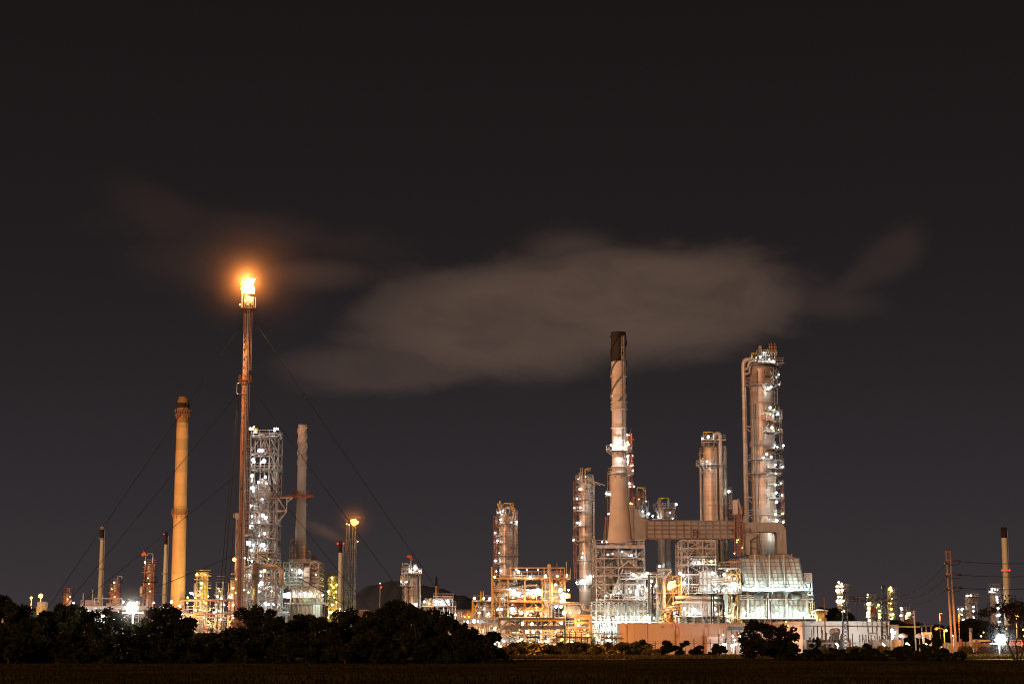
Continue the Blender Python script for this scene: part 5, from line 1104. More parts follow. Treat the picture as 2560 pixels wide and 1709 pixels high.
# ================================================================ flare stack
t = Thing('flare_stack', 'very tall guyed flare stack of bundled brown pipes with a big orange flame on top', 'flare stack', 'C', 200, 700, 396)
H0, H1 = t.z(352), 0
dz = lambda f: 0
t.part('riser', MB().tube([(t.x(191), 0, 0), (t.x(191), 0, H0)], .25, 12), 'rust_pipe')
t.part('riser', MB().tube([(t.x(210), .25, 0), (t.x(210), .25, t.z(1000)), (t.x(210), .25, H0)], [.27, .27, .17], 14), 'pipe_clad')
t.part('riser', MB().tube([(t.x(176), .3, 0), (t.x(178), .3, t.z(960))], .13, 8), 'rust_pipe')
b = MB(); [b.tube([(t.x(v), -.35, 2), (t.x(v), -.35, H0)], .045, 5) for v in (182, 199, 219)]; t.part('conduit', b, 'steel')
b = MB(); z = 3
while z < H0: b.box(t.x(180), t.x(212), -.4, -.3, z, z+.1); z += 1.7
t.part('clamp', b, 'steel')
b = MB(); z = 4
while z < H0: b.box(t.x(193), t.x(199), -.42, -.24, z, z+.5); z += 7.5
t.part('bracket', b, 'soot')
t.ladder(t.x(236), -.1, 4, t.z(1010), 'rust_pipe', False, t.w(22)); t.ladder(t.x(252), -.1, t.z(920), t.z(350), 'rust_pipe', False, t.w(12))
t.ladder(t.x(227), -.4, 3, t.z(350), 'steel', False, t.w(12))
t.platform(t.z(1015), .4, t.w(66), 0, 360, cx=t.x(207), m='rust_steel'); t.platform(t.z(342), .4, t.w(74), 0, 360, cx=t.x(215), m='soot')
t.platform(t.z(3270), .4, t.w(95), 0, 360, cx=t.x(205), m='rust_steel')
t.pipe([(t.x(205), -.8, t.z(1050)), (t.x(135), -.8, t.z(1040)), (t.x(133), -.8, t.z(1140)), (t.x(200), -.8, t.z(1145))], .16, 'galv')
b = MB(); b.lathe([(.3, t.z(345)), (.72, t.z(320)), (.76, t.z(255)), (.55, t.z(232)), (.58, t.z(222)), (.45, t.z(222))], 18, (t.x(205), 0, 0)); t.part('flare_tip', b, 'soot')
b = MB(); b.lathe([(.75, t.z(300)), (.85, t.z(240)), (.75, t.z(236))], 18, (t.x(238), 0, 0)); [b.tube([(t.x(v), -.6, t.z(340)), (t.x(v), -.6, t.z(q))], .09, 5) for v, q in ((160, 160), (166, 140), (185, 215), (230, 225), (270, 235), (290, 240))]; t.part('pilot_pipe', b, 'soot')
# flame: a bright body with a softer outer envelope of burning gas
def blob(rx, ry, rz, seed, amp, n=3):
    import bmesh
    from mathutils import noise
    bm = bmesh.new(); bmesh.ops.create_icosphere(bm, subdivisions=n, radius=1)
    for v in bm.verts:
        k = 1+amp*noise.noise(v.co*2.1+Vector((seed, 0, 0)))+amp*.5*noise.noise(v.co*5+Vector((seed, 3, 0)))
        v.co = Vector((v.co.x*rx*k, v.co.y*ry*k, v.co.z*rz*k*(1.1 if v.co.z > 0 else .95)))
    mb = MB(); mb.add([v.co.copy() for v in bm.verts], [[v.index for v in f.verts] for f in bm.faces], 0, True); bm.free(); return mb
emis('flame_core', (1, .50, .14), 9); emis('flame_tail', (1, .36, .05), 4)
fl = blob(1.2, 1.1, 1.42, 6, 1.0).build('flame', 'flame_core', t.root, (t.x(217), 0, t.z(137)))
blob(.5, .5, .8, 2, .3).build('flame_tongue', 'flame_tail', t.root, (t.x(166), -.3, t.z(110)))
b = MB(); b.tube([(t.x(164), -.2, t.z(240)), (t.x(162), -.2, t.z(170)), (t.x(166), -.2, t.z(110))], [.1, .3, .12], 6); b.tube([(t.x(195), -.2, t.z(232)), (t.x(197), -.2, t.z(190))], [.4, .12], 8); t.part('flame_tongue', b, 'flame_tail')
t.lamps([(187, 268, 'warm', .2, -1.8), (250, 268, 'white', .22, -2), (140, 305, 'yellow', .14, -1), (215, 300, 'sodium', .12, -2)])
mat('wire_mat', (.006, .006, .006), .9, 0, .1, 1)
def guy(px, py, qx, qy, d):
    # qx,qy is where the wire meets the tree line; carried on to its anchor on the ground
    x0, z0 = at(px, py, t.Y)[0]-t.X, at(px, py, t.Y)[1]
    x1, z1 = at(qx, qy, t.Y+d)[0]-t.X, at(qx, qy, t.Y+d)[1]
    k = z0/(z0-z1); t.part('guy_wire', MB().tube([(x0, 0, z0), (x0+(x1-x0)*k, d*k, 0)], .065, 5), 'wire_mat')
for q in ((608, 806, 137, 1493, 12), (637, 806, 1099, 1482, 12), (593, 986, 180, 1493, 14), (637, 980, 1010, 1490, 14), (594, 1185, 210, 1500, 10), (640, 1170, 925, 1525, 12), (594, 1384, 385, 1470, 8), (648, 1385, 945, 1560, 8), (594, 1000, 553, 1445, -25), (596, 1010, 562, 1445, -18), (594, 1190, 575, 1440, -12)): guy(*q)
def flame_light(par, loc, I, c, soft):
    L_ = bpy.data.lights.new('flame_light', 'POINT'); L_.energy = 4*pi*I; L_.color = c; L_.shadow_soft_size = soft
    l = bpy.data.objects.new('flame_light', L_); col.objects.link(l); l.parent = par; l.location = loc
    return l
flame_light(t.root, (t.x(217), -2.4, t.z(137)+.9), 10000, (1, .42, .13), .6)

# ================================================================ tan chimney
t = Thing('chimney', 'broad tan concrete chimney with pierced orange stained cap at left of the flare', 'chimney', 'B', 130, 900, 440)
cxs = 143; prof = [(47.5, 1400+230), (46.5, 1400), (42.5, 850), (39.5, 400), (37.5, 250)]
def seg(a, c, ra, rc, m, nm='shell', cx0=0, cx1=0):
    xa, xc = t.x(130), t.x(130)
    t.part(nm, MB().lathe([(t.w(ra), c), (t.w(rc), a)], 40), m)
zb_ = 0
t.part('shell', MB().lathe([(t.w(49), 0), (t.w(46.5), t.z(1400)), (t.w(43), t.z(850)), (t.w(39.5), t.z(400)), (t.w(38.3), t.z(252))], 40), 'stack_tan')
t.part('shell_top', MB().lathe([(t.w(38.4), t.z(252)), (t.w(37.8), t.z(196)), (t.w(37.5), t.z(108)), (t.w(32), t.z(100)), (t.w(28), t.z(84)), (t.w(20), t.z(80)), (t.w(18), t.z(90))], 40), 'stack_soot')
b = MB()
for a in range(-160, 20, 30):
    x_, y_ = t.w(37.8)*cos(radians(a)), t.w(37.8)*sin(radians(a)); ux, uy = -sin(radians(a))*.35, cos(radians(a))*.35
    b.beam((x_, y_, t.z(155)), (x_, y_, t.z(125)), .55, .5)
t.part('opening', b, 'soot')
t.platform(t.z(200), t.w(38), t.w(52), 0, 360, m='rust_steel'); t.platform(t.z(850), t.w(43), t.w(56), 0, 360, m='rust_steel')
b = MB(); [b.tube([(t.w(46)*s_, 0, t.z(q)), (t.w(54)*s_, 0, t.z(q-2))], .16, 5) for s_ in (-1, 1) for q in (170, 178)]; t.part('beacon_arm', b, 'rust_steel')
b = MB(); [b.box(t.w(39+q*.004), t.w(46+q*.004), -.3, .3, t.z(q), t.z(q-5)) for q in (345, 485, 668, 845, 1040, 1225)]; t.part('bracket', b, 'rust_steel')

# ================================================================ thin stacks
def thin_stack(label, view, xt, xb, yt, yb_, yblk, w0, w1, Y, rings=(), reds=(), m='stack_yellow', rail=True):
    t = Thing('chimney', label, 'chimney', view, (xt+xb)/2, (yt+yb_)/2, Y)
    H = t.z(yt); k = t.z(yblk); 
    t.part('shell', MB().lathe([(t.w(w1/2)*1.05, 0), (t.w(w1/2), t.z(yb_)), (t.w(w0/2), k)], 20), m)
    t.part('top_section', MB().lathe([(t.w(w0/2)*1.02, k-.01), (t.w(w0/2)*.97, H), (t.w(w0/2)*.7, H), (t.w(w0/2)*.7, H-1)], 20), 'soot')
    for q in rings: t.part('ring', MB().lathe([(t.w(w0/2), t.z(q)-.15), (t.w(w0/2)+.5, t.z(q)-.15), (t.w(w0/2)+.5, t.z(q)+.1), (t.w(w0/2), t.z(q)+.1)], 20), 'steel')
    t.ladder(t.w(w0/2)+.05, -.1, 2, H-1, 'steel', False, .4)
    for q in reds: t.lamp(q[0], q[1], 'red', q[2] if len(q) > 2 else .45, -1.2)
    return t
t = thin_stack('thin cream chimney with black top, leftmost of the slender chimneys', 'A', 931, 920, 125, 820, 245, 33, 46, 520, (515, 240))
t.part('cap', MB().lathe([(t.w(15), t.z(127)), (t.w(17), t.z(130)), (t.w(17), t.z(155)), (t.w(14), t.z(160))], 16), 'steel')
thin_stack('thin cream chimney with a red beacon on its black top, left of the tan chimney', 'A', 1515, 1505, 180, 830, 292, 28, 42, 500, (560, 750), ((1489, 200, .55),))
thin_stack('thin olive chimney with two red beacons, beside the bundle of tall pipes', 'D', 1268, 1260, 480, 1200, 612, 40, 52, 480, (880,), ((1232, 514, .55), (1297, 512, .5)))
t = thin_stack('short distant tan chimney behind the box structure in the middle', 'E', 937, 935, 680, 800, 684, 20, 24, 620, (), (), 'stack_tan')
t.part('antenna', MB().tube([(0, 0, t.z(684)), (0, 0, t.z(600))], [.5, .3], 6), 'soot')
t = thin_stack('tall cream chimney with black band and two rings of red beacons at the far right', 'Q', 770, 790, 137, 900, 233, 51, 57, 600, (540, 885), ((748, 528, .6), (777, 525, .5), (817, 528, .6), (748, 886, .5), (770, 884, .5), (798, 884, .5), (836, 885, .5)))
t.part('top_cap', MB().lathe([(t.w(25), t.z(180)), (t.w(24.5), t.z(138)), (t.w(18), t.z(138)), (t.w(18), t.z(150))], 20), 'stack_white')

# grey strake chimney on heater
t = Thing('chimney', 'pale grey chimney with spiral fins standing on the furnace right of the white truss tower', 'chimney', 'B', 925, 700, 424, None)
t.part('shell', MB().lathe([(t.w(41), t.z(1145)), (t.w(37), t.z(1050)), (t.w(32), t.z(850)), (t.w(29.5), t.z(650)), (t.w(28.5), t.z(265)), (t.w(25), t.z(265)), (t.w(25), t.z(290))], 36), 'stack_white')
for k in range(3):
    P = []
    for i in range(37): f = i/36; a = k*2*pi/3+f*2*pi*1.3; P.append((t.w(30)*cos(a), t.w(30)*sin(a), t.z(550)+(t.z(280)-t.z(550))*f))
    t.part('strake', MB().tube(P, .16, 6), 'stack_white')
for q in (325, 385, 392, 525, 588, 652, 718, 785, 850): t.part('ring', MB().lathe([(t.w(28), t.z(q)-.1), (t.w(32)+(.25 if q > 700 else 0), t.z(q)-.1), (t.w(32), t.z(q)+.1), (t.w(28), t.z(q)+.1)], 30), 'stack_white')
t.platform(t.z(735), t.w(31), t.w(66), 0, 360, m='rust_steel'); deck(t, t.x(855), t.x(925), 2, 4.5, t.z(738), 'rust_steel')
# heater frame below it
t = Thing('furnace', 'lattice furnace structure carrying the pale grey chimney, with lit convection duct and lower panelled box', 'furnace', 'D', 850, 1000, 421)
t.lg = .8; frame(t, [t.x(v) for v in (643, 710, 790, 855, 935, 1025)], [0, 6, 12], [t.z(1010)]+[t.z(v) for v in (960, 925, 880, 830, 780, 720)], .34, 'clad_worn', random.Random(81), .85, .22, skip={(i, 3) for i in range(7)})
deck(t, t.x(700), t.x(945), -2, 12, t.z(690), 'steel', 'rust_steel'); b = MB(); b.box(t.x(708), t.x(1010), -.6, 12.5, t.z(718), t.z(698)); t.part('ring_beam', b, 'tan_casing')
ribbed(t, t.x(860), t.x(933), -.4, 6, t.z(985), t.z(770), 1, 4, 'tan_casing', 'duct', .14, 2)
b = MB(); b.add([(t.x(862), -.3, t.z(765)), (t.x(932), -.3, t.z(765)), (t.x(932), 5, t.z(765)), (t.x(862), 5, t.z(765)), (t.x(880), 1, t.z(730)), (t.x(912), 1, t.z(730)), (t.x(912), 4, t.z(730)), (t.x(880), 4, t.z(730))], [(0, 1, 5, 4), (1, 2, 6, 5), (2, 3, 7, 6), (3, 0, 4, 7)]); t.part('hood', b, 'tan_casing')
ribbed(t, t.x(848), t.x(888), -1.2, 1, t.z(690), t.z(532), 1, 4, 'tan_casing', 'stair_box', .12, 2)
deck(t, t.x(728), t.x(772), -1.5, 4, t.z(545), 'red_paint'); deck(t, t.x(725), t.x(775), -1.5, 4, t.z(600)); t.pipe([(t.x(712), 0, t.z(690)), (t.x(712), 0, t.z(565)), (t.x(720), 0, t.z(560)), (t.x(720), 0, t.z(470)), (t.x(765), 0, t.z(470))], .22, 'galv')
frame(t, [t.x(v) for v in (708, 740, 772)], [0, 4], [t.z(690), t.z(645), t.z(600), t.z(550)], .2, 'galv', random.Random(5), .5)
t.pipe([(t.x(905), -1, t.z(600)), (t.x(935), -1, t.z(600)), (t.x(938), -1, t.z(690))], .16, 'galv')
b = MB(); b.add([(t.x(590), 1, t.z(1105)), (t.x(725), 1, t.z(1098)), (t.x(725), 6, t.z(1098)), (t.x(590), 6, t.z(1105)), (t.x(590), 1, t.z(1065)), (t.x(725), 1, t.z(1030)), (t.x(725), 6, t.z(1030)), (t.x(590), 6, t.z(1065))], [(0, 1, 5, 4), (1, 2, 6, 5), (2, 3, 7, 6), (3, 0, 4, 7), (4, 5, 6, 7), (0, 3, 2, 1)]); t.part('sloping_duct', b, 'white_paint')
ribbed(t, t.x(742), t.x(1055), 1.5, 12, t.z(1105), t.z(1015), 6, 2, 'panel', 'hood', .14)
b = MB(); zt, zm = t.z(1008), t.z(1150)
for i in range(8):
    xa = t.x(732+i*46); b.beam((xa, -.4, zm), (xa, -.4, zt), .18)
    if i < 7: b.beam((xa, -.4, zt), (t.x(732+(i+1)*46), -.4, zm), .14)
b.beam((t.x(728), -.4, zt), (t.x(1062), -.4, zt), .35); b.beam((t.x(660), -.4, t.z(1163)), (t.x(1120), -.4, t.z(1163)), .25, .3); t.part('truss', b, 'rust_steel')
ribbed(t, t.x(732), t.x(1075), 0, 12, t.z(1155), t.z(1108), 8, 1, 'tan_casing', 'casing', .15)
ribbed(t, t.x(724), t.x(1062), -.2, 12, .2, t.z(1170), 8, 3, 'tan_casing', 'firebox', .2)
b = MB(); [b.box(t.x(975+i*28), t.x(998+i*28), -.6, -.42, t.z(1330), t.z(1180)) for i in range(3)]; t.part('panel', b, 'stack_white')
clutter(t, t.x(650), t.x(850), .5, 10, t.z(1000), t.z(730), 44, 82, ('steel', 'galv', 'white_paint'), .05, .2); clutter(t, t.x(940), t.x(1020), .5, 10, t.z(1000), t.z(730), 16, 83, ('stack_white', 'steel'), .05, .2)
clutter(t, t.x(570), t.x(722), -1, 8, 1, t.z(1150), 34, 84, ('steel', 'galv', 'clad_worn'), .05, .25)
t.lamps([(822, 808, 'white', .55, -1.5), (820, 840, 'cyan', .25, 0), (600, 1085, 'white', .35, -1), (640, 1075, 'white', .5, -.5), (680, 1070, 'white', .5, -.5), (710, 1062, 'white', .5, -.5), (770, 1055, 'yellow', .35, .6), (830, 1060, 'white', .55, .6), (880, 1050, 'cyan', .35, .6), (955, 1058, 'white', .55, .6), (1015, 1060, 'yellow', .4, .6), (700, 1100, 'white', .35, -1), (1075, 1073, 'cyan', .5, -1), (470, 1168, 'white', .5, -3), (500, 1165, 'white', .35, -3), (545, 1168, 'white', .35, -2), (600, 1175, 'white', .35, -2), (735, 800, 'white', .3, 2), (690, 900, 'white', .3, 3), (1000, 850, 'warm', .25, 2), (1100, 1070, 'white', .0001)])

# ================================================================ white truss tower
t = Thing('truss_tower', 'tall open white truss tower packed with floodlights, immediately right of the flare stack', 'tower', 'B', 668, 900, 412); t.lg = .5
zs = [0]+[t.z(v) for v in (1400, 1300, 1205, 1140, 1098, 1005, 912, 828, 742, 656, 552, 450, 338)]
frame(t, [t.x(v) for v in (583, 648, 706)], [0, 7], zs, .36, 'steel', random.Random(91), .85, .2, skip={(11, 0), (11, 1), (10, 0), (10, 1)})
frame(t, [t.x(v) for v in (737, 764)], [1, 7], zs, .3, 'steel', random.Random(92), .7, .16)
b = MB()
for z in zs[1:]: b.beam((t.x(706), 0, z), (t.x(764), 1, z), .3)
g = random.Random(4)
for z0, z1 in zip(zs[4:], zs[5:]): b.beam((t.x(706), 0, z0), (t.x(764), .8, z1), .26) if g.random() < .5 else b.beam((t.x(706), 0, z1), (t.x(764), .8, z0), .26)
for a in (648, 706): b.beam((t.x(706), 0, t.z(452)), (t.x(764), 1, t.z(340)), .22)
[b.beam((t.x(v), y_, zs[1]), (t.x(v), y_, zs[-1]), .14) for v, y_ in ((706, 0), (764, .9))]; t.part('frame', b, 'steel')
b = MB(); b.beam((t.x(705), 0, t.z(742)), (t.x(864), 0, t.z(742)), .24); b.beam((t.x(760), 0, t.z(828)), (t.x(826), 0, t.z(828)), .34); b.beam((t.x(826), 0, t.z(828)), (t.x(826), 0, t.z(745)), .22); b.beam((t.x(768), 0, t.z(745)), (t.x(822), 0, t.z(825)), .2); b.beam((t.x(826), 0, t.z(830)), (t.x(766), 0, t.z(908)), .22); b.beam((t.x(826), 0, t.z(770)), (t.x(862), 0, t.z(744)), .18); t.part('bracket', b, 'white_paint')
b = MB(); b.beam((t.x(700), 3, t.z(728)), (t.x(990), 3, t.z(728)), .3, .25); b.beam((t.x(700), 3, t.z(716)), (t.x(990), 3, t.z(716)), .12); [b.beam((t.x(v), 3, t.z(728)), (t.x(v), 3, t.z(714)), .12) for v in range(705, 990, 12)]; t.part('gantry', b, 'rust_steel')
for vy in (338, 552, 742, 912, 1005, 1098, 1140, 1300): deck(t, t.x(578), t.x(768), -.6, 7.5, t.z(vy), 'steel', 'galv')
b = MB(); b.box(t.x(600), t.x(660), 0, 4, t.z(332), t.z(322)); b.add([(t.x(597), 0, t.z(330)), (t.x(612), 0, t.z(330)), (t.x(638), 0, t.z(330)), (t.x(606), 0, t.z(300))], [(0, 1, 3), (1, 2, 3)]); t.part('winch', b, 'white_paint')
drum(t, t.z(330), t.z(285), (t.x(603), 2), 0, 1.0, 'yellow_plaster', True, 'vessel')
b = MB(); [b.tube([(t.x(614), 3, t.z(452+0)), (t.x(614), 3, t.z(360))], .05, 4)]; [b.beam((t.x(614), 3, t.z(370+i*9)), (t.x(680), 3, t.z(370+i*9)), .06) for i in range(10)]; t.part('grating', b, 'steel')
for v0, v1, y0, y1, r in ((600, 0, 1140, 660, .55), (655, 0, 1140, 620, .95), (690, 0, 1100, 630, .4), (740, 0, 1120, 560, .2)): vessel(t, t.x(v0), 4, r, t.z(y0), t.z(y1), 'white_paint')
vessel(t, t.x(650), 3.5, .9, t.z(1430), t.z(1170), 'white_paint')
clutter(t, t.x(588), t.x(705), 1, 6, t.z(1095), t.z(600), 80, 93, ('white_paint', 'galv', 'clad', 'steel'), .12, .3)
clutter(t, t.x(560), t.x(790), 0, 7, t.z(1500), t.z(1150), 95, 94, ('white_paint', 'galv', 'clad', 'steel', 'rust_steel'), .12, .28)
mat('blue_paint', (.08, .2, .5), .5)
for a_, y_, m_ in ((632, 860, 'red_paint'), (700, 1180, 'red_paint'), (690, 1040, 'blue_paint'), (660, 1270, 'blue_paint'), (640, 1060, 'red_paint')): b = MB(); b.tube([(t.x(a_), .6, t.z(y_)), (t.x(a_), .6, t.z(y_-14))], .4, 8); t.part('extinguisher_drum', b, m_)
b = MB(); [b.beam((t.x(560), -1.5, t.z(v)), (t.x(790), -1.5, t.z(v)), .25) for v in (1195, 1280, 1345, 1400)]; [b.beam((t.x(v), -1.5, 0), (t.x(v), -1.5, t.z(1140)), .3) for v in (562, 648, 770)]; b.beam((t.x(648), -1.4, t.z(1195)), (t.x(562), -1.4, t.z(1280)), .2); b.beam((t.x(562), -1.4, t.z(1345)), (t.x(655), -1.4, t.z(1425)), .22); t.part('frame', b, 'steel')
t.ladder(t.x(572), -.8, 2, t.z(345), 'steel', True, .9)
t.lamps([(578, 292, 'white', .5), (592, 288, 'white', .35), (602, 277, 'yellow', .25), (735, 303, 'white', .5), (750, 288, 'white', .42), (760, 292, 'white', .35), (735, 288, 'white', .2), (648, 433, 'white', .62, 2), (662, 433, 'white', .4, 2), (635, 433, 'white', .4, 2), (600, 495, 'white', .7, 2.2), (606, 508, 'white', .4, 2.2), (672, 503, 'white', .62, 0), (655, 508, 'white', .35, 0), (595, 598, 'white', .62, 2.2), (683, 605, 'white', .55, 0), (640, 640, 'white', .4, .5),
         (600, 678, 'white', .75, 2.2), (608, 700, 'white', .55, 2.2), (615, 670, 'white', .45, 2.2), (690, 650, 'white', .35, 1), (595, 792, 'white', .68, 2.2), (665, 745, 'white', .4, 1), (600, 860, 'white', .5, .5), (670, 855, 'white', .75, 0), (690, 870, 'white', .5, 0), (595, 915, 'white', .75, 2.2), (590, 935, 'white', .4, 2.2), (645, 900, 'white', .4, 0), (685, 975, 'white', .55, 0), (650, 990, 'white', .4, 0), (585, 1040, 'white', .8, 2.2), (605, 1052, 'white', .8, 2.2), (575, 1030, 'white', .5, 2.2), (675, 1050, 'white', .8, 0), (690, 1075, 'white', .4, 0), (600, 1085, 'white', .4, 0),
         (585, 1140, 'white', .7, 2.2), (605, 1155, 'white', .4, 2.2), (557, 1135, 'white', .3, 2.2), (715, 1140, 'yellow', .3, 0), (590, 1245, 'white', .55, 2.2), (578, 1357, 'yellow', .38, 2.2), (555, 1342, 'yellow', .32, 2.2), (690, 1215, 'yellow', .5, 1), (660, 1250, 'white', .45, 1), (670, 1300, 'white', .75, 0), (650, 1310, 'white', .5, 0), (665, 1225, 'white', .4, 2), (655, 1355, 'white', .5, 0), (720, 1300, 'white', .4, 2), (700, 1430, 'white', .5, -1), (720, 1440, 'white', .35, -1), (740, 1350, 'white', .4, 2), (720, 1180, 'white', .35, 2), (755, 1440, 'white', .3, -1), (640, 1445, 'white', .35, -1)])

# brown vessel with swan-neck pipe
t = Thing('vessel_column', 'thick orange brown vertical vessel with narrow neck ring, in front of the truss tower base', 'vessel', 'D', 345, 950, 402)
t.part('shell', MB().lathe([(t.w(30), 0), (t.w(30), t.z(915)), (t.w(36), t.z(900)), (t.w(38), t.z(750)), (t.w(38), t.z(738)), (t.w(30), t.z(728)), (.01, t.z(724))], 28), 'clad_worn')
t.platform(t.z(900), t.w(36), t.w(46), 0, 360); t.platform(t.z(745), t.w(36), t.w(42), 0, 360, rail=False)
t.pipe([(t.x(380), 0, t.z(770)), (t.x(400), 0, t.z(766)), (t.x(590), 0, t.z(762)), (t.x(628), 0, t.z(800)), (t.x(628), 0, t.z(975))], .9, 'clad_worn', 'outlet_pipe', 14)
t.lamps([(268, 1042, 'yellow', .38), (288, 855, 'white', .0001)])

# slim column and horizontal drum at left of flare
t = Thing('ladder_tower', 'tall narrow pipe tower with a pale drum on top, immediately left of the flare stack', 'tower', 'D', 140, 800, 410)
frame(t, [t.x(v) for v in (122, 163)], [0, 4], [0]+[t.z(v) for v in range(1150, 220, -90)]+[t.z(222)], .26, 'steel', random.Random(95), .9, .14)
drum(t, t.x(95), t.x(165), 1, t.z(207), 1.1, 'stack_white', name='drum'); t.part('antenna', MB().tube([(t.x(145), 1, t.z(195)), (t.x(145), 1, t.z(60))], .06, 5), 'steel')
for v in (128, 138, 150, 158): t.pipe([(t.x(v), 1, 1), (t.x(v), 1, t.z(235))], .24, 'pipe_clad')
t.pipe([(t.x(165), -.8, t.z(470)), (t.x(130), -.8, t.z(462)), (t.x(125), -.8, t.z(560)), (t.x(140), -.8, t.z(582)), (t.x(205), -.8, t.z(585)), (t.x(205), -.8, t.z(462)), (t.x(165), -.8, t.z(460))], .18, 'galv')
deck(t, t.x(150), t.x(290), -2, 2, t.z(420), 'steel', 'rust_steel'); clutter(t, t.x(115), t.x(165), -.5, 3, 1, t.z(700), 16, 96, ('galv', 'clad_worn'), .1, .2)
t.lamps([(225, 1018, 'white', .35, -3), (228, 672, 'white', .35, -3), (130, 900, 'yellow', .25), (130, 1050, 'warm', .25)])
t = Thing('street_lamp', 'orange sodium lamp on an arm left of the flare stack', 'lamp', 'D', 112, 690, 406)
b = MB(); b.tube([(t.x(125), 0, 0), (t.x(125), 0, t.z(700)), (0, 0, t.z(700))], .1, 6); t.part('pole', b, 'rust_pipe'); t.lamp(112, 687, 'sodium', .6)
b = MB(); b.beam((t.x(80), 0, t.z(842)), (t.x(125), 0, t.z(842)), .15); t.part('arm', b, 'steel')

# ================================================================ small left towers
def small_tower(label, view, xa, xb, yt, yb_, Y, plats, lamps, m='clad', sm='steel', dav=None, seed=0, cat='tower', n=10, light='warm'):
    t = Thing('process_tower', label, cat, view, (xa+xb)/2, (yt+yb_)/2, Y); W = t.w((xb-xa)/2); r = W*.42; H = t.z(yt)
    vessel(t, 0, 0, r, 0, H-r*.6, m, 'shell', True, [H*.5])
    for q in plats: z = t.z(q); deck(t, -W*(.95 if plats.index(q) % 2 else .7), W*(.7 if plats.index(q) % 2 else .98), -W*.8, W*.8, z, sm, sm)
    b = MB()
    for sx in (-1, 1):
        b.beam((sx*W*.62, -W*.5, 0), (sx*W*.62, -W*.5, t.z(plats[0]) if plats else H), .22)
    z = 4
    top = t.z(plats[0]) if plats else H
    while z < top-2: b.beam((-W*.62, -W*.5, z), (W*.62, -W*.5, z+2.2), .12); b.beam((-W*.62, -W*.5, z), (W*.62, -W*.5, z), .16); z += 3
    t.part('frame', b, sm)
    t.ladder(W*.6, -W*.75, 2, H, sm, True)
    clutter(t, -W*.7, W*.7, -W*.7, 0, 2, H-1, n, seed, ('pipe_clad', m, sm), .05, .2)
    if dav: t.pipe([(t.x(dav[0]), 0, H-2), (t.x(dav[0]), 0, t.z(dav[2])), (t.x(dav[1]), 0, t.z(dav[2])), (t.x(dav[1])+.01, 0, t.z(dav[2])-.5)], .2, 'galv', 'davit')
    t.lamps(lamps); return t
small_tower('short rust red tower top peeping over the trees at far left', 'A', 575, 665, 735, 830, 470, (740, 770), ((640, 768, 'white', .18, -3), (620, 790, 'sodium', .3, -3), (675, 826, 'white', .38)), 'clad_worn', 'rust_steel', (632, 618, 698), 1)
small_tower('rust red tower with white davit right of the leftmost slender chimney', 'A', 998, 1108, 620, 830, 465, (655, 730, 790, 798), ((1040, 640, 'warm', .22, -3), (1050, 770, 'sodium', .4, -4), (1020, 700, 'sodium', .28, -4), (1125, 818, 'white', .42)), 'clad_worn', 'rust_steel', (1070, 1110, 585), 2)
t = small_tower('tall rust red tower with a red windsock and white lamp on its head', 'A', 1300, 1430, 470, 830, 462, (480, 550, 640, 675, 745, 640), ((1320, 455, 'white', .42), (1360, 650, 'sodium', .25, -4), (1410, 825, 'white', .32), (1375, 720, 'warm', .2, -4), (1350, 600, 'warm', .2, -4)), 'clad_worn', 'rust_steel', (1390, 1340, 377), 3, n=18)
def sock(t, xa, ya, xb, yb_, xm):
    b = MB(); b.tube([(t.x(xa), 0, t.z(ya)), (t.x(xb), 0, t.z(yb_))], [.35, .75], 10, cap=False); t.part('windsock', b, 'windsock_cloth')
    b = MB(); b.tube([(t.x(xm), 0, t.z(ya)-5), (t.x(xm), 0, t.z(ya)+.6)], .07, 5); t.part('mast', b, 'galv')
sock(t, 1288, 392, 1322, 366, 1325)
small_tower('yellow lit tower with crowded decks right of the tan chimney', 'B', 225, 328, 1225, 1520, 432, (1250, 1275, 1330, 1385), ((238, 1242, 'yellow', .42), (295, 1242, 'yellow', .3), (270, 1300, 'yellow', .5, -3.5), (268, 1330, 'yellow', .35, -4), (245, 1380, 'yellow', .4), (230, 1392, 'yellow', .4), (315, 1385, 'yellow', .28), (290, 1420, 'yellow', .3, -3), (262, 1470, 'yellow', .4, -3)), 'white_paint', 'yellow_plaster', None, 4, n=26)
small_tower('small lit tower with open grid crown between the yellow tower and the flare stack', 'B', 355, 425, 1330, 1530, 438, (1290, 1375, 1410, 1440), ((378, 1332, 'yellow', .28), (390, 1350, 'yellow', .28), (375, 1385, 'warm', .35, -3), (400, 1400, 'warm', .4, -3), (352, 1460, 'white', .3), (390, 1480, 'warm', .5, -4), (355, 1490, 'white', .42), (415, 1500, 'warm', .3)), 'white_paint', 'steel', None, 5, n=20)
small_tower('small orange lit tower tucked against the left side of the flare stack', 'B', 440, 495, 1275, 1520, 436, (1300, 1395, 1445), ((475, 1330, 'yellow', .5, -3), (470, 1375, 'warm', .35, -3), (450, 1385, 'white', .4), (480, 1440, 'warm', .4, -3), (445, 1450, 'warm', .25), (475, 1500, 'warm', .5, -3)), 'clad', 'orange_steel', None, 6, n=16)
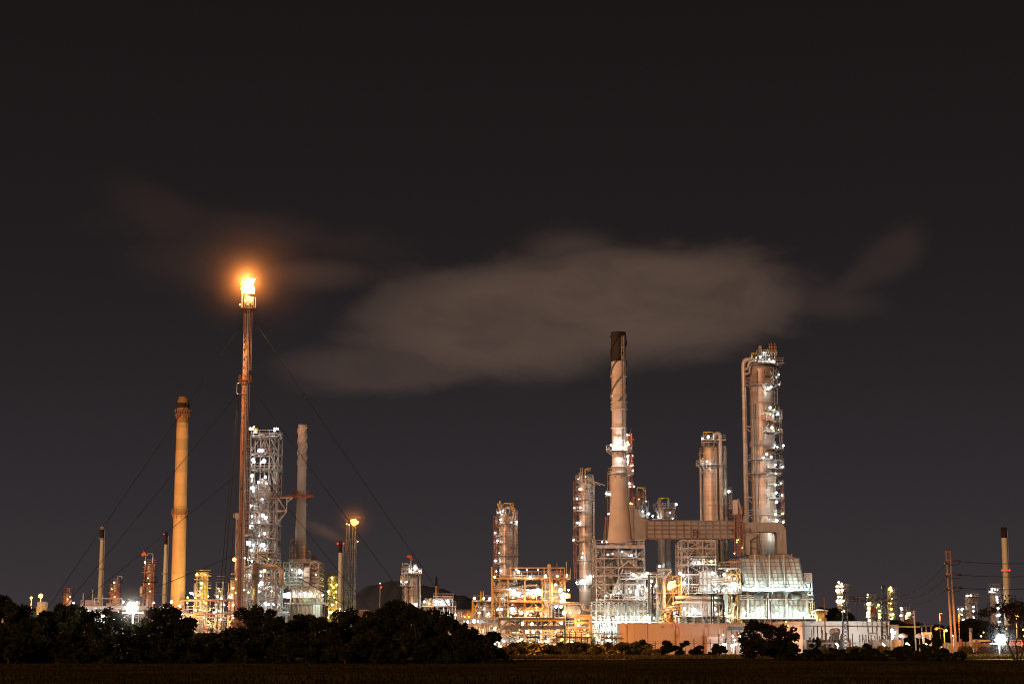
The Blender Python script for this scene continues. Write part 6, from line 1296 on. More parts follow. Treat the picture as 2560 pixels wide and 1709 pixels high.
small_tower('yellow lit tower beside the olive chimney with two beacons', 'D', 1122, 1240, 870, 1330, 440, (880, 955, 1010, 1100, 1220), ((1172, 884, 'yellow', .5), (1165, 962, 'yellow', .3), (1225, 962, 'yellow', .3), (1138, 1033, 'yellow', .4), (1220, 1038, 'yellow', .42), (1190, 990, 'yellow', .35, -4), (1200, 1100, 'yellow', .3, -4), (1150, 1260, 'yellow', .5), (1170, 1262, 'warm', .4), (1180, 1180, 'warm', .4, -4), (1270, 1255, 'yellow', .8), (1265, 1220, 'yellow', .4), (1320, 1255, 'yellow', .35), (1138, 1315, 'yellow', .35), (1225, 1150, 'yellow', .3, -3)), 'white_paint', 'yellow_plaster', (1215, 1170, 865), 7, n=24)

# pipe racks of the left plant
t = Thing('pipe_rack', 'long low horizontal pipe rack running left from the foot of the flare stack', 'pipe rack', 'B', 330, 1420, 418)
b = MB()
for vy, xa in ((1412, 130), (1500, 60), (1520, 60)): b.beam((t.x(xa), 0, t.z(vy)), (t.x(505), 0, t.z(vy)), .25); b.beam((t.x(xa), 4, t.z(vy)), (t.x(505), 4, t.z(vy)), .25)
for v in (140, 225, 310, 390, 445, 500): b.beam((t.x(v), 0, 0), (t.x(v), 0, t.z(1412)), .2); b.beam((t.x(v), 4, 0), (t.x(v), 4, t.z(1412)), .2)
t.part('rack', b, 'rust_steel')
for i in range(4): t.pipe([(t.x(130), .5+i, t.z(1407)), (t.x(510), .5+i, t.z(1407))], .3, 'clad_worn')
for i in range(4): t.pipe([(t.x(60), .5+i, t.z(1495)), (t.x(510), .5+i, t.z(1495))], .3, 'rust_pipe')
clutter(t, t.x(130), t.x(500), -.5, 5, 1, t.z(1425), 60, 97, ('clad_worn', 'galv', 'steel', 'white_paint'), .1, .25)
t.lamps([(205, 1365, 'white', .5), (195, 1362, 'white', .35), (215, 1370, 'yellow', .3), (180, 1392, 'yellow', .4), (178, 1428, 'yellow', .4), (75, 1420, 'cyan', .5), (130, 1447, 'cyan', .5), (235, 1475, 'yellow', .55, 0), (330, 1470, 'yellow', .3, 0), (355, 1492, 'cyan', .45), (440, 1490, 'warm', .35), (480, 1525, 'warm', .35), (290, 1525, 'warm', .3), (200, 1535, 'warm', .3), (400, 1535, 'warm', .3), (420, 1440, 'white', .3), (300, 1430, 'yellow', .3, 0), (250, 1500, 'warm', .35, 1), (110, 1535, 'sodium', .35), (320, 1548, 'sodium', .4), (460, 1552, 'sodium', .4), (150, 1500, 'white', .3)])
t = Thing('pipe_rack', 'white pipework on thin supports behind the trees around the bright left floodlight', 'pipe rack', 'A', 1000, 860, 455)
b = MB(); b.beam((t.x(740), 0, t.z(860)), (t.x(1560), 0, t.z(860)), .35); b.beam((t.x(860), 0, t.z(783)), (t.x(1115), 0, t.z(788)), .22); [b.beam((t.x(v), 0, 0), (t.x(v), 0, t.z(q)), .2) for v, q in ((740, 800), (757, 735), (842, 705), (862, 783), (1113, 788), (935, 750), (1270, 815), (1400, 850), (1500, 850))]; t.part('rack', b, 'steel')
b = MB(); b.box(t.x(775), t.x(860), 0, 5, 3, t.z(802)); b.box(t.x(960), t.x(1080), 1, 5, 3, t.z(825)); t.part('housing', b, 'tank_paint')
for i in range(5): t.pipe([(t.x(700), i, t.z(870+6*i)), (t.x(1600), i, t.z(870+6*i))], .28, 'white_paint')
clutter(t, t.x(740), t.x(1600), 0, 5, 1, t.z(860), 50, 98, ('steel', 'galv', 'white_paint'), .1, .25)
t.pipe([(t.x(1265), -1, t.z(860)), (t.x(1262), -1, t.z(820)), (t.x(1278), -1, t.z(815)), (t.x(1282), -1, t.z(860))], .3, 'orange_steel')
t.lamps([(810, 905, 'white', .45), (870, 913, 'white', .4), (945, 950, 'white', .55), (950, 940, 'white', .3), (1055, 970, 'white', .5), (1080, 912, 'white', .35), (1250, 820, 'white', .45), (1105, 950, 'white', .35), (895, 995, 'white', .35), (925, 995, 'white', .35), (955, 995, 'white', .35), (970, 1030, 'white', .3), (970, 1085, 'white', .45), (1165, 1100, 'white', .35), (1180, 1098, 'white', .3), (945, 1240, 'white', .4), (975, 1240, 'white', .45), (1285, 1145, 'sodium', .4), (1255, 1172, 'sodium', .3), (1435, 1145, 'sodium', .3), (1460, 1120, 'white', .25), (590, 1218, 'white', .35), (305, 1222, 'white', .3), (345, 1195, 'white', .3), (1600, 900, 'white', .4), (1570, 818, 'white', .5), (205, 958, 'white', .35), (310, 982, 'white', .42), (395, 980, 'white', .3), (530, 988, 'white', .3), (1360, 1010, 'white', .25), (1480, 1000, 'white', .25)])
# big bright floodlight on its mast
t = Thing('floodlight', 'huge dazzling white floodlight on a mast in front of the left tree line', 'floodlight', 'A', 1205, 870, 284)
zc = t.z(872); b = MB(); b.tube([(0, 1, 0), (0, 1, zc+.8)], .16, 8); b.beam((-1.6, .9, zc-.7), (1.6, .9, zc-.7), .14); t.part('mast', b, 'galv')
emis('flood_bulb', (1, .90, .78), 60)
for dx, dz_ in [(0, 0)]+[(cos(pi*k/3), sin(pi*k/3)) for k in range(6)]:
    b = MB(); b.lathe([(.02, -.15), (.32, -.15), (.35, .1), (.02, .15)], 14); o = b.build('lamp', 'flood_bulb', t.root, (dx*.6, 0, zc+dz_*.6)); o.rotation_euler = (pi/2, 0, 0)
flame_light(t.root, (0, -.8, zc), 300, (1, .9, .8), .3); FL1 = (t.X, zc)
t = Thing('floodlight', 'huge dazzling white floodlight at lower right before the bare tree', 'floodlight', 'Q', 735, 1160, 330)
zc = t.z(1160); b = MB(); b.tube([(0, 1, 0), (0, 1, zc+.8)], .16, 8); b.beam((-1.6, .9, zc-.7), (1.6, .9, zc-.7), .14); t.part('mast', b, 'galv')
emis('flood_bulb_cool', (.92, .96, 1), 60)
for dx, dz_ in [(0, 0)]+[(cos(pi*k/3), sin(pi*k/3)) for k in range(6)]:
    b = MB(); b.lathe([(.02, -.15), (.32, -.15), (.35, .1), (.02, .15)], 14); o = b.build('lamp', 'flood_bulb_cool', t.root, (dx*.6, 0, zc+dz_*.6)); o.rotation_euler = (pi/2, 0, 0)

flame_light(t.root, (0, -.8, zc), 300, (.92, .96, 1), .3); FL2 = (t.X, zc)
# sodium lamps and tank at the far left
for x_, y_, r_, lab in ((372, 763, .95, 'large round orange lamp above the far left trees'), (285, 780, .5, 'smaller orange lamp at left of the large one above the far left trees')):
    t = Thing('street_lamp', lab, 'lamp', 'A', x_, y_, 480); b = MB(); b.tube([(0, .3, 0), (0, .3, t.z(y_))], .14, 6); t.part('pole', b, 'steel'); t.lamp(x_, y_, 'sodium', r_, 0)
t = Thing('storage_tank', 'small pale drum roofed tank with railing among the far left trees', 'tank', 'A', 388, 860, 470)
t.part('shell', MB().lathe([(t.w(48), 0), (t.w(48), t.z(832)), (t.w(42), t.z(815)), (.01, t.z(812))], 28), 'white_paint'); t.platform(t.z(905), t.w(48), t.w(54), 180, 360, m='yellow')
t.lamps([(375, 925, 'yellow', .4, -6), (405, 900, 'yellow', .3, -6), (355, 930, 'yellow', .3, -6)])
t = Thing('process_tower', 'dark tower top with orange lit side at the left edge of the picture', 'tower', 'A', 60, 870, 470)
t.part('shell', MB().lathe([(t.w(45), 0), (t.w(45), t.z(860)), (.01, t.z(850))], 20), 'clad_worn'); t.platform(t.z(875), t.w(45), t.w(55), 180, 360, m='rust_steel')
b = MB(); b.tube([(t.x(38), 0, t.z(870)), (t.x(38), 0, t.z(780))], .15, 6); b.tube([(t.x(38), 0, t.z(810)), (t.x(34), 0, t.z(780))], [.5, .9], 8, cap=False); t.part('windsock', b, 'windsock_cloth')
t.lamps([(70, 885, 'sodium', .35, -5), (30, 900, 'sodium', .4, -5), (110, 880, 'sodium', .3, -5)])

# ================================================================ pipe bundle flare
t = Thing('pipe_flare', 'bundle of four tall grey pipes with a round orange flame at the top right', 'flare stack', 'D', 1382, 750, 446)
for v, yt, w_ in ((1333, 302, 9), (1358, 312, 11), (1398, 305, 9), (1424, 330, 12)):
    t.part('riser', MB().tube([(t.x(v-8), 0, 0), (t.x(v), 0, t.z(yt))], t.w(w_)*.5, 10), 'galv')
    for q in (570, 720, 860, 1000, 1130): t.part('flange', MB().lathe([(t.w(w_)*.5, t.z(q)-.6), (t.w(w_)*.5+.1, t.z(q)-.4), (t.w(w_)*.5+.1, t.z(q)+.4), (t.w(w_)*.5, t.z(q)+.6)], 12, (t.x(v-8*(q-300)/1000), 0, 0)), 'steel')
for v in (1320, 1345, 1375, 1440): t.part('conduit', MB().tube([(t.x(v-6), -.4, 0), (t.x(v), -.4, t.z(470))], .07, 5), 'steel')
b = MB(); [b.beam((t.x(1312), 0, t.z(q)), (t.x(1442), 0, t.z(q)), .1) for q in range(470, 1200, 70)]; t.part('tie', b, 'steel')
emis('flame_small', (1, .40, .08), 5)
blob(.8, .7, .72, 8, .8).build('flame', 'flame_small', t.root, (t.x(1416), -.6, t.z(287))); flame_light(t.root, (t.x(1416), -1.6, t.z(287)+1), 80, (1, .42, .12), .3)
t.lamps([(1331, 299, 'sodium', .28, 0), (1357, 308, 'warm', .2, 0), (1385, 300, 'sodium', .25, 0), (1452, 490, 'warm', .12, 0)])
# red beacon mast
t = Thing('beacon_mast', 'thin mast with a red beacon left of the squat silver column', 'mast', 'E', 411, 760, 520)
t.part('pole', MB().tube([(0, 0, 0), (0, 0, t.z(664))], [.3, .12], 6), 'galv'); t.lamp(422, 697, 'red', .7, -.5); t.lamp(411, 664, 'white', .14, 0); t.part('arm', MB().beam((0, 0, t.z(700)), (t.x(422), 0, t.z(700)), .12), 'galv')

# ================================================================ middle group
t, r, H = lit_column('distillation_column', 'squat silver column with railed head and red windsock, rising behind the middle trees', 'E', 678, 766, 565, 446,
    [(578, 'F', 26), (690, 'L', 60), (768, 'L', 40)], rings=[600, 690], lamps=[(735, 520, 'white', .7), (755, 520, 'white', .4), (780, 545, 'white', .4), (655, 648, 'white', .35), (700, 560, 'warm', .3, -3), (610, 645, 'white', .3), (722, 530, 'yellow', .25), (745, 860, 'white', .5, -4), (690, 545, 'white', .25)], yref=700, seed=14, ladder=[('L', 600, 900)])
vessel(t, t.x(657), -.5, t.w(20), 0, t.z(600), 'clad_worn', 'vessel', True, [t.z(690)]); t.pipe([(t.x(783), -.3, 3), (t.x(783), -.3, t.z(590)), (t.x(795), -.3, t.z(580)), (t.x(797), -.3, t.z(545))], .5, 'pipe_clad', 'side_pipe', 10)
deck(t, t.x(616), t.x(798), -5, 4, t.z(575), 'galv', 'galv'); deck(t, t.x(618), t.x(680), -3, 3, t.z(530), 'galv'); deck(t, t.x(602), t.x(660), -3, 1, t.z(685), 'galv')
t.pipe([(t.x(603), -1, t.z(690)), (t.x(605), -1, t.z(592)), (t.x(625), -1, t.z(585))], .2, 'galv'); t.pipe([(t.x(725), -2, t.z(545)), (t.x(722), -2, t.z(492)), (t.x(760), -2, t.z(488)), (t.x(757), -2, t.z(540))], .3, 'galv')
b = MB(); b.tube([(t.x(683), 0, t.z(430)), (t.x(697), 0, t.z(408))], [1.0, .45], 8, cap=False); t.part('windsock', b, 'windsock_cloth'); t.part('mast', MB().tube([(t.x(696), 0, t.z(530)), (t.x(698), 0, t.z(405))], .1, 5), 'galv')
clutter(t, t.x(620), t.x(720), -3, 0, t.z(640), t.z(535), 16, 101, ('white_paint', 'galv'), .1, .2)

t = Thing('plant_building', 'boxy lit structure with white upper storey and orange left half, behind the middle trees', 'building', 'E', 970, 850, 450)
ribbed(t, t.x(835), t.x(905), 0, 8, 2, t.z(803), 3, 3, 'orange_steel', 'wall', .14); ribbed(t, t.x(915), t.x(1055), 1, 8, t.z(872), t.z(808), 5, 2, 'white_paint', 'wall', .16)
frame(t, [t.x(v) for v in (912, 950, 1060, 1090)], [0, 8], [0, t.z(875), t.z(805), t.z(782)], .28, 'galv', random.Random(7), .3)
deck(t, t.x(780), t.x(1118), -1, 8, t.z(876), 'galv'); deck(t, t.x(905), t.x(1092), -1, 8, t.z(808), 'galv')
t.pipe([(t.x(780), -1, t.z(874)), (t.x(830), -1, t.z(874))], .25, 'galv'); b = MB(); [b.beam((t.x(v), -.5, 0), (t.x(v), -.5, t.z(876)), .25) for v in (825, 1045, 1085, 1115)]; t.part('leg', b, 'galv')
clutter(t, t.x(830), t.x(1110), -.8, 6, 1, t.z(870), 30, 102, ('galv', 'white_paint', 'orange_steel'), .1, .25)
t.lamps([(823, 833, 'white', .4), (935, 830, 'white', .5, 0), (985, 835, 'white', .6, 0), (1040, 830, 'white', .5, 0), (1000, 850, 'white', .35, 0), (870, 850, 'sodium', .35, -1), (1115, 953, 'cyan', .5), (930, 860, 'white', .3, 0), (1060, 930, 'white', .4), (690, 905, 'white', .3), (665, 964, 'sodium', .5, -4), (700, 970, 'sodium', .35, -4), (905, 1250, 'white', .5, -6), (880, 1280, 'sodium', .4, -6), (660, 1262, 'white', .4, -6), (690, 1290, 'red', .3, -6), (425, 1315, 'sodium', .6, -6), (440, 1300, 'sodium', .5, -6), (430, 1340, 'sodium', .4, -6), (320, 1298, 'sodium', .3, -6), (180, 1208, 'white', .3, -6), (230, 1230, 'warm', .35, -6), (810, 1210, 'white', .35, -6), (870, 1225, 'white', .3, -6), (980, 1230, 'sodium', .3, -6), (990, 1240, 'sodium', .3, -6), (1255, 1090, 'sodium', .5, -3), (1282, 1110, 'sodium', .35, -3), (1280, 1160, 'sodium', .3, -3), (750, 1160, 'white', .3, -6), (120, 1275, 'white', .3, -6), (600, 1295, 'white', .3, -6)])
t = Thing('storage_tank', 'long low pale pink storage tank between the middle trees and the orange frame', 'tank', 'E', 1225, 950, 560)
R_ = t.w(150); t.part('shell', MB().lathe([(R_, 0), (R_, t.z(912)), (R_+.4, t.z(912)), (R_+.4, t.z(908)), (R_-.3, t.z(908)), (0.1, t.z(905))], 72), 'tank_paint')
b = MB(); [b.lathe([(R_+.02, t.z(q)), (R_+.25, t.z(q)), (R_+.25, t.z(q-3)), (R_+.02, t.z(q-3))], 72) for q in (925, 965)]; t.part('wind_girder', b, 'tank_paint')
for v in (1160, 1200, 1240): t.lamp(v, 975, 'sodium', .45, -R_-3)
t = Thing('storage_tank', 'pale pink storage tank glimpsed between treetops right of the four pipe bundle', 'tank', 'E', 265, 950, 560)
R_ = t.w(75); t.part('shell', MB().lathe([(R_, 0), (R_, t.z(918)), (R_+.4, t.z(918)), (R_+.4, t.z(914)), (0.1, t.z(912))], 56), 'tank_paint'); t.lamp(240, 990, 'sodium', .5, -R_-3)
t.part('railing', MB().lathe([(R_, t.z(914)), (R_+.02, t.z(908))], 56), 'steel')

# ================================================================ far columns at right
def far_col(label, view, xa, xb, yt, yb_, Y, lamps, m='clad', seed=0, pl=()):
    t = Thing('far_column', label, 'tower', view, (xa+xb)/2, (yt+yb_)/2, Y, 'distant lit columns right of the plant'); r = t.w((xb-xa)/2)
    vessel(t, 0, 0, r, 0, t.z(yt)-r*.6, m, 'shell', True, [t.z(yt+(yb_-yt)*k) for k in (.3, .6)], 20)
    for q in pl: t.platform(t.z(q), r, r+1.8, -120, 60)
    t.ladder(r+.6, -.3, 2, t.z(yt), 'steel', False, .8)
    t.lamps(lamps); return t
W = 'warm'
t = far_col('thick distant column dazzling with stacked warm lamps, behind the left lattice tower', 'O', 170, 262, 515, 1000, 640, [(200, 495, W, .8), (238, 512, W, .8), (175, 550, W, 1), (210, 552, W, .8), (240, 550, W, .9), (175, 603, W, 1), (200, 603, W, 1.1), (240, 602, W, .9), (190, 690, W, .9), (225, 690, W, .9), (180, 742, W, 1.1), (215, 742, W, 1.2), (248, 742, W, 1), (238, 800, W, .7), (185, 875, W, 1.1), (215, 875, W, 1.2), (250, 873, W, 1.1), (248, 937, W, .7), (246, 988, W, .6)], 'white_paint', 1, (560, 610, 700, 750, 885))
far_col('distant slim column with six stacked warm lamps, between the two lattice towers', 'O', 565, 620, 670, 1005, 650, [(575, 655, W, .7), (570, 690, 'white', .4), (575, 775, W, 1.1), (605, 765, W, .9), (582, 835, W, 1), (575, 895, W, 1.1), (565, 942, W, 1.1), (582, 945, W, 1), (590, 993, W, 1)], 'white_paint', 2, (700, 760, 960))
far_col('short distant column with orange lamps beside the red flag', 'O', 700, 738, 800, 1005, 640, [(713, 790, 'yellow', .7), (684, 822, 'yellow', .6), (722, 870, 'yellow', .9), (735, 868, 'yellow', .7), (722, 912, 'yellow', .9), (722, 952, 'yellow', .9), (735, 952, 'yellow', .6)], 'white_paint', 3, (830, 880))
t = far_col('distant column with side pipe and lamps, immediately right of the right lattice tower', 'O', 848, 882, 575, 1015, 630, [(878, 568, 'yellow', .8), (885, 604, 'yellow', 1.0), (888, 710, 'yellow', .75), (872, 773, 'yellow', .9), (880, 848, 'yellow', .9), (870, 917, 'yellow', .85), (897, 916, 'yellow', .7), (878, 962, 'yellow', .9)], 'white_paint', 4, (610, 715, 780, 855, 920))
t.pipe([(t.x(838), -.3, 2), (t.x(838), -.3, t.z(585)), (t.x(845), -.3, t.z(572)), (t.x(862), -.3, t.z(575))], .6, 'white_paint', 'side_pipe', 10)
far_col('pale twin topped column behind the trees at left of the striped flag', 'O', 995, 1058, 850, 1010, 700, [(1010, 832, 'white', .7), (1000, 928, 'white', .5), (1025, 845, 'white', .4)], 'white_paint', 5, (865,))
far_col('short column with bright warm lamps immediately left of the striped flag', 'O', 1085, 1135, 900, 1080, 690, [(1095, 905, W, 1), (1120, 905, W, 1.1), (1077, 937, W, .8), (1075, 967, W, .7), (1080, 993, W, .9), (1100, 992, W, .9)], 'white_paint', 6, (915, 945))
far_col('low grey column left of the three pale columns at right', 'Q', 342, 400, 885, 1030, 600, [(352, 884, 'white', .55), (388, 884, 'white', .8), (382, 933, 'white', .6), (398, 982, 'white', .6), (375, 1035, 'white', .7)], 'panel', 7, (890, 940))
far_col('middle grey column of the three pale columns at right', 'Q', 414, 490, 750, 1010, 600, [(438, 762, 'white', .75), (468, 760, 'white', .6), (463, 812, 'white', .7), (490, 862, 'white', .55), (487, 902, 'white', .5), (490, 957, 'white', .55), (485, 985, 'white', .6), (430, 760, 'white', .5)], 'panel', 8, (770, 820))
t = far_col('tallest grey column of the three, immediately left of the far right chimney', 'Q', 642, 712, 725, 1040, 600, [(660, 722, 'white', .8), (665, 700, 'white', .6), (690, 705, 'white', .45), (715, 705, 'white', .5), (705, 772, 'white', .6), (707, 795, 'white', .65), (712, 820, 'white', .6), (715, 872, 'white', .65), (697, 942, 'white', .6), (720, 938, 'white', .8), (722, 998, 'white', .75), (648, 722, 'white', .5)], 'panel', 9, (745, 830))
deck(t, t.x(640), t.x(730), -3, 3, t.z(690), 'galv'); deck(t, t.x(630), t.x(730), -3, 3, t.z(740), 'galv')
for v, y in ((1323, 995), (1290, 1025), (1372, 1000)):
    pass
# flags
t = Thing('flag', 'red flag hanging beside the short distant column', 'flag', 'O', 660, 850, 520)
def cloth(t, xa, xb, ya, yb_, m, skew=0):
    b = MB(); n = 8; vs = []
    for s_ in (0, .06):
        for i in range(n+1):
            f = i/n; x = t.x(xa+(xb-xa)*f); y = .35*sin(f*7)+s_
            vs += [(x, y, t.z(ya+skew*(1-f))), (x, y, t.z(yb_+skew*(1-f)*.6))]
    k = 2*(n+1); fs = [(2*i, 2*i+1, 2*i+3, 2*i+2) for i in range(n)]+[(k+2*i, k+2*i+2, k+2*i+3, k+2*i+1) for i in range(n)]
    b.add(vs, fs, 0, True); return t.part('cloth', b, m)
cloth(t, 620, 662, 822, 885, 'flag_red', 15); t.part('pole', MB().tube([(t.x(662), 0, 0), (t.x(662), 0, t.z(760))], .12, 5), 'galv')
t = Thing('flag', 'striped red, white and blue flag on a white pole, left of the twin poles', 'flag', 'O', 1180, 950, 400)
t.part('pole', MB().tube([(t.x(1188), 0, 0), (t.x(1178), 0, t.z(862))], .16, 6), 'white_paint')
for ya, yb_, m in ((868, 884, 'flag_red'), (884, 905, 'flag_white'), (905, 930, 'flag_blue'), (930, 950, 'flag_white'), (950, 966, 'flag_red')): cloth(t, 1152, 1176, ya, yb_, m, 8)
t = Thing('office_block', 'distant reddish block with floor stripes behind the flagpole', 'building', 'O', 1175, 1010, 650)
t.part('wall', MB().box(t.x(1138), t.x(1208), 0, 12, 0, t.z(968)), 'concrete_wall'); b = MB(); [b.box(t.x(1139), t.x(1207), -.15, -.002, t.z(q), t.z(q-9)) for q in (985, 1003, 1021, 1039, 1057)]; t.part('window', b, 'dark_steel')

# ================================================================ twin pole pylon and power lines
t = Thing('pylon', 'pair of tall brown poles joined by crossarms near the right edge', 'pylon', 'Q', 290, 850, 372)
t.part('post', MB().tube([(t.x(282), 0, 0), (t.x(258), 0, t.z(357))], [.24, .17], 12), 'pole_concrete')
t.part('post', MB().tube([(t.x(318), 0, 0), (t.x(293), 0, t.z(357))], [.24, .17], 12), 'pole_concrete')
for q in (360, 437, 562, 687): t.part('crossarm', MB().beam((t.x(250), 0, t.z(q)), (t.x(300), 0, t.z(q)), .28), 'rust_steel')
for q in (450, 572, 692):
    b = MB(); b.tube([(t.x(312), -.2, t.z(q-8)), (t.x(385), -.6, t.z(q))], .22, 6); b.tube([(t.x(236), -.2, t.z(q+16)), (t.x(254), -.2, t.z(q+8))], .3, 6); t.part('insulator', b, 'ceramic')
    t.part('jumper', MB().tube([(t.x(250), -.6, t.z(q+12)), (t.x(300), -.9, t.z(q+35)), (t.x(350), -.9, t.z(q+30)), (t.x(385), -.6, t.z(q))], .05, 4), 'cable')
def line(p, q, sag, lab):
    P = []
    for i in range(17): f = i/16; P.append((p[0]+(q[0]-p[0])*f, p[1]+(q[1]-p[1])*f, p[2]+(q[2]-p[2])*f-4*sag*f*(1-f)))
    o = MB().tube(P, .06, 5).build('power_line', 'cable'); tag(o, lab, 'cable', 'power lines at right')
Qp = lambda x, y, Y: (lambda a: (a[0], Y, a[1]))(at(2300+x*.27368, 1280+y*.27368, Y))
for y0, y1, n_ in ((450, 462, 'top'), (572, 580, 'middle'), (692, 694, 'lowest')): line(Qp(385, y0, 371), Qp(1100, y1, 371), .25, n_+' of the three cables running right from the twin brown poles past the cream chimney')
Op = lambda x, y, Y: (lambda a: (a[0], Y, a[1]))(at(2060+x*.19133, 1360+y*.19133, Y))
for y0, (ox, oy), n_ in ((468, (890, 690), 'top'), (590, (900, 705), 'middle'), (705, (890, 730), 'lowest')): line(Qp(240, y0, 372), Op(ox, oy, 372), 1.6, n_+' of the three cables sagging left from the twin brown poles to the substation')

# street furniture right
t = Thing('street_lamp', 'orange street lamp on a curved arm immediately left of the twin brown poles', 'lamp', 'Q', 222, 1150, 400)
b = MB(); b.tube([(0, 0, 0), (0, 0, t.z(1075)), (t.x(200), 0, t.z(1058)), (t.x(150), 0, t.z(1050))], .12, 6); b.tube([(0, 0, t.z(1080)), (t.x(236), 0, t.z(1078))], .1, 6); b.lathe([(.05, 0), (.4, .1), (.3, .5), (.05, .6)], 8, (t.x(150), 0, t.z(1075))); t.part('pole', b, 'yellow_plaster'); t.lamp(240, 1078, 'sodium', .62)
t = Thing('street_lamp', 'orange street lamp seen through the bare tree at the right edge', 'lamp', 'Q', 885, 1000, 400)
t.part('pole', MB().tube([(0, .4, 0), (0, .4, t.z(940))], .12, 6), 'steel'); t.lamp(885, 945, 'sodium', .7)
for x_, y_, k_, lab, r_ in ((187, 1168, 'yellow', 'greenish yellow yard lamp behind the bush left of the twin brown poles', .6), (298, 1124, 'white', 'tiny white lamp between the twin brown poles', .3), (67, 1198, 'white', 'white yard lamp on a grey post, left of the greenish one', .7)):
    t = Thing('yard_lamp', lab, 'lamp', 'Q', x_, y_, 390); t.part('post', MB().tube([(.3, .4, 0), (.3, .4, t.z(y_))], .12, 6), 'galv'); t.lamp(x_, y_, k_, r_)
t = Thing('yard_lamp', 'bright white lamp of the substation yard right of the pale building', 'lamp', 'O', 1092, 1312, 380); t.part('post', MB().tube([(0, .3, 0), (0, .3, t.z(1312))], .1, 6), 'galv'); t.lamp(1085, 1308, 'white', .55); t.lamp(1105, 1320, 'white', .55)
for x_, y_, lab in ((1032, 1225, 'left of three mushroom headed posts in front of the green trees'), (1248, 1222, 'middle of three mushroom headed posts in front of the green trees'), (1365, 1222, 'right of three mushroom headed posts in front of the green trees')):
    t = Thing('post', lab, 'post', 'O', x_, y_, 385, 'mushroom headed posts'); b = MB(); b.tube([(0, 0, 0), (0, 0, t.z(1225))], .12, 6); t.part('stem', b, 'pole_concrete'); t.part('head', MB().lathe([(.1, 0), (.9, .3), (.9, .8), (.1, 1.1)], 10, (0, 0, t.z(1230))), 'tank_paint')
t = Thing('pylon', 'grey steel frame with black insulators at the right end of the busbar', 'pylon', 'O', 1340, 1200, 378)
b = MB(); [b.beam((t.x(v), 0, 0), (t.x(v), 0, t.z(1165)), .35) for v in (1300, 1385)]; b.beam((t.x(1275), 0, t.z(1160)), (t.x(1408), 0, t.z(1160)), .4); t.part('frame', b, 'galv')
for v in (1283, 1340, 1402): insul(t, t.x(v), 0, t.z(1155), t.z(1082), .26)
t.part('bar', MB().tube([(t.x(1255), 0, t.z(1066)), (t.x(1430), 0, t.z(1060))], .12, 5), 'dark_steel')
# concrete slat fence glowing orange
t = Thing('slat_fence', 'concrete and slat fence glowing orange by the twin brown poles', 'fence', 'Q', 420, 1240, 392)
g = random.Random(2); b = MB(); v = 90
while v < 640: b.box(t.x(v), t.x(v+9), 0, .25, 0, t.z(1188+g.uniform(-6, 10))); v += 13
t.part('slats', b, 'pole_concrete')
for v in (105, 340, 398, 368, 515, 430): t.part('post', MB().box(t.x(v)-.25, t.x(v)+.25, -.5, -.02, 0, t.z(1155 if v in (368, 515) else 1180)), 'rust_pipe')
t = Thing('sign_post', 'pale post with small white box at its foot in front of the orange slat fence', 'post', 'Q', 468, 1200, 386)
t.part('pole', MB().tube([(t.x(465), 0, 0), (t.x(467), 0, t.z(1055))], .3, 8), 'concrete_wall'); t.part('box', MB().box(t.x(457), t.x(483), -.5, -.31, t.z(1272), t.z(1242)), 'white_paint'); t.part('fitting', MB().tube([(t.x(467), 0, t.z(1085)), (t.x(470), -.3, t.z(1060))], .4, 6), 'dark_steel')
t = Thing('canopy', 'low yellow lit canopy with sloping roof right of the pale post', 'canopy', 'Q', 575, 1180, 402)
b = MB(); z0, z1 = t.z(1188), t.z(1160); b.add([(t.x(497), 0, z0), (t.x(652), 0, z0+.3), (t.x(652), 7, z0+.3), (t.x(497), 7, z0), (t.x(540), 1, z1), (t.x(645), 1, t.z(1163)), (t.x(645), 6, t.z(1163)), (t.x(540), 6, z1)], [(0, 1, 5, 4), (1, 2, 6, 5), (2, 3, 7, 6), (3, 0, 4, 7), (4, 5, 6, 7), (0, 3, 2, 1)]); t.part('roof', b, 'yellow_plaster')
t.part('post', MB().box(t.x(500), t.x(503), 1, 1.3, 0, z0), 'steel'); t.part('post', MB().box(t.x(645), t.x(648), 1, 1.3, 0, z0), 'steel'); t.lamp(560, 1130, 'sodium', .3, -5)
# parked car under the canopy: tail lights lit
t = Thing('parked_car', 'dark car with red tail lights lit beside the yellow canopy', 'car', 'Q', 612, 1222, 388)
def car(t, w=1.85, h=1.5, L_=4.3, z=0.0):
    b = MB(); pr = [(-w/2, .35), (w/2, .35), (w/2, .85), (w/2*.82, 1.0), (w/2*.7, h), (-w/2*.7, h), (-w/2*.82, 1.0), (-w/2, .85)]; n = 8
    vs = []
    for y_, k in ((0, .96), (.15, 1), (1.0, 1), (3.2, 1), (4.15, 1), (L_, .94)):
        for x_, z_ in pr:
            zz = z_ if (z_ < 1.01 or .9 < y_ < 3.0 or abs(y_-3.2) < .1) else min(z_, 1.02)
            if z_ > 1.2 and y_ < .2: zz = 1.04
            vs.append((x_*k, y_, zz))
    fs = [(i*n+k, i*n+(k+1) % n, (i+1)*n+(k+1) % n, (i+1)*n+k) for i in range(5) for k in range(n)]+[tuple(range(n))[::-1], tuple(range(5*n, 6*n))]
    b.add(vs, fs); t.part('body', b, 'dark_steel')
    for sx in (-1, 1):
        for y_ in (.8, 3.4): t.part('wheel', MB().tube([(sx*w*.42, y_, .33), (sx*w*.5, y_, .33)], .33, 14), 'black_iron')
        t.part('tail_light', MB().box(sx*w*.36-.2, sx*w*.36+.2, -.06, .05, .72, .95), 'bulb_red')
car(t)
t2 = Thing('bus_shelter', 'low frame with small red and warm lights behind the sparse tree at the right edge', 'shelter', 'Q', 880, 1200, 396)
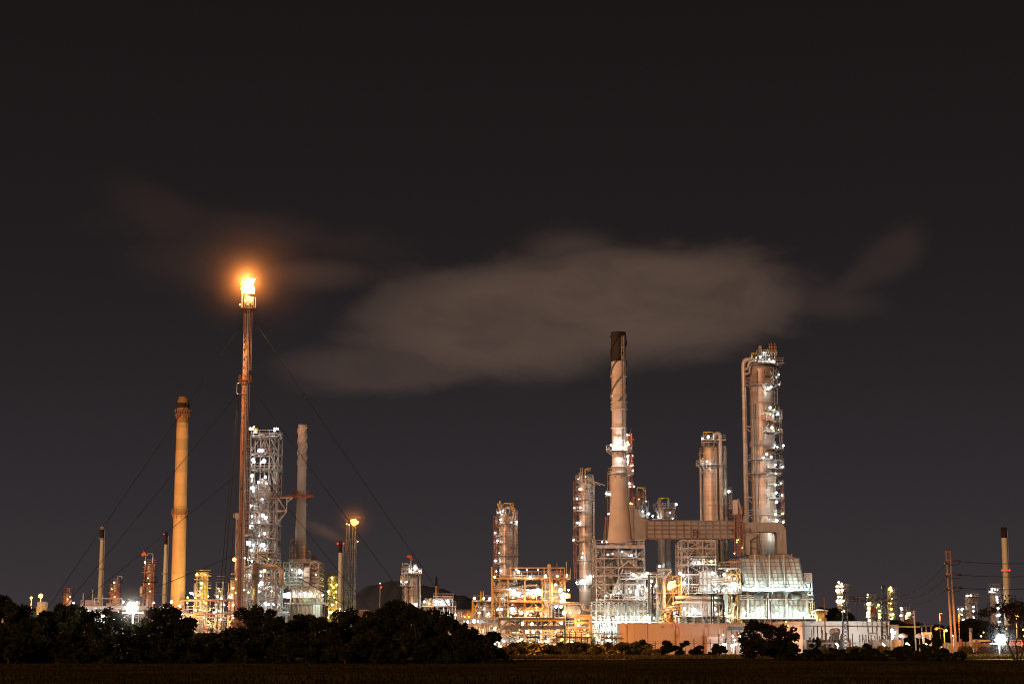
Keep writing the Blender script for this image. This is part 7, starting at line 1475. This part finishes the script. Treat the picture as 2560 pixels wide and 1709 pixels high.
frame(t2, [t2.x(v) for v in (750, 790, 830, 880, 930, 980)], [0, 3], [0, t2.z(1235), t2.z(1190), t2.z(1165)], .2, 'concrete_wall', random.Random(3), .1)
b = MB(); b.box(t2.x(745), t2.x(985), 1, 2, t2.z(1215), t2.z(1200)); t2.part('board', b, 'tank_paint')
t2.lamps([(935, 1195, 'red', .5), (850, 1190, 'red', .3), (880, 1195, 'red', .35), (905, 1190, 'red', .3), (830, 1250, 'warm', .4), (870, 1240, 'warm', .35), (920, 1250, 'warm', .4), (770, 1265, 'warm', .4), (945, 1070, 'yellow', .4), (795, 1062, 'sodium', .25), (955, 1130, 'yellow', .35), (585, 1095, 'sodium', .2)])

# hooded sodium street lamps that throw orange light on the verge and fences
def hooded(px, Y, h, lab, power=900, aim=(0, -4, 0)):
    X_ = at(px, 1620, Y)[0]
    o = bpy.data.objects.new('street_lamp', None); col.objects.link(o); o.location = (X_, Y, 0); tag(o, lab, 'lamp', 'hooded sodium lamps along the verge')
    MB().tube([(0, 0, 0), (0, 0, h), (0, -1.4, h+.25)], .07, 6).build('pole', 'rust_pipe', o)
    MB().lathe([(.05, .3), (.28, .22), (.34, 0), (.30, 0)], 12, (0, -1.4, h)).build('hood', 'dark_steel', o)
    MB().lathe([(.01, -.02), (.2, 0), (.01, .12)], 10, (0, -1.4, h-.02)).build('bulb', 'bulb_sodium', o)
    L_ = bpy.data.lights.new('lamp_light', 'SPOT'); L_.energy = power*12; L_.color = (1, .42, .09); L_.spot_size = radians(150); L_.spot_blend = .9; L_.shadow_soft_size = .15
    l = bpy.data.objects.new('lamp_light', L_); col.objects.link(l); l.parent = o; l.location = (0, -1.4, h-.2); l.rotation_euler = Vector(aim+() if False else (aim[0], aim[1], -6)).to_track_quat('-Z', 'Y').to_euler()
hooded(1345, 338, 7.0, 'thin hooded street lamp in front of the wooden plank fence', 900)
hooded(1530, 338, 7.0, 'thin hooded street lamp in front of the left end of the beige building', 750)
hooded(1690, 345, 7.5, 'thin hooded street lamp in front of the middle of the beige building', 900, (0, 5, 0))
hooded(1500, 378, 8, 'thin hooded street lamp standing behind the low fence beside the beige building corner', 700, (1, 6, 0))
hooded(1620, 372, 8, 'thin hooded street lamp standing close to the beige wall', 750, (0, 6, 0))
hooded(2400, 362, 8, 'thin hooded street lamp in front of the orange slat fence', 700, (0, 5, 0))
hooded(2352, 360, 8, 'thin hooded street lamp left of the foot of the twin brown poles', 1500, (3, 4, 0))
hooded(2520, 345, 7, 'thin hooded street lamp behind the bare tree at right edge', 900, (0, -2, 0))
hooded(2225, 350, 7, 'thin hooded street lamp by the weeds below the substation', 250, (0, 0, 0))

o = bpy.data.objects.new('floodlight', None); col.objects.link(o); o.location = (at(392, 1593, 397)[0], 397, 0); tag(o, 'orange lamp glimpsed through the trees, with an added beam up the tan chimney', 'floodlight')
MB().tube([(0, 0, 0), (0, 0, 3.3)], .08, 6).build('post', 'steel', o); MB().box(-.5, .5, -.15, .2, 3.3, 4.0).build('housing', 'dark_steel', o); MB().box(-.45, .45, .21, .26, 3.35, 3.95).build('bulb', 'bulb_sodium', o); MB().box(-.3, .3, -.22, -.16, 3.4, 3.8).build('bulb', 'bulb_sodium', o)
L_ = bpy.data.lights.new('lamp_light', 'SPOT'); L_.energy = 4*pi*5200; L_.color = (1, .56, .25); L_.spot_size = radians(60); L_.spot_blend = .6; L_.shadow_soft_size = .2  # strong spot added to brighten the tan chimney
l = bpy.data.objects.new('lamp_light', L_); col.objects.link(l); l.parent = o; l.location = (0, .6, 3.9); l.rotation_euler = Vector((at(450, 1300, 440)[0]-o.location.x, 43, 26)).to_track_quat('-Z', 'Y').to_euler()
# ================================================================ trees
def crown_mesh(name, seed, R, H, z0, leaves, leaf=.36, clumps=26, m='leaf'):
    g = np.random.default_rng(seed)
    c = []
    for i in range(clumps):
        a = g.uniform(0, 2*pi); f = g.uniform(0, 1)**.6; zz = g.uniform(0, 1)
        wr = R*(.55+.45*sin(pi*min(1, zz*.9+.12)))
        c.append((wr*f*cos(a)*.85, wr*f*sin(a)*.85, z0+H*zz*.92, g.uniform(.11, .27)*R))
    c = np.array(c); per = g.multinomial(leaves, c[:, 3]**2/np.sum(c[:, 3]**2))
    V_ = []
    for (x, y, z, r), n in zip(c, per):
        d = g.normal(size=(n, 3)); d /= np.linalg.norm(d, axis=1)[:, None]; rad = r*g.uniform(.35, 1.12, n)[:, None]**.7
        p = np.array([x, y, z])+d*rad*np.array([1, 1, .8])
        u = g.normal(size=(n, 3)); u /= np.linalg.norm(u, axis=1)[:, None]; v = np.cross(u, g.normal(size=(n, 3))); v /= np.linalg.norm(v, axis=1)[:, None]
        s = (leaf*g.uniform(.5, 1.3, n))[:, None]
        V_.append(np.stack([p-u*s, p+v*s*.45, p+u*s, p-v*s*.45], 1))
    V_ = np.concatenate(V_); n = len(V_)
    me = bpy.data.meshes.new(name); me.vertices.add(n*4); me.vertices.foreach_set('co', V_.reshape(-1)); me.loops.add(n*4); me.loops.foreach_set('vertex_index', np.arange(n*4, dtype=np.int32))
    me.polygons.add(n); me.polygons.foreach_set('loop_start', np.arange(0, n*4, 4, dtype=np.int32)); me.update(calc_edges=True); me.materials.append(M[m]); return me, c
def trunk_mesh(c, z0, r0, nl=9, seed=0, bare=False):
    b = MB(); g = random.Random(seed); top = z0+(max(c[:, 2])-z0)*.55
    b.tube([(0, 0, 0), (g.uniform(-.2, .2), g.uniform(-.2, .2), z0*.6), (g.uniform(-.4, .4), 0, top)], [r0, r0*.75, r0*.3], 8)
    for k in g.sample(range(len(c)), min(nl, len(c))):
        x, y, z, r = c[k]; s = z0*g.uniform(.45, .9); b.tube([(0, 0, s), (x*.45, y*.45, s+(z-s)*.6), (x, y, z)], [r0*.45, r0*.28, r0*.1], 6)
    return b
PROTO = {}
def tree_proto(key, seed, R, H, z0, leaves, leaf=.36, clumps=26, m='leaf', r0=.22):
    me, c = crown_mesh('crown', seed, R, H, z0, leaves, leaf, clumps, m)
    b = trunk_mesh(c, max(z0, .6), r0, 10, seed); tm = bpy.data.meshes.new('trunk'); tm.from_pydata(b.v, [], b.f); tm.materials.append(M['bark'])
    PROTO[key] = (me, tm, z0+H)
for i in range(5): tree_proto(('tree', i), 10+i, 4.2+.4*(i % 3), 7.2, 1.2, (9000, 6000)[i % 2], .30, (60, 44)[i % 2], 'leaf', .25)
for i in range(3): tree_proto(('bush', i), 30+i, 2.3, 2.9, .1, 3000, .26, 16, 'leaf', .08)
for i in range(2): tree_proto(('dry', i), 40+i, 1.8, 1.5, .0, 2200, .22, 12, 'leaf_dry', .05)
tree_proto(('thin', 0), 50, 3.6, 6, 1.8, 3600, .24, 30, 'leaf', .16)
_cnt = [0]
def plant(kind, px, Y, h, lab, cat='tree', grp=None, wx=1.0):
    ks = [k for k in PROTO if k[0] == kind]; k = ks[_cnt[0] % len(ks)]; _cnt[0] += 1
    me, tm, H = PROTO[k]; o = bpy.data.objects.new({'tree': 'tree', 'bush': 'bush', 'dry': 'weed_clump', 'thin': 'tree'}[kind], None); col.objects.link(o)
    o.location = (at(px, 1630, Y)[0], Y, -.1); s = h/H; o.scale = (s*wx, s*wx, s); o.rotation_euler = (0, 0, _cnt[0]*2.4); tag(o, lab, cat, grp)
    for nm, d in (('crown', me), ('trunk', tm)):
        q = bpy.data.objects.new(nm, d); col.objects.link(q); q.parent = o
def hgt(py, Y): return at(CX, py, Y)[1]
# left tree line: (px, top py, depth)
TL = [(-78, 1500, 305), (-40, 1470, 300), (15, 1495, 292), (75, 1528, 285), (118, 1520, 310), (160, 1500, 290), (205, 1508, 300), (240, 1540, 280), (262, 1505, 318), (300, 1512, 322), (338, 1545, 284), (375, 1535, 296), (412, 1502, 312), (455, 1545, 300), (500, 1572, 290), (545, 1570, 300), (585, 1560, 286), (640, 1506, 305), (690, 1528, 290), (735, 1540, 296), (770, 1525, 306), (820, 1532, 290), (880, 1512, 300), (925, 1530, 288), (962, 1512, 300), (1005, 1490, 310), (1045, 1508, 292), (1085, 1512, 304), (1130, 1528, 288), (1165, 1560, 300), (1205, 1575, 292), (1238, 1610, 300)]
names = ['dark tree cut off by the left edge of the picture, outermost of the tree line', 'dark tree at the left edge of the tree line', 'dark tree second from the left edge, under the red windsock', 'dark tree below the two orange lamps at far left', 'dark tree left of the small drum roofed tank', 'broad dark tree right of the small drum roofed tank', 'dark tree below the short rust red tower top', 'low dark tree left of the leftmost slender chimney', 'loose leaved tree below the leftmost slender chimney', 'loose leaved tree immediately left of the bright left floodlight', 'low dark tree directly below the bright left floodlight', 'dark tree immediately right of the bright left floodlight', 'dark tree below the red beacon chimney', 'dark tree below the tan chimney', 'low dark tree below the yellow lit tower', 'low dark tree below the small tower with grid crown', 'dark tree at the foot of the flare stack', 'tall rounded dark tree before the truss tower base', 'dark tree below the swan neck pipe', 'dark tree before the left side of the panelled firebox', 'dark tree before the panelled firebox', 'dark tree below the yellow lit tower beside the olive chimney', 'dark tree below the four pipe bundle', 'dark tree below the small pink tank', 'dark tree below the thin red beacon mast', 'highest dark tree, just left of the squat silver column', 'dark tree in front of the squat silver column', 'rounded dark tree in front of the boxy lit structure', 'dark tree below the long pink tank', 'dark tree stepping down toward the pipe bridge end', 'low dark tree under the left tail of the pipe bridge', 'lowest dark tree at the right end of the left tree line']
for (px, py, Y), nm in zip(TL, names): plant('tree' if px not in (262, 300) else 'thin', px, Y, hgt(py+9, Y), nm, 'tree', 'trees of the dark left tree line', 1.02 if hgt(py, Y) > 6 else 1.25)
g = random.Random(77)
for i in range(34):
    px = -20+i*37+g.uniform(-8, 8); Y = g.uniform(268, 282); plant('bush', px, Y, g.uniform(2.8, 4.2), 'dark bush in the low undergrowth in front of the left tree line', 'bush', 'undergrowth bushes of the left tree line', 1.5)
# right side bushes
for px, py, Y, k, wx, lab in ((1430, 1618, 345, 'bush', 1.1, 'leafy bush in front of the plank fence, left of the plank gap'), (1465, 1620, 345, 'bush', .9, 'small bush in front of the plank fence beside the dark railed walkway end'), (1590, 1600, 335, 'bush', 1.1, 'round bush before the left corner of the beige building'), (1555, 1612, 340, 'bush', 1.0, 'orange lit bush beside the small white lamp'), (1662, 1602, 332, 'bush', 1.3, 'widest dark bush before the beige building'),
                              (1712, 1602, 334, 'bush', 1.0, 'dark bush immediately right of the widest bush'), (1750, 1612, 336, 'bush', .9, 'low dark bush before the middle of the beige building'), (1790, 1610, 330, 'bush', 1.2, 'dark bush left of the dazzling slanted lamps'), (1725, 1648, 290, 'bush', 1.3, 'low black bush standing out in the field'), (1630, 1622, 330, 'dry', 1.4, 'low bush between two round bushes before the beige building')):
    plant(k, px, Y, hgt(py, Y)+.1, lab, 'bush', 'bushes along the plant front', wx)
for px, py, Y, wx, lab in ((1905, 1548, 300, 1.15, 'big black tree in front of the shelter'), (1960, 1562, 304, 1.0, 'black tree with yellow light showing through it'), (1868, 1600, 296, 1.0, 'low rounded black tree left of the big black tree'), (2040, 1590, 310, .8, 'thin leaved black tree before the low finned transformer')):
    plant('tree' if px != 2040 else 'thin', px, Y, hgt(py, Y)+.1, lab, 'tree', 'black trees before the substation', wx)
for px, py, Y, lab in ((1990, 1625, 305, 'left'), (2080, 1618, 320, 'second'), (2110, 1622, 322, 'third'), (2160, 1608, 318, 'fourth'), (2185, 1620, 316, 'fifth'), (2265, 1612, 322, 'sixth'), (2300, 1618, 322, 'last'), (2340, 1595, 350, 'tall'), (2020, 1640, 300, 'near')):
    plant('bush', px, Y, hgt(py, Y)+.1, {'left': 'black bush at the foot of the tree with yellow light', 'second': 'black bush below the transformer', 'third': 'black bush below the left lattice tower', 'fourth': 'black bush below the three legged insulator stand', 'fifth': 'black bush under the small round white lamp', 'sixth': 'black bush right of the grey building end', 'last': 'black bush below the mushroom headed posts', 'tall': 'tall leafy bush immediately left of the twin brown poles', 'near': 'nearest black bush under the thin leaved tree'}[lab], 'bush', 'black bushes before the substation', 1.2)
for i, px in enumerate(range(1960, 2420, 26)): plant('bush', px, 300+(i*7) % 14, 1.15+.25*(i % 4), 'low black bush in the dark hedge line in front of the substation', 'bush', 'hedge line before the substation', 1.5)
for i, px in enumerate(range(1270, 1600, 22)): plant('dry', px, 338+(i*5) % 9, 1.9+(i % 3)*.4, 'orange lit weed clump at the foot of the plank fence', 'weeds', 'orange lit weeds', 1.5)
for i, px in enumerate((2200, 2215, 2232, 2150, 2060, 2410, 2440, 2470, 2510, 2540)): plant('dry', px, 352, 2.0, 'lit weed clump along the fence at lower right', 'weeds', 'weeds at lower right', 1.3)
# green trees behind, at right
for px, py, Y, wx, lab in ((2022, 1512, 455, 1.0, 'green tree left of the small yellow watchtower'), (2085, 1516, 460, 1.2, 'green tree right of the small yellow watchtower'), (2108, 1532, 440, .9, 'low green tree at the foot of the thick distant column'), (2245, 1548, 450, 1.1, 'green tree at the right end of the grey building'), (2275, 1560, 440, 1.1, 'green tree behind the first mushroom headed post'), (2300, 1556, 460, 1.1, 'green tree behind the striped flag'), (2355, 1558, 470, 1.2, 'dark tree behind the curved arm street lamp'), (2400, 1558, 480, 1.3, 'dark tree behind the twin brown poles'), (2440, 1545, 490, 1.4, 'dark tree below the middle grey column'), (2480, 1552, 500, 1.3, 'dark tree below the tallest grey column'), (2330, 1575, 430, 1.0, 'dark tree behind the last mushroom headed post'), (2540, 1560, 480, 1.3, 'dark tree at the right edge behind the bare tree')):
    plant('tree', px, Y, hgt(py, Y), lab, 'tree', 'green trees behind the yard', wx)
# bare branched tree at the right edge
def bare_tree():
    o = bpy.data.objects.new('bare_tree', None); col.objects.link(o); Y = 300; o.location = (at(2545, 1630, Y)[0], Y, 0); tag(o, 'sparse branching tree at the right edge beside the dazzling floodlight', 'tree')
    b = MB(); g = random.Random(14); tips = []
    def br(p, d, L, r, n):
        q = p+d*L; b.tube([p, p+d*L*.5+Vector((g.uniform(-.1, .1), g.uniform(-.1, .1), 0)), q], [r, r*.85, r*.68], 5 if r < .08 else 7)
        if n == 0: tips.append(q); return
        for k in range(g.choice((2, 3, 3))):
            e = (d+Vector((g.uniform(-.75, .75), g.uniform(-.6, .6), g.uniform(-.25, .45)))).normalized(); br(q, e, L*g.uniform(.65, .88), r*.62, n-1)
    for dx in (-.45, -.1, .3): br(Vector((dx*1.2, 0, 0)), Vector((dx, g.uniform(-.2, .2), 1)).normalized(), 2.6, .17, 5)
    b.build('trunk', 'bark', o)
    n = len(tips); gg = np.random.default_rng(3); T = np.array([tuple(p) for p in tips]); T = T[gg.integers(0, n, 1900)]+gg.normal(size=(1900, 3))*.22; mb = MB()
    for p in T:
        u = gg.normal(size=3)*.14; v = gg.normal(size=3)*.09; mb.add([p-u, p+v, p+u, p-v], [(0, 1, 2, 3)])
    mb.build('foliage', 'leaf', o)
bare_tree()
# rough grass of the verge
def grass():
    g = np.random.default_rng(6); n = 26000
    px = g.uniform(1240, 2560, n); Y = g.uniform(322, 350, n); x = (px-CX)/F*Y*1.0
    h = g.uniform(.25, .8, n); a = g.uniform(0, pi, n); w_ = .09
    p = np.stack([x, Y, np.zeros(n)-.02], 1); u = np.stack([np.cos(a)*w_, np.sin(a)*w_, np.zeros(n)], 1); t_ = p+np.stack([g.normal(size=n)*.15, g.normal(size=n)*.15, h], 1)
    V_ = np.stack([p-u, p+u, t_], 1)
    n = len(V_); me = bpy.data.meshes.new('grass'); me.vertices.add(n*3); me.vertices.foreach_set('co', V_.reshape(-1)); me.loops.add(n*3); me.loops.foreach_set('vertex_index', np.arange(n*3, dtype=np.int32)); me.polygons.add(n); me.polygons.foreach_set('loop_start', np.arange(0, n*3, 3, dtype=np.int32)); me.update(calc_edges=True); me.materials.append(M['leaf_dry'])
    o = bpy.data.objects.new('grass', me); col.objects.link(o); tag(o, 'rough dry grass of the verge in front of the fences', 'grass'); o['kind'] = 'stuff'
    n2 = 42000; Y = g.uniform(112, 322, n2); x = g.uniform(-.29, .29, n2)*Y; k = np.sin(x*.05+2*np.sin(Y*.05))+np.sin(Y*.09+x*.02)+g.normal(size=n2)*.3
    h = np.clip(-.02+.14*k, .01, .5); a = g.uniform(0, pi, n2); p = np.stack([x, Y, np.full(n2, -.3)], 1); u = np.stack([np.cos(a)*.14, np.sin(a)*.14, np.zeros(n2)], 1)
    V_ = np.stack([p-u, p+u, p+np.stack([g.normal(size=n2)*.1, g.normal(size=n2)*.1, h+.2], 1)], 1); n = n2; me = bpy.data.meshes.new('grass'); me.vertices.add(n*3); me.vertices.foreach_set('co', V_.reshape(-1)); me.loops.add(n*3); me.loops.foreach_set('vertex_index', np.arange(n*3, dtype=np.int32)); me.polygons.add(n); me.polygons.foreach_set('loop_start', np.arange(0, n*3, 3, dtype=np.int32)); me.update(calc_edges=True); me.materials.append(M['field_grass'])
    o = bpy.data.objects.new('grass', me); col.objects.link(o); tag(o, 'dark low grass of the open field in the foreground', 'grass'); o['kind'] = 'stuff'
grass()

# ================================================================ volumes added for the glow round flames and lamps; steam plume
def smoke(X, Y, Z, R, dens, label, squash=1.0, power=3.0, tint=(.95, .62, .36, 1)):
    b = MB(); b.lathe([(max(.01, R*sin(pi*k/12)), -R*cos(pi*k/12)*squash) for k in range(13)], 24); o = b.build('smoke', M['steel'], None, (X, Y, Z)); o['kind'] = 'stuff'; tag(o, label, 'smoke')
    m = bpy.data.materials.new('smoke'); m.use_nodes = True; t = m.node_tree; t.nodes.clear(); p = N(t, 'ShaderNodeVolumePrincipled'); p.inputs['Color'].default_value = tint
    tc = N(t, 'ShaderNodeTexCoord'); ln = N(t, 'ShaderNodeVectorMath', operation='LENGTH'); mp = N(t, 'ShaderNodeMapping'); mp.inputs['Scale'].default_value = (1/R, 1/R, 1/(R*squash)); t.links.new(tc.outputs['Object'], mp.inputs[0]); t.links.new(mp.outputs[0], ln.inputs[0])
    f = mth(t, 'POWER', mth(t, 'SUBTRACT', 1.0, ln.outputs['Value'], None, True), power); t.links.new(mth(t, 'MULTIPLY', f, dens), p.inputs['Density']); p.inputs['Anisotropy'].default_value = 0
    out = N(t, 'ShaderNodeOutputMaterial'); t.links.new(p.outputs[0], out.inputs['Volume']); o.data.materials.clear(); o.data.materials.append(m)
X_, Z_ = at(618, 716, 396); smoke(X_, 394, Z_, 10.5, .0036, 'thin smoke added for the orange glow around the big flame')
smoke(at(618, 716, 396)[0]+1, 397, Z_+3, 21, .0011, 'faint wide smoke added for the outer orange halo of the flare', .8, 2.2)  # second, wider volume added for the flare's halo
X_, Z_ = at(885, 1306, 446); smoke(X_, 443, Z_, 7, .06, 'thin smoke added for the orange glow around the small flame')
smoke(FL1[0], 283, FL1[1], 5, .02, 'added pale glow volume around the left floodlight', 1.0, 3, (.9, .85, .8, 1)); smoke(FL2[0], 329, FL2[1], 5.5, .02, 'added pale glow volume around the right floodlight', 1.0, 3, (.85, .88, .9, 1))  # volumes added to give both flood heads a halo
def plume(px, py, Y, L_, r, rot, dens):
    X_, Z_ = at(px, py, Y); smoke(X_, Y, Z_, 1.0, dens, 'pale drifting steam left of the olive chimney top', 1.0, 1.6, (.9, .9, .9, 1)); o = [q for q in bpy.data.objects if q.name.startswith('smoke')][-1]
    o.scale = (L_, r, r); o.rotation_euler = (0, rot, 0)
plume(812, 1328, 478, 8, 2.2, .42, .3)
X_, Z_ = at(1679, 1460, 432); smoke(X_, 426, Z_, 5, .03, 'added orange glow volume around the dazzling sodium floodlight', 1.0, 3, (.95, .8, .6, 1))  # volume added for the lamp's orange halo
for t_ in THINGS:
    if t_.extra.v:
        o = t_.part('pipework', t_.extra, ['pipe_clad', 'white_paint', 'galv', 'steel', 'orange_steel', 'clad_worn', 'rust_steel', 'dark_steel']); o['kind'] = 'stuff'
# ================================================================ night air
def haze():
    b = MB(); b.box(-1500, 1500, -80, 7500, -60, 900); o = b.build('haze', M['steel']); o['kind'] = 'stuff'; tag(o, 'thin night haze over the whole plant', 'haze')
    m = bpy.data.materials.new('haze'); m.use_nodes = True; t = m.node_tree; t.nodes.clear(); p = N(t, 'ShaderNodeVolumePrincipled'); p.inputs['Color'].default_value = (.8, .78, .76, 1); p.inputs['Density'].default_value = HAZE; p.inputs['Anisotropy'].default_value = .0
    out = N(t, 'ShaderNodeOutputMaterial'); t.links.new(p.outputs[0], out.inputs['Volume']); o.data.materials.clear(); o.data.materials.append(m)
HAZE = 0.00012
